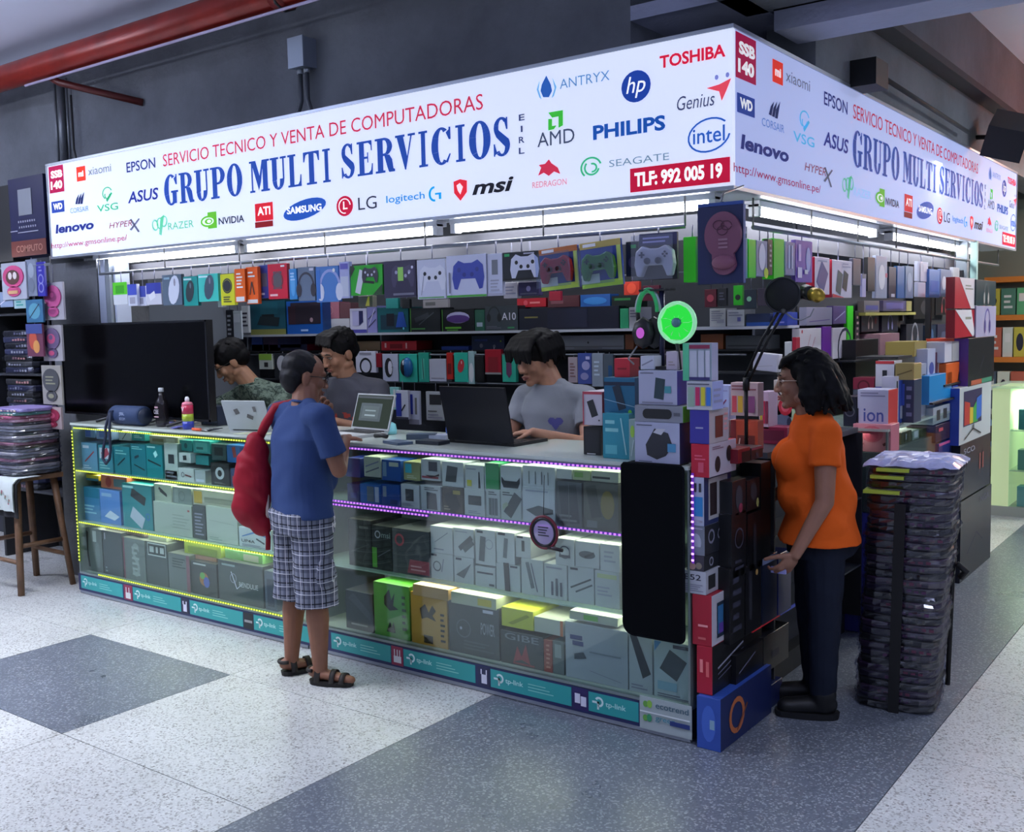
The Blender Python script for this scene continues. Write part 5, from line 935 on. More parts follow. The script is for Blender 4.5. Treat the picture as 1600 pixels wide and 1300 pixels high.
cz = cprod(1073, 1113, 1130, 596, 640, 'c4c4cc', 'a8b0e0', 'white box with pink, yellow and blue watch straps in a row', 'r .05 .1 .3 .8 9ab4a0;r .35 .15 .52 .8 c82860;r .57 .15 .73 .8 d8cc30;r .78 .15 .95 .8 3a78d0;L .05 .86 .9 .95 1 556', 'L .1 .2 .9 .8 3 99b', z0=cz+.001)
cprod(1067, 1112, 1122, 536, 595, 'a8b8c0', 'b8b8d0', 'pale box with a printed grid of columns, topmost at the corner', 'r 0 .0 .22 1 5ac894;r .24 .1 .5 .8 c4c8d4;r .54 .1 .75 .8 c4c8d4;r .8 .1 .95 .8 d0d0dc;r .24 .85 .95 .95 903050;r .24 .02 .95 .1 3a3470', y0=.02, z0=cz+.001)
# second and third columns, in the shade beside the woman
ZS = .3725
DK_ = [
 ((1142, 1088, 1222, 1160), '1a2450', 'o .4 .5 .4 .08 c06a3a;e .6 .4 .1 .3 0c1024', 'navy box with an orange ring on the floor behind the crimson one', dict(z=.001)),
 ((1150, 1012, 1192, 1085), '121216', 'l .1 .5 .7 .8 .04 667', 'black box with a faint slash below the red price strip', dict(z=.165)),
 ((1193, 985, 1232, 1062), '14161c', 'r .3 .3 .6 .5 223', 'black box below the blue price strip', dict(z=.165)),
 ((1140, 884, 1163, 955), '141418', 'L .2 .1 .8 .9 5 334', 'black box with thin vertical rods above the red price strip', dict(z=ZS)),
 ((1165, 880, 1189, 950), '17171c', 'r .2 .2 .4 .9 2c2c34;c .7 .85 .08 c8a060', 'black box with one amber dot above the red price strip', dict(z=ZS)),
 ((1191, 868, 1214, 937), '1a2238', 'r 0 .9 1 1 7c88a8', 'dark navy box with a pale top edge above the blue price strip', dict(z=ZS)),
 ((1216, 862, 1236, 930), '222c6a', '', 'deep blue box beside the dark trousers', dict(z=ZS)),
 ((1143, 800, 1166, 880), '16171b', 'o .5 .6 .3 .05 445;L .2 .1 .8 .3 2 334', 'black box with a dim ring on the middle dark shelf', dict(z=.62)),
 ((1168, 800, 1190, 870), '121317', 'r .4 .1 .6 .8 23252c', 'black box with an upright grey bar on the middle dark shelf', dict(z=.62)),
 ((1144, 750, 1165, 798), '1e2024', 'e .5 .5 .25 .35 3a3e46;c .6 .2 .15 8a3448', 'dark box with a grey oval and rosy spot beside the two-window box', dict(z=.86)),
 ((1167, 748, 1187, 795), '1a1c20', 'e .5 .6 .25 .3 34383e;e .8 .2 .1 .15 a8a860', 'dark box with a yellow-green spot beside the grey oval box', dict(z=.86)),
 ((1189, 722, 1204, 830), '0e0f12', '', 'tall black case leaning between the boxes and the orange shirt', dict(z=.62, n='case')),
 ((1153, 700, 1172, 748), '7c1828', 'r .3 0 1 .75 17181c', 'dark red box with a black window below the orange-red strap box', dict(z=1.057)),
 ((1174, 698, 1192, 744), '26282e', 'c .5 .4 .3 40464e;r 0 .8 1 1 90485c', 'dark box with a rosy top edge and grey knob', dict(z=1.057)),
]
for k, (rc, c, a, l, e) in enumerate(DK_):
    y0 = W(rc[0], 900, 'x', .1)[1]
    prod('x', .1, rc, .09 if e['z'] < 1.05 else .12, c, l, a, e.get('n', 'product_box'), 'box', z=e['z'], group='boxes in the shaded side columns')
# little ledge carrying those at counter height
batch('y', .62, .07, [
 ((1119, 602, 1139, 655), 'b0b8e4', '', 'l .2 .3 .8 .6 .1 8a3464;L .1 .8 .9 .9 1 99c', 'pale lilac box with a magenta stroke behind the watch strap box', {'z': 1.172, 'v': .625}),
 ((1120, 656, 1139, 697), 'a89ca4', '', 'r .3 .1 .8 .6 4a2024', 'mauve box with a brown panel behind the violet-blue box', {'z': 1.0555}),
], group='boxes standing on the side counter', z=None)
batch('y', .60, .06, [
 ((1142, 598, 1184, 656), 'c4a8ac', '8a7480', 'r .05 .1 .22 .6 d04858;r .27 .1 .45 .6 d8a838;r .5 .1 .62 .85 5a3040;r .66 .1 .9 .6 8a4878;L .05 .75 .95 .95 2 8a5058', 'tall pink-topped box with red, amber and purple straps', {'z': 1.20}),
 ((1142, 657, 1184, 702), 'c04a30', '8a2c20', 'r .0 0 .2 1 7a1420;r .25 .05 .9 .5 6c2420;l .3 .1 .35 .4 .04 e8c0b0;l .6 .1 .65 .4 .04 e8c0b0', 'orange-red box with dark cherry panel under the strap box', {'z': 1.0555}),
], group='boxes standing on the side counter')
batch('y', .85, .1, [
 ((1186, 612, 1201, 666), 'c8b0c8', '', 'r .1 .15 .35 .75 d8c840;r .4 .15 .65 .75 c83058;r .7 .15 .95 .75 8a3050', 'pinkish box with yellow and crimson bars behind the strap boxes', {'z': 1.12}),
 ((1185, 667, 1230, 700), '8c2c50', '', 'r .1 .2 .9 .8 6a2040', 'wine red box under the pinkish barred box', {'z': 1.0555}),
], group='boxes standing on the side counter')
batch('y', 1.05, .1, [
 ((1209, 594, 1246, 632), 'd0c8c4', 'a8a0a0', 'o .5 .75 .35 .06 1c1a1e;e .5 .3 .3 .25 c8283c;e .5 .3 .18 .15 e06070', 'white box picturing a red and black headset before the woman', {'z': 1.155}),
 ((1207, 633, 1245, 664), 'c4c4d0', '', 'e .45 .5 .35 .25 6a7490;e .7 .5 .1 .15 333c58;r .8 .5 .95 .9 b8e0b0', 'white box picturing blue-grey goggles under the headset box', {'z': 1.0555}),
], group='boxes standing on the side counter')
batch('y', 1.5, .05, [
 ((1176, 552, 1214, 580), 'd8d8e4', '', 'r .04 .06 .96 .94 c4c4d8;l .1 .2 .8 .35 .02 99a', 'white framed tablet leaning behind the microphone arm', {'n': 1} and {'name': 'tablet', 'cat': 'tablet', 'tilt': .1}),
 ((1226, 534, 1237, 592), 'c4c8cc', '', 'r .2 .6 .8 .7 222', 'tall white box against a red one behind the woman', {'z': 1.0555}),
 ((1238, 527, 1244, 592), 'a82038', '', '', 'narrow red box edge behind the woman', {'z': 1.0555}),
], group='things on the raised rack behind the microphone')
t = thing('display_rack', 'dark rack behind the microphone arm holding the white tablet', 'rack', (0, 0, 0))
zz = W(1195, 581, 'y', 1.5)[2]; MB().box((-.75, 1.48, zz-.012), (-.28, 1.6, zz-.002), M('23252b', .5)).build('shelf', t)
for x in (-.74, -.29): MB().box((x-.01, 1.5, .02), (x+.01, 1.58, zz-.012), M('2c2e34', .5)).build('upright', t)
# ---- row hung along the short side
G2 = 'packs hung in a row under the short sign'
batch('x', .06, .02, [
 ((1164, 372, 1168, 435), '2a8a98', '', '', 'thin teal card edge next to the corner mouse pad', {'d': .04}),
 ((1170, 374, 1181, 434), '3ad81c', '', '', 'first lime green box end on the short side', {'d': .05}),
 ((1182, 376, 1199, 432), '8a94b8', '', 'e .5 .55 .3 .38 e4e6f8;c .85 .1 .2 c8e030', 'clear pack with a white mouse between the two lime box ends'),
 ((1200, 374, 1207, 430), '1c1c20', '', 'L .3 .2 .8 .9 5 99a', 'black strip pack between the white mouse and lime box end'),
 ((1209, 373, 1225, 436), '3ad81c', '', '', 'second lime green box end on the short side', {'d': .05}),
 ((1227, 378, 1242, 430), '7c84b4', '', 'r .3 .2 .45 .9 c0c8ec;r .6 .2 .75 .9 c0c8ec', 'hazy blue pack left of the purple one'),
 ((1243, 376, 1269, 441), '6a48b8', '4a3080', 'e .75 .55 .14 .3 a8b0e8;r .15 .5 .3 .9 c8b8f0;r .1 .1 .35 .35 dcd4f8;r .5 .2 .7 .3 dde', 'purple pack with pale lettering'),
 ((1273, 402, 1296, 460), 'dcd4ec', 'b82038', 'D .5 .45 .6 .7 -.6 5c5494;L .2 .85 .8 .95 1 aac', 'white box with a purple round-cornered gadget and red edge', {'d': .04}),
 ((1300, 407, 1331, 465), 'd8d4ea', 'b82038', 'D .35 .4 .4 .6 -.3 4a5a60;D .65 .45 .35 .5 -.3 2c2e38;L .5 .8 .9 .95 2 aac;p c82038 0 0 .6 0 0 .1', 'white box with a dark gamepad pair and red edge', {'d': .04}),
 ((1333, 404, 1345, 446), '3c3c50', '', '', 'dusky blue card right of the gamepad pair box'),
 ((1347, 428, 1353, 464), 'c4c0ec', '', 'r 0 .8 1 1 889', 'slim lavender stick pack', {'d': .01}),
 ((1356, 402, 1367, 455), '141418', '', '', 'black pack left of the long white mouse pack'),
 ((1369, 400, 1386, 466), 'a8b0c8', '', 'e .5 .5 .3 .3 f0eef8;r .8 .5 1 .6 d07088', 'long silvery pack with an upright white mouse'),
 ((1389, 417, 1400, 466), '2a3348', '', 'r .3 .04 .8 .14 ccd', 'dark blue pack with a white tag at its foot'),
 ((1402, 416, 1413, 466), '4478b4', '', '', 'plain blue pack edge beside the earphone blister'),
 ((1415, 416, 1427, 466), '8098b8', '', 'e .5 .5 .3 .3 b0c0d8', 'blue-grey earphone blister on the short side'),
 ((1434, 409, 1450, 440), 'd4d8ec', '', 'r .5 .5 .9 .9 e8eaf8', 'short white card pack on the short side', {'v': .045}),
 ((1434, 441, 1446, 464), 'ccd0e8', '', '', 'small white pack under the short white card'),
 ((1452, 421, 1468, 465), '5c8ad4', '', 'r .1 .2 .9 .6 3a6ac8', 'clear blue pack in the far part of the short side'),
 ((1470, 421, 1486, 464), '8090b4', '', 'e .3 .5 .2 .25 e0e4f4', 'clear grey pack with a white ring, far part of the short side'),
 ((1489, 418, 1499, 448), 'c8ccd4', '', '', 'blank white tag card at the far end of the short side'),
], hang=HK, group=G2, name='blister_pack', cat='pack')
# ---- goods on the dark wall along the short side
batch('x', -.30, .04, [
 ((1249, 513, 1283, 560), 'd0ccd4', '', 'l .3 .2 .5 .8 .04 c09098;l .5 .2 .7 .7 .04 c09098;c .1 .9 .06 c02838', 'white box with pinkish brush strokes above the woman', {'cat': 'box', 'name': 'product_box'}),
 ((1285, 510, 1299, 560), '6a2c98', '', '', 'purple box edge above the woman', {'cat': 'box', 'name': 'product_box'}),
 ((1301, 512, 1322, 560), 'c8c4d0', '', 'o .9 .3 .7 .1 1c2440', 'white box with a dark headband arc above the woman', {'cat': 'box', 'name': 'product_box'}),
 ((1324, 478, 1333, 541), '3ad020', '', '', 'lime green strip hung on the dark side wall', {'d': .02}),
 ((1336, 486, 1343, 540), '1a1a1e', '', 'L .3 .1 .8 .9 5 c8a8a8', 'black strip pack with pink marks beside the lime strip', {'d': .02}),
 ((1346, 490, 1373, 518), '2a2830', '', 'H .5 .45 .9 c4c0b8 b8b4ac;c .8 .6 .2 7a2030', 'dark pack with cream headphones and a red mark'),
 ((1378, 490, 1403, 518), '26263a', '', 'H .5 .45 1 8c8cc8 9c9cd4', 'dark pack with lavender headphones'),
 ((1416, 506, 1442, 546), '2c2e3a', '', 'H .5 .5 1.1 8c90a0 7a7e90', 'dark pack with large silver headphones'),
 ((1448, 508, 1462, 545), '1c2c44', '', 'e .5 .5 .25 .35 30507c', 'midnight pack with a dim blue oval'),
 ((1462, 462, 1486, 492), '16161c', '', 'H .5 .45 1 7a4450 8a3038', 'black pack with dull red headphones'),
 ((1465, 506, 1492, 545), '34344c', '', 'r .2 .3 .8 .7 444664', 'dusky violet pack on the dark side wall'),
 ((1428, 462, 1460, 498), '101014', '', 'e .5 .5 .2 .3 23232a', 'plain black case on the dark side wall'),
 ((1350, 470, 1374, 488), '6a6468', '', 'r .1 .2 .9 .6 4a4a8a', 'small grey pack on the yellow-edged rail'),
 ((1380, 470, 1424, 486), '4c4668', '', 'r .1 .2 .7 .8 5c5690;r .8 0 1 1 8a8450', 'long violet-grey pack on the yellow-edged rail'),
 ((1260, 480, 1300, 508), '84849a', '', 'l .1 .2 .9 .3 .05 5a4a88', 'hazy lilac pack behind the gold microphone'),
 ((1302, 478, 1322, 506), '5a4a7c', '', 'l .1 .2 .9 .7 .06 aac', 'purple-grey tangle pack left of the lime strip'),
], group='packs on the dark side wall', name='blister_pack', cat='pack')
t = thing('shelf_rail', 'olive-yellow edged rail on the dark side wall', 'shelf')
a = W(1347, 488, 'x', -.28); b = W(1426, 496, 'x', -.28); MB().box((-.36, a[1], a[2]-.02), (-.26, b[1], a[2]-.002), M('a8a458', .5)).build('rail', t)
for y in (a[1], b[1]-.02): MB().box((-.36, y, a[2]-.06), (-.34, y+.02, a[2]-.02), M('555')).build('bracket', t)
batch('x', -.22, .14, [
 ((1337, 530, 1372, 590), '101216', '', '', 'big plain black case against the dark side wall', {'z': 1.15}),
 ((1375, 521, 1405, 562), 'b8909c', '', 'L .2 .1 .8 .25 2 433;c .3 .5 .15 a07080', 'dusty rose box on the stepped rack', {'z': None}),
], group='boxes on the stepped rack')
# ---- glass showcase of the short side and the goods on it
t = thing('display_counter', 'small glass showcase behind the woman holding the pink box', 'counter', (0, 0, 0), 0, 'glass display counters')
xa, xb, ya, yb = -.28, .20, 1.72, 3.10
mb = MB(); mb.box((xa, ya, .004), (xb, yb, .62), M('30348a', .5)); mb.build('base', t); MB().box((xb-.045, ya-.006, .06), (xb-.005, ya-.001, .62), M('b8bccc', .5)).build('pale_edge', t)
MB().box((xb, ya+.02, .03), (xb+.004, yb-.02, .6), M('3a3c78', .4)).build('blue_panel', t)
MB().box((xa, ya, 1.035), (xb, yb, 1.047), GLS).build('glass_top', t)
for q in (((xa, ya, .62), (xb, ya+.005, 1.035)), ((xb-.005, ya+.006, .62), (xb, yb, 1.035))): MB().box(*q, GL).build('glass_pane', t)
for x in (xa, xb-.01): MB().box((x, ya, .62), (x+.01, ya+.01, 1.035), FR).build('corner_post', t)
area('shelf_lamp', (0, 2.3, 1.02), (.2, 1.2), 2.5, (1, 1, .9))
batch('y', 1.76, .14, [((1333, 663, 1392, 708), 'e8909c', 'c87084', 'e .5 .65 .3 .3 e06878;e .5 .6 .18 .2 d05068;l .1 .2 .3 .3 .04 c86878;D .85 .3 .15 .1 .5 733', 'rose pink box inside the showcase behind the orange shirt', {'z': W(1360, 706, 'y', 1.76)[2]})])
MB().box((-.27, 1.74, .622), (.18, 3.0, W(1360, 706, 'y', 1.76)[2]-.001), M('5a5e64', .6)).build('inner_plinth', t)
zz = W(1360, 706, 'y', 1.76)[2]
batch('x', .15, .12, [
 ((1408, 674, 1424, 702), '4c4c34', '', 'r .3 .1 .7 .9 3a3a28;r .4 .3 .5 .8 99a', 'olive box standing in the showcase nearest its glass corner'),
 ((1426, 672, 1436, 701), '8c9c98', '', 'r .2 .2 .8 .9 dde', 'pale narrow box second in the showcase'),
 ((1438, 670, 1449, 699), '50583a', '', '', 'moss green box third in the showcase'),
 ((1451, 668, 1464, 697), 'b8c0b8', '', 'r .25 .2 .75 .8 3a6a40', 'white box with a green window in the showcase'),
], z=zz, group='boxes inside the showcase')
ZT2 = 1.0475
SB = 'boxes standing on the showcase'
batch('y', 1.80, .16, [
 ((1340, 609, 1388, 652), 'd0d0ea', 'd8403c', 't .2 .15 .85 .5 5a68b8 ion;L .1 .8 .9 .95 2 99b;r 0 .1 .04 .5 334', 'white box lettered in blue with a red right side'),
 ((1318, 620, 1338, 650), '26283a', '', 'o .5 .5 .4 .1 667', 'dark box left of the white blue-lettered box'),
], z=ZT2, group=SB)
batch('y', 2.10, .14, [
 ((1368, 564, 1397, 606), 'd4d4e0', '', 'r 0 .9 1 1 c83c44;D .5 .5 .25 .6 0 2c2e38;r 0 0 1 .12 4a5ac0', 'white box with red top and blue foot behind the lettered box', {'z': 1.215}),
 ((1399, 568, 1428, 592), 'b09c60', '', 'l .1 .3 .9 .6 .08 7a6a3c', 'golden patterned box high on the showcase', {'z': 1.27}),
 ((1333, 590, 1366, 607), '8c2c44', '', 'o .5 .3 .5 .12 5c1828', 'dark rose box with an arch picture', {'z': 1.215}),
 ((1333, 608, 1392, 640), '5c6070', '', '', 'grey-blue box behind the white blue-lettered box', {'z': ZT2, 'd': .14}),
 ((1399, 593, 1428, 645), '38405c', '', 'r .1 .4 .5 .9 4a62c0;L .6 .1 .9 .9 4 88a', 'slate box with a blue block under the golden box', {'z': ZT2}),
], group=SB)
batch('x', .16, .07, [
 ((1392, 618, 1398, 662), 'd84038', '', '', 'narrow vermilion box on the showcase edge'),
 ((1399, 588, 1404, 662), 'c4c4d4', '', 'r .3 .5 .7 .9 333', 'narrow white box with a dark top mark on the showcase edge'),
 ((1405, 594, 1412, 660), '3c58b4', '', 'r .2 .1 .8 .4 c8ccd8', 'narrow blue box with a pale foot on the showcase edge'),
 ((1413, 584, 1420, 658), '35b890', '', 'r 0 0 1 .65 c0c4d0', 'white box topped in sea green on the showcase edge'),
 ((1421, 592, 1430, 656), 'b4bcd8', '', 'L .2 .4 .8 .8 4 99b', 'pale periwinkle box on the showcase edge'),
 ((1431, 570, 1438, 655), 'd8483c', '', 'r .3 .5 .8 .9 f0e8e8', 'narrow red and white box topping the showcase edge row'),
 ((1439, 568, 1447, 640), 'b0b4c4', '', 'r .2 .5 .8 .8 445', 'grey-white box with a charcoal mark on the showcase edge'),
 ((1449, 545, 1461, 634), 'c8cce4', '', 'e .5 .7 .3 .1 4a58a8;r 0 .45 1 .48 99b', 'tall white box with a blue oval on the showcase edge'),
 ((1463, 550, 1473, 630), '8c5468', '', 'r .2 .6 .8 .9 ddd', 'mauve box beside the tall white blue-oval box'),
], z=ZT2, group=SB)
batch('x', .20, .16, [
 ((1452, 584, 1487, 628), '1f94d8', '1f94d8', '', 'plain bright cyan box on the dark shelf', {'z': None}),
 ((1476, 534, 1498, 565), 'dcdce8', '', 'r .5 0 1 1 a8a8ac', 'white and grey box standing on the orange box', {'z': None}),
 ((1478, 566, 1510, 600), 'ee6c1e', '', 'p 2a1810 .55 .1 .8 .3 .95 .7 .75 .8 .6 .5', 'orange box with a black flame-like mark', {'z': None}),
 ((1490, 528, 1508, 562), 'e05030', '', '', 'orange-red pack under the red and white boxes', {'z': None, 'v': .17}),
 ((1488, 602, 1496, 690), '3c58c0', '', '', 'tall royal blue box beside the screen box', {'z': None}),
 ((1467, 690, 1487, 716), '3a48a8', '', 'r 0 .85 1 1 c85090', 'small indigo box with a pink top by the screen box', {'z': None}),
 ((1458, 634, 1484, 660), 'a8b0bc', '', 'r .2 .2 .4 .8 333;r .6 .2 .8 .8 333', 'pale box with two black bars under the cyan box', {'z': None}),
 ((1462, 662, 1484, 688), '5c3c58', '', 'r .2 .6 .5 .8 c04858', 'plum box with a red fleck below the cyan box', {'z': None}),
 ((1429, 533, 1448, 556), 'b8a458', '', '', 'mustard box beneath the dark headphone packs', {'z': None, 'v': .10}),
], group='boxes in the far pile of the short side')
t = thing('display_rack', 'dark stepped rack carrying the far pile of the short side', 'rack', (0, 0, 0))
for (px0, px1, py, x0, x1) in ((1452, 1511, 629, .03, .22), (1465, 1497, 717, .03, .22), (1474, 1511, 601, .03, .21), (1428, 1449, 557, -.1, .12), (1335, 1406, 563, -.36, -.2)):
    a = W(px0, py, 'x', .2 if x1 > .1 else x1); b = W(px1, py, 'x', .2 if x1 > .1 else x1); MB().box((x0, a[1], a[2]-.012), (x1, b[1], a[2]-.002), M('23252b', .5)).build('shelf', t)
for y in (3.12, 3.9): MB().box((.0, y, .0), (.03, y+.03, 1.9), M('1c1d22', .5)).build('upright', t)
# ---- column of big boxes ending the short side
BG = 'big boxes stacked at the far end of the short side'
batch('x', .25, .24, [
 ((1501, 771, 1548, 870), '23272c', '1a1c20', 'l .2 .3 .5 .5 .02 445;l .5 .5 .7 .35 .02 445;t .6 .85 .9 .93 667 NGA', 'black box with faint cracks on the floor at the far end', {'z': .001}),
 ((1500, 686, 1547, 769), '1c1f24', '16181c', 't .1 .8 .45 .9 99a 5CO;r .6 .4 .65 .7 8a4a44;r .7 .4 .75 .7 8a4a44', 'black box with tiny white letters under the screen box', {'z': None}),
 ((1499, 601, 1548, 686), 'c4ccce', '3c58c0', 'r .12 .3 .68 .92 2a1c50;p c03828 .14 .32 .35 .32 .3 .7 .14 .75;p d8c030 .3 .32 .45 .32 .4 .6 .3 .62;p 3aa848 .4 .32 .55 .32 .5 .7 .4 .6;p 2868c8 .5 .35 .66 .4 .66 .8 .5 .75;l .15 .08 .4 .22 .03 333;l .4 .22 .65 .08 .03 333;r .39 .2 .42 .3 333', 'white screen box picturing a monitor filled with rainbow colours', {'z': None, 'd': .10}),
 ((1513, 527, 1553, 600), '15151a', '5c3c98', 'l .4 .3 .6 .6 .02 445;r .1 .02 .9 .12 b85c3c;r .5 .02 .9 .12 3c8c6c', 'black box with a purple side and rainbow base line', {'z': None, 'd': .12}),
 ((1525, 478, 1556, 526), 'b8b4d4', '8a88a8', 'H .55 .45 .95 6a5ca8 4a3c88', 'lilac box picturing purple headphones', {'z': None, 'd': .08}),
 ((1525, 438, 1556, 477), '16383e', '102a30', 'H .5 .4 1.0 5a6468 a8acaa', 'dark teal box picturing cream headphones', {'z': None, 'd': .08}),
 ((1492, 434, 1523, 482), 'c82034', '8a1424', 'p e4dce0 .2 1 1 1 1 0 .8 0;L .5 .6 .9 .8 2 998', 'upper red box cut by a white wedge', {'z': None, 'v': .24, 'd': .05}),
 ((1492, 484, 1523, 527), 'c01c30', '8a1424', 'p e8e4e8 0 1 .8 1 1 .1 .9 0;L .5 .6 .8 .8 1 998', 'lower red box cut by a white wedge', {'z': None, 'v': .24, 'd': .05}),
], group=BG)
struct('trim_5', MB().box((-.02, 3.93, 0), (.05, 3.98, 2.09), M('8a949c', .4, .4))); struct('trim_6', MB().box((.07, 3.93, 0), (.11, 3.97, 2.09), M('b4dcd4', .4)))
# ---- microphone on its boom arm
q = lambda px, py, v: W(px, py, 'y', v)
ym = .42; base = q(1164, 602, ym); el = q(1224, 492, ym); t = thing('studio_microphone', 'gold and black studio microphone with round black pop filter on a boom arm', 'microphone', tuple(q(1166, 600, ym)))
B0 = np.array(q(1166, 600, ym))
def rel(px, py, v=ym): return tuple(np.array(q(px, py, v))-B0)
zr = 1.2; AM = M('101116', .4, .3)
for dx in (-5, 4): MB().tube([rel(1166+dx, 596), rel(1196+dx, 530), rel(1222+dx, 486)], .006, AM, 8).build('arm_bar', t)
MB().tube([rel(1166, 610), rel(1166, 590)], .014, AM, 10).build('clamp', t)
MB().tube([(rel(1166, 612)[0], 0, 1.056-B0[2]), rel(1166, 606)], .008, AM, 8).build('pole', t)
MB().ell(rel(1224, 486), (.012, .012, .012), M('555', .3, .6), None, 10, 6).build('joint', t)
MB().tube([rel(1226, 488), rel(1240, 498), rel(1252, 500), rel(1266, 494), rel(1272, 482)], .003, M('8a8c94', .4), 6).build('cable', t)
cpf = rel(1223, 461); cc = MB(); n = Vector((.25, -.97, 0))
Tp = lambda v: (v[0]*.97, v[0]*.25-v[2], v[1])
cc.lathe([(.062, -.004), (.066, 0), (.062, .004)], M('0a0b0f', .6), cpf, 28, Tp); cc.build('pop_filter', t)
MB().tube([tuple(np.array(cpf)+np.array(Tp((.066*math.cos(a*math.pi/14), .066*math.sin(a*math.pi/14), .003)))) for a in range(29)], .004, M('1e2026', .4), 8, False).build('filter_ring', t)
a_, b_ = rel(1258, 456, .5), rel(1283, 463, .42)
MB().tube([rel(1242, 470, .44), rel(1252, 466, .48), a_], .005, AM, 8).build('holder_neck', t)
MB().tube([a_, tuple((np.array(a_)+np.array(b_))/2)], [.03, .027], M('17171b', .35), 14).build('body', t)
MB().tube([tuple((np.array(a_)+np.array(b_))/2), tuple(np.array(a_)*.2+np.array(b_)*.8), b_], [.026, .028, .018], M('c0a040', .3, .8), 14).build('grille', t)
# ============================================================ NEIGHBOUR STALL ON THE LEFT
def slab_pack(name, w, d, h, mats, label, cat, loc, rz, group, seed, wrap=True, parent=None):
    """folded garment: rounded slab with a rumpled clear sleeve"""
    rn = random.Random(seed); mb = MB(); N = 28; prof = ((.90, 0), (1, .22), (1, .78), (.90, 1)); vs = []
    for s, z in prof:
        for k in range(N):
            a = 2*math.pi*(k+.5)/N; c_, s_ = math.cos(a), math.sin(a); p = 5; r = (abs(c_)**p+abs(s_)**p)**(-1/p); j = 1+rn.uniform(-.012, .012); ss = 1-(1-s)*.25
            vs.append((w/2*r*c_*ss*j, d/2*r*s_*ss*j, h*z))
    fs = [(i*N+k, i*N+(k+1) % N, (i+1)*N+(k+1) % N, (i+1)*N+k) for i in range(3) for k in range(N)]+[tuple(range(N-1, -1, -1)), tuple(range(3*N, 4*N))]
    mb.add(vs, fs, mats[0]); o = mb.build(name, parent, loc, rz, label=label, cat=cat, group=group)
    if len(mats) > 1:
        mb = MB(); k0 = rn.uniform(-.3, .1)
        for q in range(5): x0 = w*(k0+.09*q); mb.box((x0, -d/2-.004, h*.3), (x0+w*.055, -d/2-.0015, h*(.55+.2*rn.random())), mats[1])
        mb.build('printed_edge', o)
    if wrap:
        mb = MB(); N = 40; vs = []
        for s, z in ((1.015, .05), (1.03, .5), (1.015, .97)):
            for k in range(N):
                a = 2*math.pi*(k+.5)/N; c_, s_ = math.cos(a), math.sin(a); p = 6; r = (abs(c_)**p+abs(s_)**p)**(-1/p); j = s+rn.uniform(-.02, .028)
                vs.append((w/2*r*c_*j, d/2*r*s_*j, h*(z+rn.uniform(-.12, .12))))
        fs = [(i*N+k, i*N+(k+1) % N, (i+1)*N+(k+1) % N, (i+1)*N+k) for i in range(2) for k in range(N)]
        mb.add(vs, fs, glass_mat('d4d6e4', .10, .18)); mb.build('clear_sleeve', o)
    return o
# stool: four splayed legs, rungs, seat
t = thing('wooden_stool', 'worn brown wooden stool under the pile of flat packs', 'stool', (-4.66, -.08, 0)); WD = M('6a4c34', .55, noise=.3, ns=14)
hs = .70
for sx in (-1, 1):
    for sy in (-1, 1): MB().tube([(sx*.22, sy*.17, 0), (sx*.15, sy*.12, hs)], [.02, .024], WD, 4).build('leg', t)
for z, k in ((.2, .198), (.3, .188)):
    for s in (-1, 1):
        if z < .25: MB().tube([(-k, s*.155, z), (k, s*.155, z)], .015, WD, 4).build('rung', t)
        else: MB().tube([(s*k, -.145, z), (s*k, .145, z)], .015, WD, 4).build('rung', t)
MB().box((-.2, -.16, hs), (.2, .16, hs+.03), WD).build('seat', t)
# cloths hanging over it
def drape(label, x0, x1, col, zt, zb, y, art=None, seed=0):
    rn = random.Random(seed); mb = MB(); n = 10; vs = []
    prof = [(.14, zt+.001), (0, zt), (-.025, zt-.03), (-.03, (zt+zb)/2), (-.028, zb)]
    for off in (0, .006):
        for k in range(n+1):
            x = x0+(x1-x0)*k/n; wv = .008*math.sin(k*1.3+seed)
            for (dy, z) in prof: vs.append((x+off*.2, y+dy+(wv if z < zt-.02 else 0)+off, z-off*.3))
    m = len(prof); fs = []
    for l in (0, 1):
        b = l*(n+1)*m
        for k in range(n):
            for i in range(m-1): f = (b+k*m+i, b+(k+1)*m+i, b+(k+1)*m+i+1, b+k*m+i+1); fs.append(f if not l else f[::-1])
    mb.add(vs, fs, M(col, .9), True); o = mb.build('draped_cloth', None, label=label, cat='cloth', group='cloths draped over the stool')
    if art:
        mb = MB(); draw(mb, art, x1-x0-.01, zt-zb-.05, y-.037, x0+.005, zb+.01); mb.build('printed_front', o)
zs = hs+.0315
drape('navy cloth hanging nearest the left end of the stool', -4.98, -4.80, '16182c', zs, .50, -.24, None, 1)
drape('maroon-edged dark cloth between navy and violet ones', -4.80, -4.70, '3c1c28', zs, .46, -.24, None, 2)
drape('violet cloth left of the patterned white one', -4.70, -4.63, '332050', zs, .42, -.24, None, 3)
dots = ';'.join('c %.2f %.2f .06 %s' % (((i*37) % 90)/100+.06, ((i*53) % 86)/100+.08, ('8a6a5c', '6a8a7c', '9a5a6a')[i % 3]) for i in range(14))
drape('white cloth scattered with small coloured motifs over the stool edge', -4.63, -4.40, 'c4ccca', zs, .53, -.25, dots, 4)
drape('black cloth with a dark red hem under the patterned white one', -4.64, -4.385, '15151c', zs-.002, .49, -.235, None, 5)
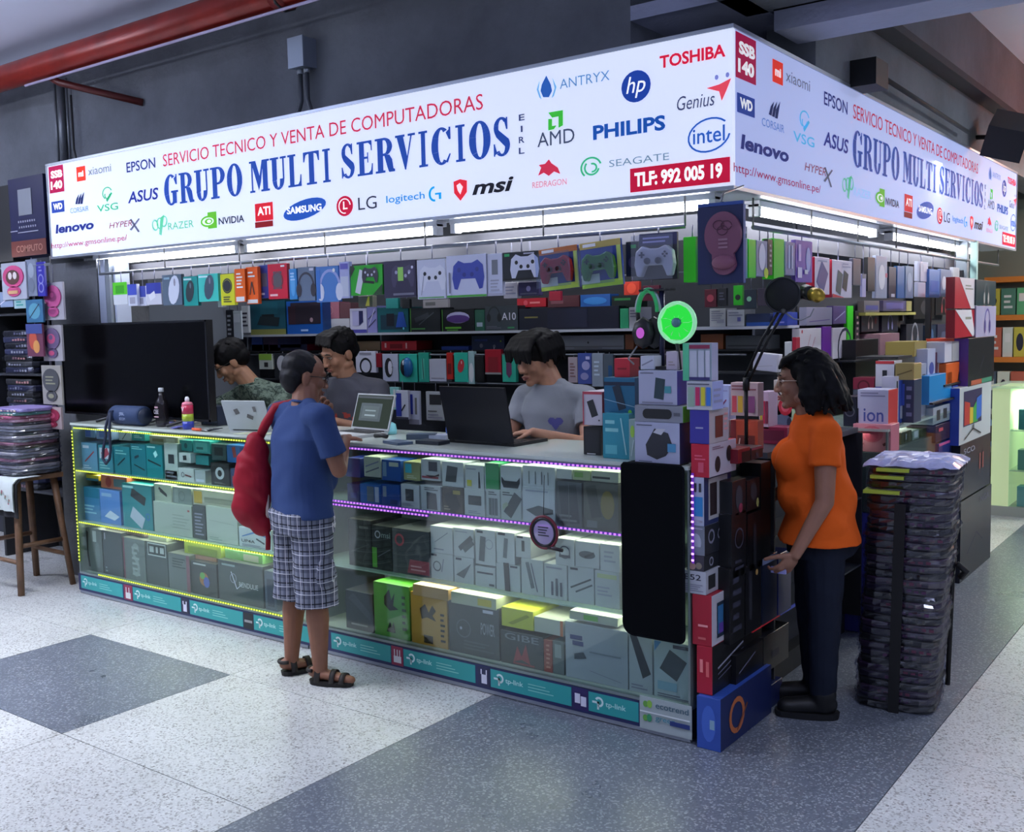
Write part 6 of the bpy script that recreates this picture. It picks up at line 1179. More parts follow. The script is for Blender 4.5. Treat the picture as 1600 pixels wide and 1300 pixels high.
# flat packs piled on the stool
gp = 'flat packs piled on the wooden stool'; zc = zs+.008
cols = ['4a4c50', '8c8e90', 'a8a4a4', '3a3c44', 'b47c88', '5c5e62', 'c4c0c0', '6a6c70', '3c3430', 'a06a78', '747678', 'b0acaa']
nm = ['charcoal', 'mid grey', 'light grey', 'slate', 'dusty pink', 'dark grey', 'whitish', 'steel grey', 'dark brown', 'faded rose', 'ash grey', 'chalky']
for j in range(17):
    i = j % 12
    slab_pack('flat_pack', .44-.012*(i % 3), .32, .019, (M(cols[i], .5),), '%s flat pack %s the pile on the wooden stool' % (nm[i], 'at the bottom of' if j == 0 else 'in the lower half of' if j < 6 else 'in the middle of' if j < 12 else 'near the top of'), 'pack', (-4.66+.01*((i*7) % 3-1), -.07, zc), .03*((i*5) % 3-1), gp, i, True); zc += .0205
for i, (c, n_) in enumerate((('c8607c', 'crimson and pink'), ('5c9c8c', 'sea green and pink'), ('9c8cc4', 'lilac and rainbow'))):
    slab_pack('flat_pack', .42-.02*i, .3, .02, (M(c, .4), M('e0c8b8')), '%s printed pouch on top of the stool pile' % n_, 'pack', (-4.66+.02*i, -.07, zc), .08*(i-1), gp, 30+i, True); zc += .0215
# shelf of folded garments behind
t = thing('garment_rack', 'dark rack behind the stool holding folded bagged garments', 'rack', (-5.2, .5, 0))
for x in (-.5, .42): MB().box((x, -.2, 0), (x+.03, .2, 2.0), M('1e2024', .6)).build('upright', t)
for z in (.5, .98, 1.32, 1.74): MB().box((-.47, -.2, z), (.42, .2, z+.015), M('2c2e34', .6)).build('shelf', t)
MB().box((-.5, .2, 0), (.45, .21, 2.0), M('17181c', .8)).build('back_panel', t)
gc_ = [('161820', 'black'), ('1c2240', 'navy'), ('23262e', 'graphite'), ('14161c', 'jet'), ('252a4c', 'indigo')]; k = 0
for zb_ in (.516, .996, 1.336):
    z = zb_
    for i in range(7 if zb_ > .9 else 9):
        c, n_ = gc_[k % 5]; hh = .043 if zb_ > .9 else .046
        slab_pack('folded_garment', .40, .34, hh-.002, (M(c, .6), M('8a8c9c' if k % 3 else 'a87878')), '%s folded garment, %s up on the %s shelf behind the stool' % (n_, 'first second third fourth fifth sixth seventh eighth ninth'.split()[i], {.516: 'lowest', .996: 'middle', 1.336: 'upper'}[zb_]), 'garment', (-5.39+.01*(k % 3-1), .47, z), 0, 'bagged garments on the rack behind the stool', 60+k, k % 2 == 0); z += hh; k += 1
# hanging mouse pads (plain shapes) at the stall front
def pad(label, rc, y, back, c1, c2, kind, rest=None):
    c0 = W(rc[0], (rc[1]+rc[3])/2, 'y', y); c1_ = W(rc[2], (rc[1]+rc[3])/2, 'y', y); z1 = W((rc[0]+rc[2])/2, rc[1], 'y', y)[2]; z0 = W((rc[0]+rc[2])/2, rc[3], 'y', y)[2]; w = c1_[0]-c0[0]; h = z1-z0
    mb = MB(); carton(mb, w, .012, h, M(back, .4)); o = mb.build('mouse_pad_pack', None, ((c0[0]+c1_[0])/2, y+.006, z0), 0, label=label, cat='mouse pad', group='mouse pads hung at the left stall')
    mb = MB(); mb.prism(circ(0, h*.62, w*.42, h*.3, 20), M(c1, .6), .006, lambda v: (v[0], v[1]-.0065, v[2])); mb.prism(circ(0, h*.22, w*.27, h*.14, 14), M(c1, .6), .006, lambda v: (v[0], v[1]-.0065, v[2])); mb.build('pad', o)
    mb = MB(); draw(mb, {'ring': 'e .5 .62 .22 .14 %s;e .5 .66 .1 .07 %s;e .5 .22 .15 .07 %s' % (c2, c1, c2), 'spot': 'e .5 .6 .28 .2 %s;c .4 .64 .1 e8dcd8;c .6 .64 .1 e8dcd8;r .3 .15 .7 .24 d0a070' % c2, 'stripe': 'L .25 .5 .75 .75 3 %s;e .5 .22 .15 .06 %s' % (c2, c2)}[kind], w, h, -.0135, -w/2, 0); mb.build('printed_front', o)
    MB().tube([(0, 0, h), (0, 0, 2.03-z0)], .0025, M('889', .3, .8), 6).build('hook', o)
YL = .02
pad('pink round-topped mouse pad with a brown patch at the left stall', (3, 410, 41, 468), YL-.05, 'b4b8c4', 'c8487c', '5a3a34', 'spot')
pad('rose mouse pad on white card, topmost of the column strip', (68, 441, 99, 500), YL, 'a8a4ac', 'b0487c', '8a3464', 'ring')
pad('mauve and grey mouse pad, second in the column strip', (67, 508, 97, 564), YL, '9c989c', '5c4c6c', 'b0486c', 'ring')
pad('dark grey mouse pad with pale stripes, third in the column strip', (66, 571, 96, 632), YL, '98948c', '44464a', '8a8a70', 'stripe')
pad('crimson mouse pad low in the column strip', (68, 636, 96, 670), YL, '9c8c8c', '8c2040', 'c05070', 'ring')
batch('y', -.02, .012, [
 ((41, 405, 57, 463), '7c8494', '', 'e .5 .7 .3 .2 9aa2b0;e .5 .3 .3 .2 6c7484', 'grey blister beside the pink mouse pad at the left stall'),
 ((58, 409, 70, 463), '3430a0', '', 'o .5 .5 .35 .1 99c;o .5 .25 .35 .1 99c;L .3 .7 .7 .9 2 99c', 'indigo card with pale circles at the left stall'),
 ((41, 468, 67, 504), '3c6c8c', '', 'e .5 .5 .35 .35 5c9cb0;l .2 .2 .8 .8 .05 223', 'blue patterned square pack below the indigo card'),
 ((42, 506, 67, 557), '6c3c50', '', 'e .4 .5 .25 .3 b8503c;e .6 .3 .2 .2 c88c4c;r 0 .7 1 1 3c4880', 'purple and orange patterned pack below the blue one'),
 ((22, 466, 40, 482), 'a8c8c8', '', 'L .2 .2 .8 .8 2 3a9a94', 'pale aqua card under the pink mouse pad'),
 ((0, 456, 20, 480), '8c9cb8', '', 'l 0 .2 1 .8 .08 dde', 'pale blue pack at the left edge under the pads'),
], hang=2.03, name='blister_pack', cat='pack', group='packs hung at the left stall')
rail((-5.6, -.012, 2.03), (-4.30, -.012, 2.03), 'steel rail carrying the pads of the left stall')
# neighbour's sign and tube
a = W(15, 330, 'y', .17); b = W(71, 330, 'y', .17); t = thing('stall_sign', 'dark navy neighbour sign with grey square and circuit lines', 'sign', (a[0], .17, 2.12)); w = b[0]-a[0]-.01; h = W(45, 275, 'y', .17)[2]-2.12
MB().box((0, 0, 0), (w, .15, h), M('1f2148', .4)).build('panel', t); MB().box((0, -.003, 0), (w, 0, h*.2), M('6c3028', .5)).build('brown_band', t)
mb = MB(); put_text(mb, 'COMPUTO', w*.15, w*.9, h*.055, h*.14, -.004, M('b07868'), .01); mb.build('lettering', t)
mb = MB(); mb.box((w*.28, -.004, h*.52), (w*.66, -.001, h*.85), M('8c9098', .4)); mb.build('square_mark', t)
mb = MB(); wl = M('a8a8b8'); mb.box((w*.22, -.003, h*.30), (w*.8, -.001, h*.312), wl); mb.box((0, -.003, h*.325), (w*.2, -.001, h*.337), wl)
for k in range(8): mb.box((w*(.24+.065*k), -.003, h*.43), (w*(.27+.065*k), -.001, h*.455), wl); mb.box((w*(.26+.065*k), -.003, h*.36), (w*(.29+.065*k), -.001, h*.385), wl)
mb.build('circuit_marks', t)
MB().box((-.5, .02, -.02), (-.03, .15, h*.95), M('16171c', .6)).build('side_frame', t)
batten((-5.75, -.04, 2.085), (-4.95, -.04, 2.085), 'lit tube under the neighbouring navy sign', 10)
struct('wall_left_stall', MB().box((-8.9, .75, 0), (-4.80, .8, 2.62), M('3a3d44', .8)))
# ============================================================ STRAPPED STACK OF BAGGED GARMENTS
N_ = 33; base = np.array([.50, .905]); topc = np.array([.555, .925]); z = .004; rn = random.Random(5); HT = 1.0; names = ['soot black', 'inky navy', 'plum', 'dark maroon', 'charcoal', 'violet-black', 'slate', 'midnight blue']
cl = ['17171c', '191d30', '33203a', '4a1a2a', '26272c', '221a30', '2c3038', '161c34']; pr = ['3a3c44', '2c2e4c', '5c2c44', '7c3044', '5c5c66', '4c2c50', '4a5058', '3a4468']
ORD = 'first second third fourth fifth sixth seventh eighth ninth tenth eleventh twelfth thirteenth fourteenth fifteenth sixteenth seventeenth eighteenth nineteenth twentieth'.split()
ordn = ['topmost', 'second', 'third', 'fourth', 'fifth', 'sixth', 'seventh', 'eighth', 'ninth', 'tenth', 'eleventh', 'twelfth']
rz0 = math.atan2(W(1440, 1118, 'z', 0)[1]-W(1320, 1098, 'z', 0)[1], W(1440, 1118, 'z', 0)[0]-W(1320, 1098, 'z', 0)[0])
for i in range(N_):
    f = i/(N_-1); hh = HT/N_; c = base*(1-f)+topc*f; k = (i*5+i//3) % 8; rank = N_-i
    where = ordn[rank-1]+' from the top' if 1 < rank <= 12 else 'topmost' if rank == 1 else ORD[min(i, 19)]+' from the floor' if i < 20 else 'twenty-'+ORD[i-20]+' from the floor'
    if i < 10 and i > 0: where = ordn[i]+' from the floor'
    if i == 0: where = 'lowest'
    o = slab_pack('folded_garment', .31+.025*f+rn.uniform(-.008, .008), .33, hh-.0015, (M(cl[k], .55), M(pr[k], .5)), '%s folded garment in clear bag, %s in the strapped stack' % (names[k], where), 'garment', (c[0]+rn.uniform(-.004, .004), c[1], z), rz0+rn.uniform(-.02, .02), 'bagged garments in the strapped stack', 200+i, True)
    if rank in (1, 2, 4):
        mb = MB(); mb.box((-.11-.015*rank, -.185, hh*.72), (.01-.01*rank, -.10, hh*.78), M('a8c040', .5)); mb.box((-.11-.015*rank, -.190, hh*.35), (.01-.01*rank, -.184, hh*.78), M('a8c040', .5)); mb.build('green_card', o)
    z += hh
mb = MB(); vs = []; n = 14
for l in (0, 1):
    for i in range(n+1):
        for j in range(n+1):
            x = (i/n-.5)*.36; y = (j/n-.5)*.35; e = min(i, j, n-i, n-j)/n
            vs.append((x, y, (.012+.016*min(1, e*6)+rn.uniform(-.007, .007)-(0 if e else .014)) if l else 0 if e else .0))
m_ = (n+1)**2; fs = [(m_+i*(n+1)+j, m_+(i+1)*(n+1)+j, m_+(i+1)*(n+1)+j+1, m_+i*(n+1)+j+1) for i in range(n) for j in range(n)]+[(0, n, m_-1, m_-1-n)]
mb.add(vs, fs, M('b8bce0', .18, noise=.25, ns=18), False); mb.build('plastic_bag', None, (topc[0], topc[1], z+.001), rz0, label='crumpled whitish plastic bag lying on top of the strapped garment stack', cat='bag')
t = thing('luggage_strap', 'black straps running up and over the garment stack', 'strap', (base[0], base[1], 0), rz0); SM = M('0c0c10', .7)
dx = topc[0]-base[0]
MB().tube([(.01, -.175, .0), (.02, -.182, .5), (.03+dx*.4, -.19, HT-.12)], .0, SM) if 0 else None
mb = MB(); mb.add([(-.012, -.182, .0), (.03, -.182, 0), (.05, -.192, HT-.14), (.008, -.192, HT-.14), (-.012, -.176, .0), (.03, -.176, 0), (.05, -.186, HT-.14), (.008, -.186, HT-.14)], [(0, 1, 2, 3), (7, 6, 5, 4), (0, 3, 7, 4), (1, 5, 6, 2), (2, 6, 7, 3), (0, 4, 5, 1)], SM); mb.build('front_strap', t)
mb = MB(); mb.tube([(.172, .12, .05), (.185, .10, .45), (.195, .08, .8), (.20, .07, .9)], .011, SM, 6); mb.build('side_strap', t)
MB().tube([(.205, .08, .58), (.24, .09, .55), (.215, .1, .52)], .014, SM, 6).build('buckle', t)
# ============================================================ STALL FAR DOWN THE AISLE
OR = M('e88a3c', .5); t = thing('stall_rack', 'far stall rack with orange shelf edges beyond the kiosk', 'rack', (0, 7.2, 0))
xf0, xf1 = W(1535, 600, 'y', 7.2)[0], W(1640, 600, 'y', 7.2)[0]
MB().box((xf0-.6, .35, 0), (xf1, .38, 2.7), M('8c968c', .7)).build('back_panel', t)
lev = []
for py in (432, 492, 558, 640, 700): z = W(1580, py, 'y', 7.2)[2]; lev.append(z); MB().box((xf0, -.0, z-.05), (xf1, .34, z), OR if py < 600 else M('c4ccbc')).build('shelf', t)
pal = ['6cbc88', 'e0e4e0', '5c6c80', 'ac8474', 'd0c454', 'eef2e4', '84a8d8', '5c8c7c', 'd0705c', 'b8c4bc']; pn = ['green', 'chalk white', 'slate', 'brown', 'khaki', 'ivory', 'steel blue', 'bottle green', 'brick', 'sage']
for r in range(1, 5):
    x = xf0+.03; k = 0
    while x < xf1-.1 and k < 7:
        w = .085+.02*((k+r) % 3); h = (lev[r-1]-lev[r])*.78-.03; c = (k*3+r*4) % 10; z = lev[r]+.001
        o = MB(); carton(o, w, .12, h, M(pal[c], .4)); b_ = o.build('product_box', None, (x+w/2, 7.28, z), 0, label='%s box, %s on the %s orange-edged shelf of the far stall' % (pn[c], 'first second third fourth fifth sixth seventh'.split()[k], ['', 'second', 'third', 'fourth', 'fifth'][r]), cat='box', group='boxes on the far stall rack')
        draw(MB(), ('e .5 .5 .3 .3 334', 'M .5 .5 .9 222 99a', 'L .2 .2 .8 .8 3 eee', 'r .2 .5 .8 .8 eee')[(k+r) % 4], w, h, -.0606, -w/2, 0).build('printed_front', b_)
        x += w+.012; k += 1
t = thing('display_counter', 'pale glowing glass cabinet beside the far aisle', 'counter', (0, 0, 0), 0, 'glass display counters')
xa = W(1549, 700, 'y', 5.4)[0]; xb = W(1577, 700, 'y', 5.4)[0]
MB().box((xa, 5.4, .08), (xb, 6.1, 1.02), M('d4e8b0', .5, emit=.35)).build('lit_side', t); MB().box((xa-.03, 5.37, 1.02), (xb+.5, 6.1, 1.04), GLS).build('top', t); MB().box((xa, 5.4, 0), (xb+.5, 6.1, .08), M('b8bcb0')).build('plinth', t)
for z in (.36, .68): MB().box((xb, 5.42, z), (xb+.5, 6.1, z+.012), GLS).build('shelf', t)
MB().box((xb, 6.08, .08), (xb+.5, 6.1, 1.02), M('c8dcd0', .5)).build('back_panel', t); MB().box((xb, 5.4, .08), (xb+.5, 5.405, 1.02), GL).build('front_glass', t)
area('shelf_lamp', (xb+.25, 5.75, 1.0), (.4, .5), 9, (.98, 1, .8))
for i, (c, n_) in enumerate((('5cb0b8', 'aqua'), ('c4dce0', 'pale aqua'), ('7ca8a0', 'grey-green'), ('d8dccc', 'cream'), ('4a8a94', 'teal'), ('b8c46c', 'lime grey'))):
    o = MB(); carton(o, .13, .12, .16, M(c, .4)); o.build('product_box', None, (xb+.12+.18*(i % 2), 5.5, (.081, .373, .693)[i//2]), 0, label='%s box inside the pale glowing cabinet by the far aisle' % n_, cat='box', group='boxes in the glowing cabinet')
xc = W(1575, 750, 'y', 6.7)[0]; t = thing('stall_counter', 'blue counter front with an orange band across the far aisle', 'counter', (xc+.6, 6.7, 0))
MB().box((-.6, 0, 0), (.9, .3, .72), M('2c4a9c', .4)).build('front', t); MB().box((-.6, -.004, .32), (.9, 0, .5), OR).build('orange_band', t)
MB().box((-.62, -.02, .72), (.92, .3, .75), M('c8ccc4')).build('top', t)
t = thing('stall_sign', 'orange neighbour sign sliver beyond the end of the short lightbox', 'sign', (.62, 6.0, 2.15)); MB().box((-.15, 0, 0), (.9, .12, .75), M('d8602c', .4, emit=.25)).build('panel', t)
draw(MB(), 'r .02 .1 .2 .3 f0d040;r .02 .5 .2 .9 3a8a4a;t .3 .3 .9 .6 fff ok', 1.05, .75, -.001, -.15, 0).build('printed_front', t)
for y0 in (5.6,): batten((.30, y0, 2.05), (1.6, y0+.02, 2.05), 'lit tube at the far stall beyond the kiosk end', 14)
area('corridor_fill', (1.4, 6.0, 2.9), (1.2, .3), 150, (1, 1, .88))  # unseen fill light added to brighten the far stall
# ============================================================ PEOPLE
from mathutils.bvhtree import BVHTree
from mathutils import noise as mnoise
V = Vector
def skin_mat(h):
    m = M(h, .5, noise=.06, ns=20); b = m.node_tree.nodes['Principled BSDF']; b.inputs['Subsurface Weight'].default_value = .08; b.inputs['Subsurface Radius'].default_value = (.02, .008, .004); return m
def cap(mb, a, b, r0, r1, m, flat=1., seg=14, fn=None):
    """tapered limb with round ends; flat squashes it along the normal fn"""
    a, b = V(a), V(b); d = b-a; L = d.length or 1e-4; t = d/L; u = (fn.cross(t) if fn else t.cross(V((0, 0, 1))))
    if u.length < .05: u = t.cross(V((1, 0, 0)))
    u.normalize(); w = t.cross(u); vs = []; R_ = []
    for k in range(4): an = math.pi/2*(k+.35)/4.35; R_.append((-r0*math.cos(an), r0*math.sin(an)))
    R_ += [(0, r0), (L*.5, (r0+r1)/2), (L, r1)]
    for k in range(4): an = math.pi/2*(k+1)/4.35; R_.append((L+r1*math.sin(an), r1*math.cos(an)))
    for z, r in R_:
        for k in range(seg): an = 2*math.pi*k/seg; vs.append(a+t*z+(u*math.cos(an)+w*math.sin(an)*flat)*r)
    n = len(R_); fs = [(i*seg+k, i*seg+(k+1) % seg, (i+1)*seg+(k+1) % seg, (i+1)*seg+k) for i in range(n-1) for k in range(seg)]
    fs += [tuple(range(seg-1, -1, -1)), tuple(range((n-1)*seg, n*seg))]; mb.add(vs, fs, m, True)
def loft(mb, rings, rv, fv, m, seg=28):
    """rings: (centre, half width, half depth); rv/fv horizontal axes"""
    vs = []
    for c, rx, ry in rings:
        c = V(c)
        for k in range(seg):
            a = 2*math.pi*k/seg; ca, sa = math.cos(a), math.sin(a); p = 2.5; q = (abs(ca)**p+abs(sa)**p)**(-1/p); vs.append(c+rv*(rx*ca*q)+fv*(ry*sa*q))
    n = len(rings); fs = [(i*seg+k, i*seg+(k+1) % seg, (i+1)*seg+(k+1) % seg, (i+1)*seg+k) for i in range(n-1) for k in range(seg)]
    fs += [tuple(range(seg-1, -1, -1)), tuple(range((n-1)*seg, n*seg))]; mb.add(vs, fs, m, True)
def fuse(mb, name, parent, mat, vox=.005, sm=4, fold=0., fs_=22., seed=0, **k):
    """unites overlapping volumes into one continuous skin"""
    o = bpy.data.objects.new('tmp', mb.mesh('tmp')); COL.objects.link(o)
    md = o.modifiers.new('r', 'REMESH'); md.mode = 'VOXEL'; md.voxel_size = vox; md.use_smooth_shade = True
    if sm: s = o.modifiers.new('s', 'SMOOTH'); s.iterations = sm; s.factor = .5
    me = bpy.data.meshes.new_from_object(o.evaluated_get(bpy.context.evaluated_depsgraph_get())); bpy.data.objects.remove(o)
    if fold:
        n = len(me.vertices); co = np.empty(n*3); me.vertices.foreach_get('co', co); co = co.reshape(-1, 3); no = np.empty(n*3); me.vertices.foreach_get('normal', no); no = no.reshape(-1, 3)
        x, y, z = co.T; s = seed*1.7
        f = np.sin(fs_*(z*1.3+x*.9+.15*np.sin(9*y+s))+s)*np.sin(fs_*.45*(x-y)+s*2)+.6*np.sin(fs_*1.7*(z*.5-x*1.1+y*.7)+s*3)*np.sin(fs_*.6*z+s)+.35*np.sin(fs_*3*(z*.9+y)+4*np.sin(7*x+s))
        co += no*(f*fold)[:, None]; me.vertices.foreach_set('co', co.ravel()); me.update()
    me.materials.clear(); me.materials.append(mat); me.polygons.foreach_set('material_index', [0]*len(me.polygons)); me.polygons.foreach_set('use_smooth', [True]*len(me.polygons))
    o = bpy.data.objects.new(name, me); COL.objects.link(o); o.parent = parent; return tag(o, **k)
def hand(mb, wr, d, pn, side, m, s=1., curl=(.3, .35, .4, .45), spread=.10):
    """palm and five fingers; pn looks out of the palm, side=+1 puts the thumb along +(d x pn)"""
    wr, d, pn = V(wr), V(d).normalized(), V(pn); pn = (pn-d*pn.dot(d)).normalized(); a = d.cross(pn)*side
    cap(mb, wr, wr+d*.045*s, .026*s, .033*s, m, .55, 14, pn); cap(mb, wr+d*.03*s+a*.012*s, wr+d*.078*s+a*.018*s, .022*s, .020*s, m, .6, 12, pn); cap(mb, wr+d*.03*s-a*.014*s, wr+d*.072*s-a*.020*s, .021*s, .017*s, m, .6, 12, pn)
    for i, (off, L, r) in enumerate(((.030, .070, .0088), (.010, .078, .0090), (-.010, .072, .0086), (-.029, .056, .0078))):
        p = wr+d*(.078-.004*abs(i-1))*s+a*off*s; ang = 0; c = curl[i]; dd = (d+a*(spread*(1.5-i)*.7)).normalized()
        for j, (fr, rr) in enumerate(((.45, 1), (.30, .92), (.25, .82))):
            ang += c*(1.1 if j else .8); q = p+(dd*math.cos(ang)+pn*math.sin(ang))*L*fr*s; cap(mb, p, q, r*rr*s, r*rr*.93*s, m, 1, 10); p = q
    p = wr+d*.018*s+a*.024*s; td = (d*.62+a*.72+pn*.25).normalized()
    for L, r, t2 in ((.042, .0125, td), (.032, .0105, (td+d*.35+pn*.2).normalized()), (.024, .009, (td+d*.7+pn*.35).normalized())):
        q = p+t2*L*s; cap(mb, p, q, r*s, r*.9*s, m, 1, 10); p = q
def head_parts(c, hf, s, tilt=0.):
    """frame of the head: X to its left, Y back, Z up"""
    Y = -V(hf).normalized(); Z = V((0, 0, 1))+V((0, 0, 0)); Z = (Z-Y*Z.dot(Y)).normalized(); X = Y.cross(Z).normalized()
    if tilt: q = Matrix.Rotation(tilt, 3, Y); X, Z = q @ X, q @ Z
    Mx = Matrix((X, Y, Z)).transposed(); c = V(c); return Mx, (lambda x, y, z: c+Mx @ V((x*s, y*s, z*s)))
def head_mesh(mb, c, hf, s, m, tilt=0., jaw=1.):
    Mx, at = head_parts(c, hf, s, tilt)
    def E(x, y, z, a, b, d, seg=18): mb.ell(at(x, y, z), (a*s, b*s, d*s), m, Mx, seg, 12)
    E(0, .012, .030, .074, .092, .082); E(0, -.012, -.02, .062*jaw, .072, .082); E(0, -.030, -.066, .042*jaw, .045, .038); E(0, -.066, -.090, .022, .018, .016)
    E(0, -.074, .026, .052, .016, .014)
    for q in (-1, 1): E(q*.036, -.062, -.020, .024, .020, .024); E(q*.075, .012, -.008, .010, .020, .032, 12); E(q*.052*jaw, .0, -.062, .018, .034, .024); E(q*.012, -.093, -.030, .009, .011, .009, 10)
    cap(mb, at(0, -.080, .014), at(0, -.100, -.026), .010*s, .0125*s, m, 1, 10); E(0, -.080, -.056, .022, .014, .008, 12); E(0, -.077, -.066, .020, .014, .009, 12)
def face_parts(root, c, hf, s, tilt=0., lips='8c4c44', eye=True, glasses=None, brow='1c1614', closed=False):
    Mx, at = head_parts(c, hf, s, tilt)
    for q in (-1, 1):
        mb = MB(); mb.ell(at(q*.031, -.0745, .008), (.0125*s, .008*s, (.003 if closed else .0055)*s), M('e4dcd4', .3), Mx, 12, 8)
        mb.ell(at(q*.031, -.0815, .007), (.0052*s, .003*s, (.003 if closed else .0052)*s), M('1a1210', .2), Mx, 10, 6); mb.build('eye', root)
        mb = MB(); mb.tube([at(q*.045, -.078, .011), at(q*.036, -.085, .0165), at(q*.026, -.086, .0165), at(q*.017, -.082, .011)], .0018*s, M('2a1c18'), 6); mb.build('eyelid', root)
        mb = MB(); mb.tube([at(q*.050, -.078, .030), at(q*.036, -.089, .036), at(q*.018, -.091, .031)], [.002*s, .0038*s, .003*s], M(brow), 6); mb.build('eyebrow', root)
    mb = MB(); mb.tube([at(-.023, -.086, -.058), at(-.010, -.0935, -.0545), at(0, -.0945, -.056), at(.010, -.0935, -.0545), at(.023, -.086, -.058)], [.0015*s, .0042*s, .0038*s, .0042*s, .0015*s], M(lips, .4), 8)
    mb.tube([at(-.020, -.086, -.061), at(0, -.0935, -.0655), at(.020, -.086, -.061)], [.002*s, .005*s, .002*s], M(lips, .4), 8); mb.build('lips', root)
    if glasses:
        mb = MB(); G = M(glasses, .3)
        for q in (-1, 1):
            mb.tube([at(q*.033+.021*math.cos(a), -.094+.004*abs(math.cos(a)), .006+.016*math.sin(a)) for a in [k*math.pi/9 for k in range(19)]], .0016*s, G, 6, False)
            mb.tube([at(q*.054, -.088, .010), at(q*.074, -.04, .010), at(q*.080, .015, .004)], .0018*s, G, 6)
        mb.tube([at(-.012, -.094, .010), at(.012, -.094, .010)], .0016*s, G, 6); o = mb.build('glasses', root)
        mb = MB()
        for q in (-1, 1): mb.flat([at(q*.033+.02*math.cos(a), -.094, .006+.015*math.sin(a)) for a in [k*math.pi/8 for k in range(16)]], glass_mat('f0f4f4', .1))
        mb.build('lens', o)
def hair(root, c, hf, s, m, tilt=0., locks=(), hs=1.12, main=((0, .026, .040, .084, .098, .086),), seed=1, n=70, fr=None, vox=.0045):
    s *= hs; Mx, at = head_parts(c, hf, s, tilt); mb = MB(); rn = random.Random(seed)
    for x, y, z, a, b, d in main: mb.ell(at(x, y, z), (a*s, b*s, d*s), m, Mx, 20, 14)
    for i in range(n):      # short tufts over the crown
        th = rn.uniform(0, 2*math.pi); ph = rn.uniform(.0, 1.25); d = V((math.sin(ph)*math.cos(th), math.sin(ph)*math.sin(th), math.cos(ph)))
        if d.y < -.45 and d.z < .6: continue
        p = V((d.x*.083, .024+d.y*.096, .040+d.z*.086)); q = p+V((d.x*.012+rn.uniform(-.016, .016), d.y*.012-.012, d.z*.012-.008)); cap(mb, at(*p), at(*q), .012*s, .004*s, m, 1, 8)
    for l in locks:
        P = [at(*p) for p in l[:-1]]; r = l[-1]
        for i in range(len(P)-1): cap(mb, P[i], P[i+1], r*s*(1-.25*i/len(P)), r*s*(1-.25*(i+1)/len(P))*(.55 if i == len(P)-2 else 1), m, 1, 8)
    return fuse(mb, 'hair', root, m, vox, 2, .0012, 60, seed)
def patch(shirt, fr, x0, x1, z0, z1, d, m, name, root, test, n=22):
    """flat print lying on the cloth: grid points projected on the shirt along d"""
    bvh = BVHTree.FromObject(shirt, bpy.context.evaluated_depsgraph_get()); rv = V((-d[1], d[0], 0)).normalized(); vs = []; idx = {}; fs = []
    for i in range(n+1):
        for j in range(n+1):
            u, v = i/n*2-1, j/n*2-1; p = V(fr)+rv*(x0+(x1-x0)*i/n)+V((0, 0, z0+(z1-z0)*j/n)); h = bvh.ray_cast(p-V(d)*.6, V(d))
            if h[0] is not None: idx[i, j] = len(vs); vs.append(h[0]-V(d)*.002)
    for i in range(n):
        for j in range(n):
            if test((i+.5)/n*2-1, (j+.5)/n*2-1) and all(k in idx for k in ((i, j), (i+1, j), (i+1, j+1), (i, j+1))): fs.append((idx[i, j], idx[i+1, j], idx[i+1, j+1], idx[i, j+1]))
    if fs: MB().add(vs, fs, m, True).build(name, root)
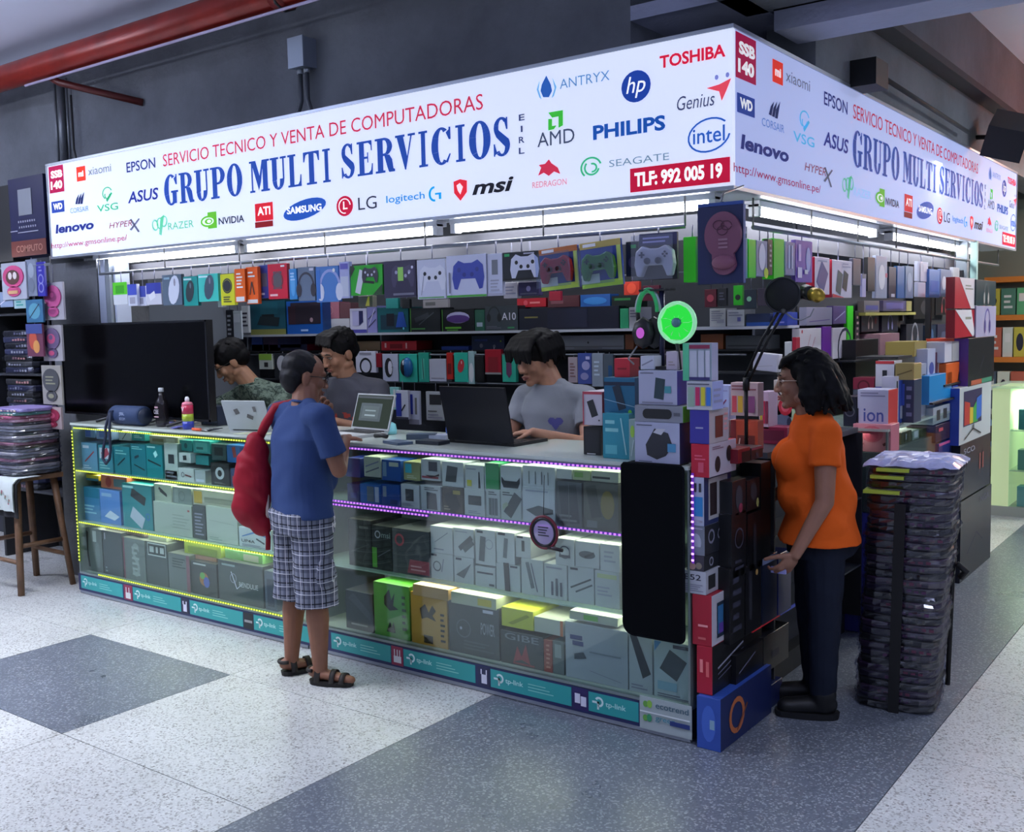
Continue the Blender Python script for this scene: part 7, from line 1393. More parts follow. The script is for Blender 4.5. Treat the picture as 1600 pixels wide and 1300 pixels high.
def cloth_mat(h, h2=None, scale=60, kind='', rough=.85):
    m = bpy.data.materials.new('cloth_'+h); m.use_nodes = True; nt = m.node_tree; L = nt.links.new; b = nt.nodes['Principled BSDF']; b.inputs['Roughness'].default_value = rough; b.inputs['Base Color'].default_value = rgb(h); b.inputs['Specular IOR Level'].default_value = .2
    tc = nt.nodes.new('ShaderNodeTexCoord'); n = nt.nodes.new('ShaderNodeTexNoise'); n.inputs['Scale'].default_value = 260; bp = nt.nodes.new('ShaderNodeBump'); bp.inputs['Strength'].default_value = .25; bp.inputs['Distance'].default_value = .002
    L(tc.outputs['Object'], n.inputs['Vector']); L(n.outputs['Fac'], bp.inputs['Height']); L(bp.outputs['Normal'], b.inputs['Normal'])
    if kind == 'camo':
        v = nt.nodes.new('ShaderNodeTexNoise'); v.inputs['Scale'].default_value = scale; v.inputs['Detail'].default_value = 3; v.inputs['Distortion'].default_value = 1.2; L(tc.outputs['Object'], v.inputs['Vector'])
        cr = nt.nodes.new('ShaderNodeValToRGB'); cr.color_ramp.interpolation = 'CONSTANT'; e = cr.color_ramp.elements; e[0].color = rgb(h); e[1].color = rgb(h2); e[1].position = .54; x = e.new(.44); x.color = tuple(a*.6 for a in rgb(h)[:3])+(1,); x = e.new(.48); x.color = rgb(h)
        L(v.outputs['Fac'], cr.inputs['Fac']); L(cr.outputs['Color'], b.inputs['Base Color'])
    if kind == 'plaid':
        sp = nt.nodes.new('ShaderNodeSeparateXYZ'); L(tc.outputs['Object'], sp.inputs[0]); last = None; col = None
        def band(src, f, w, ph):
            a = nt.nodes.new('ShaderNodeMath'); a.operation = 'MULTIPLY_ADD'; a.inputs[1].default_value = f; a.inputs[2].default_value = ph; L(src, a.inputs[0])
            c = nt.nodes.new('ShaderNodeMath'); c.operation = 'FRACT'; L(a.outputs[0], c.inputs[0]); d = nt.nodes.new('ShaderNodeMath'); d.operation = 'LESS_THAN'; d.inputs[1].default_value = w; L(c.outputs[0], d.inputs[0]); return d.outputs[0]
        ax = nt.nodes.new('ShaderNodeMath'); ax.operation = 'MULTIPLY_ADD'; ax.inputs[1].default_value = .75; L(sp.outputs[1], ax.inputs[0]); L(sp.outputs[0], ax.inputs[2])
        prev = rgb(h)
        for src, f, w, ph, c, amt in ((sp.outputs[2], 17, .34, 0, '4a4e60', .6), (ax.outputs[0], 17, .34, .1, '4a4e60', .6), (sp.outputs[2], 17, .10, .45, '1c1e2a', .9), (ax.outputs[0], 17, .10, .5, '1c1e2a', .9), (sp.outputs[2], 17, .05, .72, 'e4e4ec', .8), (ax.outputs[0], 17, .05, .8, 'e4e4ec', .8)):
            mx = nt.nodes.new('ShaderNodeMix'); mx.data_type = 'RGBA'; mu = nt.nodes.new('ShaderNodeMath'); mu.operation = 'MULTIPLY'; mu.inputs[1].default_value = amt; L(band(src, f, w, ph), mu.inputs[0]); L(mu.outputs[0], mx.inputs[0])
            if isinstance(prev, tuple): mx.inputs[6].default_value = prev
            else: L(prev, mx.inputs[6])
            mx.inputs[7].default_value = rgb(c); prev = mx.outputs[2]
        L(prev, b.inputs['Base Color'])
    return m
def person(label, P, s, skin, group=None):
    root = thing('person', label, 'person', (P['pel'][0], P['pel'][1], P.get('floor', 0))); bp = V(root.location)
    sk = skin_mat(skin); S = lambda p: V(p)-bp
    f = V((P['f'][0], P['f'][1], 0)).normalized(); r = V((0, 0, 1)).cross(f)*-1      # r: towards the person's right
    pel, ch, nk, hd = S(P['pel']), S(P['chest']), S(P['neck']), S(P['head']); wst = pel.lerp(ch, .42); G = P.get('girth', 1.)
    mb = MB(); tw = P.get('tw', .165)*s
    rings = [(pel-V((0, 0, .06*s)), tw*.90*G, .095*s*G), (pel+V((0, 0, .03*s)), tw*.95*G, .105*s*G), (wst, tw*.86*G, .098*s*G+P.get('belly', 0)*.7), (pel.lerp(ch, .72), tw*.97, .112*s), (ch, tw*1.05, .108*s), (ch.lerp(nk, .55), tw*.92, .082*s), (ch.lerp(nk, .85), tw*.45, .062*s)]
    loft(mb, rings, r, f, sk); cap(mb, ch.lerp(nk, .7), nk.lerp(hd, .45), .070*s, .064*s, sk); HS = s*P.get('hs', 1.12)
    for i in (0, 1):
        sh, el, wr = S(P['sh'][i]), S(P['el'][i]), S(P['wr'][i])
        cap(mb, ch.lerp(nk, .5), sh, .058*s, .056*s, sk); cap(mb, sh, el, .053*s, .040*s, sk); cap(mb, el, wr, .040*s, .026*s, sk)
        d, pn, sd, cu = P['hand'][i]; hand(mb, wr, d, pn, sd, sk, s*1.02, cu)
        if 'hip' in P:
            hp, kn, an = S(P['hip'][i]), S(P['kn'][i]), S(P['an'][i]); cap(mb, hp, kn, .088*s*G, .056*s, sk); cap(mb, kn, kn.lerp(an, .35), .054*s, .058*s, sk); cap(mb, kn.lerp(an, .3), an, .058*s, .036*s, sk)
            te = S(P['toe'][i]); k_ = 1 if P.get('bare') else .72; te = an.lerp(te, 1 if P.get('bare') else .7); cap(mb, an-V((0, 0, .03*s)), te, .038*s*k_, .028*s*k_, sk, .7, 14, V((0, 0, 1))); cap(mb, an-V((0, 0, .035*s)), an-V((0, 0, .035*s))-(te-an).normalized()*.04*s*(1 if P.get('bare') else .3), .03*s*k_, .028*s*k_, sk)
    head_mesh(mb, hd, P['hf'], HS, sk, P.get('tilt', 0), P.get('jaw', 1)); body = fuse(mb, 'body', root, sk, .0042, 3)
    face_parts(root, hd, P['hf'], HS, P.get('tilt', 0), P.get('lips', '8a5048'), glasses=P.get('glasses'), closed=P.get('closed', False))
    # shirt
    sm = P['shirt']; e = .014*s; mb = MB(); hem = P.get('hem', pel-V((0, 0, .07*s)))
    R2 = [(hem if isinstance(hem, V) else S(hem), tw*.98*G+e*1.2+P.get('hemx', 0), .112*s*G+e*1.2+P.get('hemx', 0)*1.4)]+[(c, a+e, b+e) for c, a, b in rings[1:5]]+[(ch.lerp(nk, .5), tw*.96+e*.4, .086*s+e), (ch.lerp(nk, .92), tw*.50, .074*s+e*.3)]
    if P.get('bust'): 
        for q in (-1, 1): mb.ell(ch+f*.095*s+r*q*.062*s-V((0, 0, .055*s)), (.09*s, .09*s, .095*s), sm, None, 20, 12)
    if P.get('bust'): mb.ell(wst.lerp(ch, .45)+f*.055*s, (tw*.80, .125*s, .15*s), sm, Matrix.Rotation(math.atan2(f.y, f.x)+math.pi/2, 3, 'Z'), 20, 12)
    if P.get('belly'): mb.ell(wst+f*.05, (tw*.8, .10*s+P['belly'], .13*s), sm, None, 20, 12)
    if P.get('bust'): cap(mb, S(P['hip'][0])+V((0, 0, .02)), S(P['hip'][1])+V((0, 0, .02)), .128*s, .128*s, sm)
    loft(mb, R2, r, f, sm); slv = P.get('sleeve', .62)
    for i in (0, 1):
        sh, el = S(P['sh'][i]), S(P['el'][i]); q = sh.lerp(el, slv); cap(mb, ch.lerp(nk, .62), sh, .066*s, .068*s, sm); cap(mb, ch.lerp(nk, .95), sh.lerp(ch.lerp(nk, .6), .35), .050*s, .058*s, sm)
        dd = (el-sh).normalized(); u = dd.cross(V((.3, .1, 1))).normalized(); w = dd.cross(u); vs = []
        for z, rr in ((0, .066), (.5, .065), (1, .068)):
            for k in range(16): a = 2*math.pi*k/16; vs.append(sh.lerp(q, z)+(u*math.cos(a)+w*math.sin(a))*rr*s)
        mb.add(vs, [(i_*16+k, i_*16+(k+1) % 16, (i_+1)*16+(k+1) % 16, (i_+1)*16+k) for i_ in range(2) for k in range(16)]+[tuple(range(15, -1, -1)), tuple(range(32, 48))], sm, True)
    shirt = fuse(mb, 'shirt', root, sm, .0065, P.get('soft', 3), P.get('fold', .0032), 20, P.get('seed', 1))
    mb = MB(); n1 = ch.lerp(nk, 1.02); mb.tube([n1+(r*math.cos(a)*.066+f*math.sin(a)*.066)*s+V((0, 0, -.010*s-.016*s*math.sin(a))) for a in [k*math.pi/12 for k in range(25)]], .0065*s, P.get('collar', sm), 8, False); mb.build('collar', root)
    return root, bp, r, f, S, shirt, body
def shoe(root, an, toe, s, m, sole, name='shoe', sandal=False):
    an, toe = V(an), V(toe); d = V((toe.x-an.x, toe.y-an.y, 0)).normalized(); sd = V((-d.y, d.x, 0)); z0 = .002; hl = V((an.x, an.y, 0))-d*.06*s; tp = V((toe.x, toe.y, 0))+d*.02*s; L = (tp-hl).length
    pts = []; N = 20
    for k in range(N):
        a = 2*math.pi*k/N; t = .5-.5*math.cos(a); w = (.030+.014*math.sin(math.pi*min(1, t*1.15)))*s*(1 if 0 < t < 1 else .6); sgn = 1 if math.sin(a) >= 0 else -1; pts.append((t*L, sgn*w*min(1, abs(math.sin(a))*2.2)))
    def ring(z, k): return [hl+d*(x*(1 if k == 1 else k)+(L*.5*(1-k) if k != 1 else 0))+sd*y*k+V((0, 0, z)) for x, y in pts]
    mb = MB(); vs = ring(z0, .97)+ring(z0+.022*s, 1); mb.add(vs, [tuple(range(N-1, -1, -1)), tuple(range(N, 2*N))]+[(k, (k+1) % N, N+(k+1) % N, N+k) for k in range(N)], sole); so = mb.build(name, root)
    if not sandal:
        mb = MB(); cap(mb, hl+d*.05*s+V((0, 0, .05*s)), tp-d*.045*s+V((0, 0, .036*s)), .042*s, .036*s, m, .9, 16, V((0, 0, 1))); cap(mb, an-V((0, 0, .02*s)), an+V((0, 0, .02*s)), .046*s, .048*s, m); fuse(mb, 'upper', so, m, .006, 3)
    else:
        for t0, t1, zz in ((.18, .30, .075), (.52, .62, .062), (.74, .84, .045)):
            c0 = hl+d*L*(t0+t1)/2; P_ = [c0+sd*(.040*s*math.cos(a))+V((0, 0, .018*s+zz*s*math.sin(a)*.9)) for a in [math.pi*k/10 for k in range(11)]]; mb = MB(); vs = []
            for p in P_:
                for q in (-1, 1):
                    vs.append(p+d*L*(t1-t0)*.55*q); 
            for p in P_:
                for q in (-1, 1): vs.append(p+d*L*(t1-t0)*.55*q+(p-c0).normalized()*.006*s)
            n2 = len(P_)*2; fs = []
            for k in range(len(P_)-1): fs += [(2*k, 2*k+2, 2*k+3, 2*k+1), (n2+2*k, n2+2*k+1, n2+2*k+3, n2+2*k+2), (2*k, n2+2*k, n2+2*k+2, 2*k+2), (2*k+1, 2*k+3, n2+2*k+3, n2+2*k+1)]
            mb.add(vs, fs, m, True); mb.build('strap', so)
        mb = MB(); mb.tube([hl+d*.03*s+sd*.036*s*math.cos(a)*1.0-d*.036*s*math.sin(a)+V((0, 0, .075*s)) for a in [math.pi*k/10 for k in range(11)]], .010*s, m, 8); mb.build('heel_strap', so)
    return so
BLK = M('0b0a0d', .62, spec=.16, noise=.4, ns=40)
# ---------------- bald-templed customer in the blue T-shirt, seen from behind
s = .905; X, Y_ = -1.79, -.30
P = dict(bare=True, pel=(X-.015, Y_, .80), chest=(X-.01, Y_+.01, 1.115), neck=(X+.0, Y_+.035, 1.275), head=(-1.825, Y_+.07, 1.385), f=(.25, .97), hf=(.48, .85, -.22), tw=.182, girth=1.03, belly=.02,
  sh=((-1.975, Y_+.045, 1.215), (-1.61, Y_-.045, 1.215)), el=((-2.02, Y_+.16, .98), (-1.555, Y_+.0, .985)), wr=((-1.90, Y_+.25, 1.18), (-1.715, -.10, 1.09)),
  hand=(((.30, .0, .9), (.3, -.9, .2), -1, (.7, .7, .8, .9)), ((-.72, .62, .08), (0, .1, -1), -1, (.25, .3, .35, .4))),
  hip=((-1.90, Y_+.03, .78), (-1.73, Y_-.02, .78)), kn=((-1.915, Y_+.035, .41), (-1.715, Y_-.015, .41)), an=((-1.915, Y_+.0, .075), (-1.70, Y_-.02, .075)), toe=((-1.86, Y_+.14, .03), (-1.565, Y_+.03, .03)),
  shirt=cloth_mat('334774'), hem=(X-.01, Y_, .765), sleeve=.72, seed=2, fold=.0036, glasses='1c1c20', jaw=1.05, lips='7c4840')
root, bp, r, f, S, shirt, body = person('customer seen from behind in blue T-shirt, plaid shorts and sandals at the glass counter', P, s, '8a5c46')
hd = S(P['head'])
hair(root, hd, P['hf'], s, M('121116', .55, spec=.25), 0, [], 1.12, main=((0, .028, .040, .080, .088, .078), (0, .055, -.01, .076, .060, .068), (0, .045, -.055, .055, .045, .03)), seed=3, n=0)
mb = MB(); SHM = cloth_mat('7c8090', kind='plaid')
R3 = [(S(P['hem'])+V((0, 0, .03)), .185*s, .135*s), (S(P['pel'])-V((0, 0, .02)), .19*s, .14*s), (S(P['pel'])-V((0, 0, .12*s)), .195*s, .135*s)]
loft(mb, R3, r, f, SHM)
for i in (0, 1):
    hp, kn = S(P['hip'][i]), S(P['kn'][i]); k2 = kn+(kn-hp)*.13; rr = ((.0, .103), (.45, .104), (.8, .108), (1, .112)); vs = []
    for z, q in rr:
        for k in range(20): a = 2*math.pi*k/20; vs.append(hp.lerp(k2, z)+V((math.cos(a)*q*s, math.sin(a)*q*s*.98, 0)))
    mb.add(vs, [(a_*20+k, a_*20+(k+1) % 20, (a_+1)*20+(k+1) % 20, (a_+1)*20+k) for a_ in range(3) for k in range(20)]+[tuple(range(19, -1, -1)), tuple(range(60, 80))], SHM, True)
q = S((-1.62, Y_-.04, .53)); mb.ell(q, (.022, .055, .075), SHM, None, 14, 10)
fuse(mb, 'shorts', root, SHM, .007, 2, .0045, 26, 5)
for i in (0, 1): shoe(root, S(P['an'][i]), S(P['toe'][i]), s, M('1c1614', .6), M('141012', .7), 'sandal', True)
# red backpack slung over his left shoulder
RB = cloth_mat('94182a', rough=.55); t = thing('backpack', 'red drawstring backpack slung behind the left shoulder of the blue-shirted customer', 'backpack', (-2.06, -.37, .92))
mb = MB(); u = V((.8, .6, 0))
for c, a, b, d in (((.01, 0, -.02), .092, .075, .18), ((-.005, -.01, -.12), .085, .08, .11), ((.025, .01, .10), .06, .055, .12), ((.035, .02, -.21), .055, .05, .06)): mb.ell(c, (a, b, d), RB, Matrix.Rotation(.5, 3, 'Z'), 20, 14)
fuse(mb, 'bag', t, RB, .007, 6, .0035, 34, 8)
MB().tube([(.03, .02, .17), (.06, .045, .25), (.11, .07, .325), (.145, .13, .338), (.17, .2, .30), (.16, .235, .2)], [.02, .022, .026, .026, .022, .016], RB, 8).build('shoulder_strap', t)
MB().tube([(.03, .0, .15), (.075, .02, .05), (.085, .02, -.06), (.07, .02, -.24)], .008, M('d8c4c0', .6), 6).build('cord', t)
MB().tube([(.06, .01, -.2), (.075, .02, -.27), (.07, .02, -.33)], .012, RB, 8).build('loose_end', t)
# ---------------- woman in orange, in profile at the short side
s = .90; X, Y_ = .225, .56; f2 = (-.88, -.47)
P = dict(pel=(X+.045, Y_+.025, .79), chest=(X+.03, Y_+.015, 1.085), neck=(X+.02, Y_+.01, 1.235), head=(X-.015, Y_-.012, 1.352), f=f2, hf=(-.93, -.36, -.06), tw=.15, girth=1.22, belly=.04, bust=True,
  sh=((X-.06, Y_+.135, 1.155), (X+.115, Y_-.105, 1.16)), el=((X-.09, Y_+.19, .92), (X+.13, Y_-.155, .90)), wr=((X-.2, Y_+.12, .85), (X+.045, Y_-.235, .70)),
  hand=(((-.9, -.2, .1), (0, 0, -1), 1, (.4, .5, .5, .6)), ((-.55, -.15, -.80), (-.75, .55, .1), -1, (.5, .55, .6, .65))),
  hip=((X+.0, Y_+.10, .77), (X+.085, Y_-.05, .77)), kn=((X-.02, Y_+.12, .42), (X+.09, Y_-.04, .42)), an=((X-.0, Y_+.11, .08), (X+.085, Y_-.035, .08)), toe=((X-.15, Y_+.06, .03), (X-.07, Y_-.10, .03)),
  shirt=cloth_mat('dc5c18'), collar=M('c85418', .8), hem=(X+.045, Y_+.02, .715), sleeve=.50, soft=14, hemx=.018, seed=4, fold=.0038, glasses='b8a090', lips='a04a48')
root, bp, r, f, S, shirt, body = person('woman in an orange T-shirt and dark trousers facing the corner boxes', P, s, '906450')
hd = S(P['head']); lk = []; rn = random.Random(9)
for i in range(46):
    a = rn.uniform(-.55, math.pi+.55); x = .084*math.cos(a); y = .035+.085*math.sin(a); j = lambda q=.012: rn.uniform(-q, q)
    lk.append(((x*.95, y, .05), (x*1.10+j(), y*1.15+j(), .0), (x*1.18+j(), y*1.3+j(.02), -.05), (x*1.14+j(.02), y*1.35+j(.02), -.105+j(.02)), .021))
for i in range(9): x = -.05+.0125*i; lk.append(((x, -.02, .105), (x*1.1, -.062, .088), (x*1.25, -.082, .062), .016))
hair(root, hd, P['hf'], s, BLK, 0, lk, main=((0, .030, .042, .088, .100, .088), (0, .065, -.01, .082, .075, .085)), seed=5, n=60, vox=.005)
TR = cloth_mat('171d2c', rough=.8); mb = MB(); loft(mb, [(S(P['pel'])+V((0, 0, .0)), .15*s, .115*s), (S(P['pel'])-V((0, 0, .06)), .178*s, .145*s), (S(P['pel'])-V((0, 0, .13)), .18*s, .14*s)], r, f, TR)
mb.ell(S(P['pel'])-f*.04-V((0, 0, .07)), (.12, .12, .10), TR, None, 18, 12)
for i in (0, 1):
    hp, kn, an = S(P['hip'][i]), S(P['kn'][i]), S(P['an'][i])+V((0, 0, .03)); cap(mb, hp-V((0, 0, .03)), kn, .103*s, .075*s, TR); cap(mb, kn, an, .075*s, .058*s, TR)
fuse(mb, 'trousers', root, TR, .007, 3, .003, 24, 6)
for i in (0, 1): shoe(root, S(P['an'][i]), S(P['toe'][i]), s*1.22, M('0c0c10', .5), M('141418', .6))
q = S(P['wr'][1])+V((-.062, -.012, -.066)); mb = MB(); mb.box(tuple(q-V((.03, .004, .012))), tuple(q+V((.03, .004, .012))), M('9c9cd8', .3)); tag(mb.build('phone', None, tuple(bp)), 'small pale lilac phone held low in the hand of the woman in orange', 'phone')
# ---------------- clerk with the laptop, grey T-shirt with a small heart mark
s = .92; X, Y_ = -1.17, .86
P = dict(pel=(X, Y_, .80), chest=(X, Y_-.03, 1.16), neck=(X, Y_-.05, 1.315), hs=1.22, head=(-1.235, Y_-.095, 1.428), floor=.012, f=(.12, -1), hf=(-.24, -.93, -.26), tw=.172,
  sh=((X+.185, Y_-.03, 1.235), (X-.185, Y_-.03, 1.235)), el=((X+.245, Y_-.12, .99+.03), (X-.23, Y_-.14, 1.02)), wr=((X+.12, Y_-.40, 1.098), (X-.20, Y_-.42, 1.10)),
  hand=(((-.85, -.52, -.03), (0, 0, -1), 1, (.35, .4, .4, .45)), ((.5, -.8, -.02), (0, 0, -1), -1, (.35, .4, .4, .45))),
  hip=((X+.09, Y_, .78), (X-.09, Y_, .78)), kn=((X+.09, Y_, .43), (X-.09, Y_, .43)), an=((X+.09, Y_+.03, .09), (X-.09, Y_+.03, .09)), toe=((X+.1, Y_-.1, .045), (X-.1, Y_-.1, .045)),
  shirt=cloth_mat('7f838c'), sleeve=.60, seed=7, hem=(X, Y_, .72), jaw=1.06)
def trousers(root, P, S, s, r, f, h='20242e', seed=1):
    TR = cloth_mat(h); mb = MB(); loft(mb, [(S(P['pel'])+V((0, 0, .04)), .165*s, .115*s), (S(P['pel'])-V((0, 0, .1)), .175*s, .12*s)], r, f, TR)
    for i in (0, 1): hp, kn, an = S(P['hip'][i]), S(P['kn'][i]), S(P['an'][i])+V((0, 0, .02)); cap(mb, hp, kn, .1*s, .072*s, TR, 1, 12); cap(mb, kn, an, .072*s, .055*s, TR, 1, 12)
    fuse(mb, 'trousers', root, TR, .012, 2)
    for i in (0, 1): shoe(root, S(P['an'][i])-V((0, 0, 0)), S(P['toe'][i]), s, M('17171b'), M('222'))
root, bp, r, f, S, shirt, body = person('clerk in a grey T-shirt with a small violet heart, working at the open black laptop', P, s, 'a87a62')
hd = S(P['head']); lk = []; rn = random.Random(11)
for i in range(22): x = -.068+.0065*i; j = rn.uniform(-.008, .008); lk.append(((x*.8, .0, .118), (x, -.055, .105), (x*1.15+j, -.094, .066), (x*1.2+j*2, -.102, .022+rn.uniform(-.010, .006)), .0145))
for i in range(14):
    q = -1 if i % 2 else 1; y = -.03+.0095*i; lk.append(((q*.07, y, .09), (q*.090, y, .04), (q*.092, y-.004, -.005+rn.uniform(-.015, .01)), .016))
hair(root, hd, P['hf'], s, BLK, 0, lk, 1.22, main=((0, .022, .046, .092, .104, .090), (0, .060, .0, .078, .060, .062)), seed=12, n=90)
patch(shirt, S((X+.05, Y_, 1.115)), -.04, .04, -.035, .035, V((-.12, 1, 0)).normalized(), M('4a4a88', .8), 'heart_mark', root, lambda u, v: (abs(u)-.45)**2+(v-.3)**2 < .28 or (v < .35 and abs(u) < (v+1)*.72))
trousers(root, P, S, s, r, f, seed=2)
# ---------------- middle clerk, dark grey T-shirt
s = .93; X, Y_ = -2.665, .98
P = dict(pel=(X, Y_+.02, .80), chest=(X, Y_-.06, 1.16), neck=(X-.02, Y_-.11, 1.325), hs=1.2, head=(-2.700, Y_-.155, 1.458), floor=.012, f=(.0, -1), hf=(-.20, -.90, -.40), tw=.185,
  sh=((X+.185, Y_-.05, 1.245), (X-.20, Y_-.07, 1.245)), el=((X+.27, Y_-.15, 1.0), (X-.27, Y_-.2, 1.0)), wr=((X+.12, Y_-.38, 1.085), (X-.05, Y_-.42, 1.11)),
  hand=(((-.7, -.7, 0), (0, 0, -1), 1, (.3, .4, .4, .5)), ((.3, -.9, .05), (0, 0, -1), -1, (.3, .3, .4, .5))),
  hip=((X+.09, Y_+.03, .78), (X-.09, Y_+.03, .78)), kn=((X+.09, Y_, .43), (X-.09, Y_, .43)), an=((X+.09, Y_+.04, .09), (X-.09, Y_+.04, .09)), toe=((X+.1, Y_-.1, .045), (X-.1, Y_-.1, .045)),
  shirt=cloth_mat('4a4b55'), sleeve=.72, seed=9, hem=(X, Y_, .72), closed=True, tilt=.08)
root, bp, r, f, S, shirt, body = person('tall clerk in a dark grey T-shirt with a red print, looking down at the customer', P, s, '9c7058')
hd = S(P['head']); lk = []; rn = random.Random(21)
for i in range(16): x = -.06+.008*i; lk.append(((x*.8, .0, .118), (x, -.05, .112), (x*1.1+.02, -.085, .085+rn.uniform(-.006, .008)), .0135))
hair(root, hd, P['hf'], s, BLK, .08, lk, 1.2, main=((0, .026, .046, .088, .098, .086), (0, .058, .0, .076, .060, .062)), seed=22, n=80)
patch(shirt, S((X-.02, Y_, 1.0)), -.14, .12, -.09, .11, V((0, 1, 0)), M('9c3a30', .8), 'chest_print', root, lambda u, v: (math.sin(u*9+v*4)+math.sin(v*7-u*5)) > .1 and u*u+v*v < 1, 30)
patch(shirt, S((X-.04, Y_, 1.0)), -.10, .12, -.08, .06, V((0, 1, 0)), M('c07050', .8), 'chest_print', root, lambda u, v: (math.sin(u*8-v*9)+math.sin(v*5+u*11)) > .9 and u*u+v*v < 1, 30)
trousers(root, P, S, s, r, f, seed=3)
# ---------------- clerk bowed over the repair work, patterned green shirt
s = .93; X, Y_ = -3.36, .98
P = dict(pel=(X+.02, Y_+.03, .78), chest=(X-.03, Y_-.10, 1.10), neck=(X-.10, Y_-.20, 1.28), hs=1.18, head=(-3.545, Y_-.27, 1.405), floor=.012, f=(-.25, -.97), hf=(-.50, -.65, -.58), tw=.19,
  sh=((X+.14, Y_-.08, 1.20), (X-.24, Y_-.16, 1.19)), el=((X+.22, Y_-.30, 1.06), (X-.40, Y_-.30, 1.06)), wr=((X+.16, Y_-.58, 1.12), (X-.26, Y_-.60, 1.12)),
  hand=(((-.85, -.1, -.12), (-.2, .3, -.9), 1, (.25, .2, .25, .3)), ((.7, -.3, .1), (.2, .4, -.9), -1, (.5, .5, .6, .7))),
  hip=((X+.11, Y_+.04, .76), (X-.07, Y_+.02, .76)), kn=((X+.10, Y_, .43), (X-.08, Y_, .43)), an=((X+.1, Y_+.04, .09), (X-.08, Y_+.04, .09)), toe=((X+.1, Y_-.1, .045), (X-.1, Y_-.1, .045)),
  shirt=cloth_mat('6c7c70', '3c4a44', 26, 'camo'), sleeve=.80, seed=13, hem=(X, Y_, .70), glasses='17171b', closed=True)
root, bp, r, f, S, shirt, body = person('clerk with glasses in a mottled green shirt bowed over repair work behind the bottles', P, s, 'a87c60')
hd = S(P['head']); lk = []; rn = random.Random(31)
for i in range(20): x = -.066+.007*i; lk.append(((x*.8, .0, .120), (x, -.055, .108), (x*1.15, -.094, .072), (x*1.2, -.104, .040+rn.uniform(-.01, .008)), .014))
hair(root, hd, P['hf'], s, BLK, 0, lk, 1.18, main=((0, .024, .046, .090, .102, .088), (0, .060, .0, .078, .062, .062)), seed=32, n=80)
trousers(root, P, S, s, r, f, seed=4)
# ============================================================ THINGS ON THE COUNTERS
ZC = 1.0635
# television standing on the left counter
p0 = W(97, 580, 'y', .17)[0]; p1 = W(324, 580, 'y', .17)[0]; zt = W(210, 503, 'y', .17)[2]; zb = ZC+.03
t = thing('television', 'large dark flat television standing on the left end of the counter', 'television', ((p0+p1)/2, .19, ZC)); w = p1-p0; h = zt-zb
MB().box((-w/2, -.012, .03), (w/2, .03, .03+h), M('101014', .35)).build('back_cover', t)
MB().box((-w/2+.012, -.0145, .045), (w/2-.012, -.0125, .03+h-.012), M('020204', .22, spec=.25)).build('screen', t)
for q in (((-w/2, -.018, .03), (w/2, -.012, .043)), ((-w/2, -.018, .03+h-.01), (w/2, -.012, .03+h)), ((-w/2, -.018, .03), (-w/2+.01, -.012, .03+h)), ((w/2-.01, -.018, .03), (w/2, -.012, .03+h))): MB().box(*q, M('1c1d22', .25)).build('bezel', t)
for x in (-w/2+.58, w/2-.2): MB().tube([(x-.06, -.12, .006), (x, 0, .04), (x+.06, .12, .006)], .009, M('17171b', .4), 8).build('foot', t)
# portable speaker with its looped strap
c = W(203, 646, 'y', .055); R_ = .058; t = thing('bluetooth_speaker', 'navy barrel speaker with a long looped strap on the left counter', 'speaker', (c[0], .055, ZC+R_))
MB().tube([(-.145, 0, 0), (-.135, 0, 0), (.135, 0, 0), (.145, 0, 0)], [.05, R_-.002, R_, .05], M('1c3358', .7, bump=.3, ns=200), 24).build('barrel', t)
for x in (-.152, .152): MB().tube([(x-.006, 0, 0), (x+.006, 0, 0)], .046, M('14233c', .5), 20).build('end_cap', t)
mb = MB(); put_text(mb, 'JBL', -.02, .035, -.0, .022, -R_-.0015, M('a8b4cc')); put_text(mb, 'BOOM', -.018, .038, -.024, -.008, -R_-.0012, M('8c98b4')); mb.build('printed_mark', t)
mb = MB(); mb.box((-.115, -R_-.003, -.03), (-.085, -R_+.02, .03), M('22304c')); mb.build('strap_anchor', t)
xs = -.10; L_ = [(xs, -.062, .02), (xs+.01, -.076, -.035), (xs+.012, -.082, -.08), (xs+.012, -.082, -.20), (xs+.0, -.085, -.255), (xs-.035, -.087, -.285), (xs-.07, -.085, -.255), (xs-.065, -.082, -.20), (xs-.03, -.082, -.12), (xs-.03, -.082, -.075), (xs-.02, -.074, -.035), (xs-.01, -.062, .01)]
MB().tube(L_, .0085, M('16223c', .7), 6).build('strap', t)
# bottles
c = W(253, 640, 'y', .09); t = thing('glass_bottle', 'dark clear bottle with a pale printed label and white cap on the left counter', 'bottle', (c[0], .09, ZC))
MB().lathe([(.034, 0), (.037, .01), (.037, .125), (.030, .15), (.014, .175), (.013, .20)], M('201c20', .12, spec=.6, alpha=.75), (0, 0, 0), 22).build('glass', t)
MB().lathe([(.015, .2), (.015, .218), (.013, .222)], M('d0d4d8', .4), (0, 0, 0), 14).build('cap', t)
mb = MB(); put_text(mb, 'OBE', -.022, .022, .075, .10, -.0385, M('c8c0c8')); mb.box((-.02, -.0385, .055), (.02, -.038, .062), M('b09098')); mb.box((-.014, -.0385, .107), (.016, -.038, .118), M('b08c94')); mb.build('label_print', t)
c = W(293, 640, 'y', .06); t = thing('cleaner_bottle', 'red, yellow and blue cleaner bottle with a white cap beside the dark bottle', 'bottle', (c[0], .06, ZC))
for z0, z1, h_, r0 in ((0, .045, '2c3a98', .031), (.045, .085, '9cb030', .031), (.085, .135, 'b8284c', .031)): MB().lathe([(r0, z0), (r0, z1)], M(h_, .3), (0, 0, 0), 22).build('band', t)
MB().lathe([(.031, .135), (.026, .148), (.014, .152)], M('d8788c', .3), (0, 0, 0), 22).build('shoulder', t); MB().lathe([(.012, .15), (.012, .17), (.007, .18)], M('e4e4e8', .4), (0, 0, 0), 14).build('cap', t)
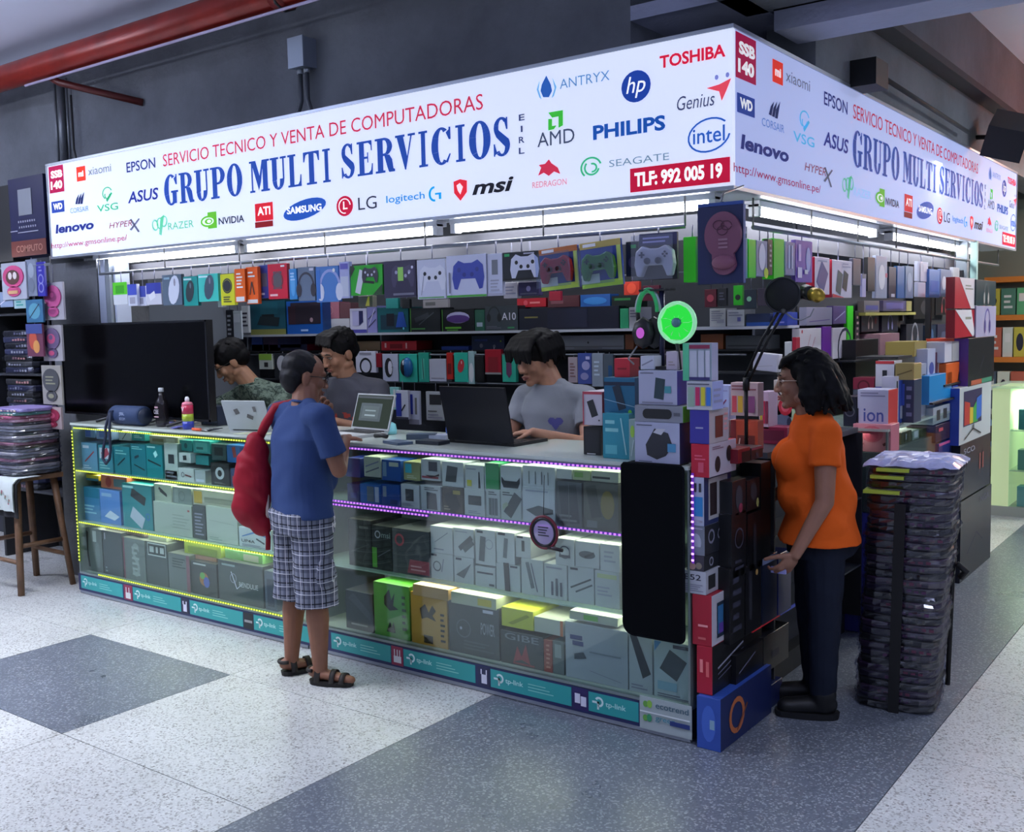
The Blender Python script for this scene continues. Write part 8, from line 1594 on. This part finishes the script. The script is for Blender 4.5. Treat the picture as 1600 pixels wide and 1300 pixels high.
mb = MB(); mb.flat([(-.012, -.0325, .125), (0, -.0328, .098), (.012, -.0325, .125), (.006, -.0325, .125), (0, -.0328, .111), (-.006, -.0325, .125)], M('f0e0e4')); mb.build('label_print', t)
# laptops
def laptop(x, y, rz, w, d, h, lean, lid, base, label, screen=None, art='', tone=None):
    t = thing('laptop', label, 'laptop', (x, y, ZC), rz)
    mb = MB(); mb.box((-w/2, -d/2, 0), (w/2, d/2, .014), M(base, .35)); mb.build('base', t); mb = MB()
    for r in range(5):
        for k in range(13): mb.box((-w*.43+k*w*.066, -d*.02+r*d*.085, .014), (-w*.43+k*w*.066+w*.058, -d*.02+r*d*.085+d*.07, .0158), M('15161a', .5))
    mb.build('keyboard', t, kind='stuff'); MB().box((-w*.14, -d*.4, .014), (w*.14, -d*.12, .0148), M(tone or '2a2b30', .3)).build('touchpad', t)
    o = bpy.data.objects.new('lid', MB().box((-w/2, -.004, 0), (w/2, .004, h), M(lid, .45, spec=.3)).mesh('lid')); COL.objects.link(o); o.parent = t; o.location = (0, d/2+.003, .016); o.rotation_euler = (lean, 0, 0)
    MB().box((-w/2+.008, -.0052, .012), (w/2-.008, -.0042, h-.008), M('0a0b0f', .1) if not screen else emat(screen, .35)).build('screen', o)
    if art: draw(MB(), art, w-.016, h-.02, -.0056, -w/2+.008, .012).build('screen_picture' if screen else 'printed_mark', o)
    MB().tube([(-w*.4, d/2, .014), (w*.4, d/2, .014)], .006, M('1a1b20')).build('hinge', t); return t, o
# black laptop, its lid towards the photographer
xa, xb = W(708, 640, 'y', .24)[0], W(812, 640, 'y', .24)[0]
laptop((xa+xb)/2, .33, math.pi-.03, xb-xa, .25, .255, -.22, '080b15', '101217', 'open black laptop seen from its lid before the clerk in light grey')
# silver laptop whose screen faces the customer
xa, xb = W(532, 650, 'y', .3)[0], W(590, 650, 'y', .3)[0]
laptop((xa+xb)/2+.02, .24, -.12, .30, .2, .19, -.30, 'a4a8a8', 'b0b4b4', 'silver laptop with a grey lit screen beside the customer', '5c6a64', 'r .02 .9 .98 .97 2a3230;r .15 .2 .75 .75 3a4844;r .22 .28 .68 .66 4c5a54;r .3 .35 .6 .4 99a8a0;r .3 .5 .6 .54 8a9a90', 'd8dcdc')
laptop(-2.66, .20, math.pi+.25, .27, .2, .165, -.35, 'aab2b4', 'b0b4b6', 'pale silver laptop with dark marks on its lid beside the red backpack', None, '')
l_ = MB(); draw(l_, 'D .3 .6 .2 .2 .3 555;D .6 .4 .25 .15 -.4 555;D .75 .7 .12 .2 .1 666', .26, .15, 0, -.13, .015); o = l_.build('lid_marks', [x for x in bpy.data.objects if x.name.startswith('lid')][-1]); o.rotation_euler = (0, 0, math.pi); o.location = (0, .0045, 0)
# repair clutter
def item(name, label, cat, mb, x, y, rz=0, z=ZC, group=None): return mb.build(name, None, (x, y, z+.0005), rz, label=label, cat=cat, group=group)
def px(p, q, y=None): v = W(p, q, 'z', ZC+.01); return v[0], v[1]
for i, (p, q, c_, nm_, w_) in enumerate(((258, 661, '8c88c8', 'lilac', .09), (275, 667, '6c6cb0', 'violet-blue', .11), (240, 657, '5c6068', 'grey', .08), (296, 662, 'a8b0b8', 'pale', .07), (262, 655, '3c4048', 'charcoal', .08), (318, 672, '23262e', 'black', .07))):
    x, y = px(p, q); mb = MB(); rn = random.Random(i)
    for k in range(4): mb.box((-w_/2+.02*k, -.02+.008*k, .004*k), (-w_/2+.02*k+w_*.5, .016+.008*k, .004*k+.0035), M(c_, .4))
    item('circuit_scraps', '%s heap of thin parts on the repair counter' % nm_, 'parts', mb, x, max(y, .03), rn.uniform(-.6, .6), group='small parts on the repair counter')
x, y = px(306, 671); item('screwdriver', 'orange-handled tool lying at the edge of the repair counter', 'tool', MB().tube([(-.05, 0, .008), (.03, 0, .008)], .008, M('d85a30'), 10).tube([(.03, 0, .008), (.10, 0, .006)], .0025, M('aaa', .3, .8), 6), x, max(y, .01), -.1)
c = W(342, 640, 'y', .32); mb = MB(); mb.box((-.075, -.05, 0), (.075, .05, .11), M('1e2a40', .4)); mb.box((-.06, -.052, .01), (.03, -.05, .09), M('2c3c5c', .4)); mb.box((.035, -.052, .02), (.07, -.05, .05), M('5c6c8c')); mb.tube([(0, 0, .11), (.02, -.03, .15), (.05, 0, .17), (.07, .02, .12)], .005, M('3c4c44'), 6)
item('opened_device', 'dark blue opened device with a wire loop under the hands of the bowed clerk', 'device', mb, c[0], .30)
x, y = px(385, 676); item('paper_sheet', 'pale greenish sheet lying on the counter left of the red backpack', 'paper', MB().box((-.10, -.05, 0), (.10, .05, .001), M('b8c0a0')), x, max(y, .06), .2)
x, y = px(600, 680); mb = MB(); mb.tube([(-.04, 0, .012), (0, .01, .014), (.04, 0, .012)], .011, M('0e0e12'), 8); item('headphone_bundle', 'small black bundle on the counter near the aqua cup', 'headphones', mb, x+.03, .18)
c = W(597, 672, 'y', .3); item('round_clock', 'small aqua domed gadget behind the silver laptop', 'gadget', MB().lathe([(.032, 0), (.034, .02), (.028, .05), (.012, .06)], M('8cd8dc', .4), (0, 0, 0), 16), c[0], .36)
c = W(692, 675, 'y', .36); item('blue_mouse', 'blue rounded gadget left of the black laptop', 'gadget', MB().lathe([(.022, 0), (.026, .03), (.022, .06), (.01, .07)], M('2c50a8', .3), (0, 0, 0), 14), c[0], .42)
for i, (p, q, c_, nm_) in enumerate(((620, 690, '4a5c74', 'blue-grey'), (655, 692, '2a303c', 'dark'), (640, 686, '8c94a8', 'pale grey'), (585, 690, '3c4a5c', 'slate'))):
    x, y = px(p, q); item('thin_case', '%s thin case lying on the counter between the two laptops' % nm_, 'case', MB().box((-.07, -.04, 0), (.07, .04, .012+.004*i), M(c_, .4)), x+.02*i, max(y, .06)+.07*i, .3*i-.3, group='thin cases on the counter')
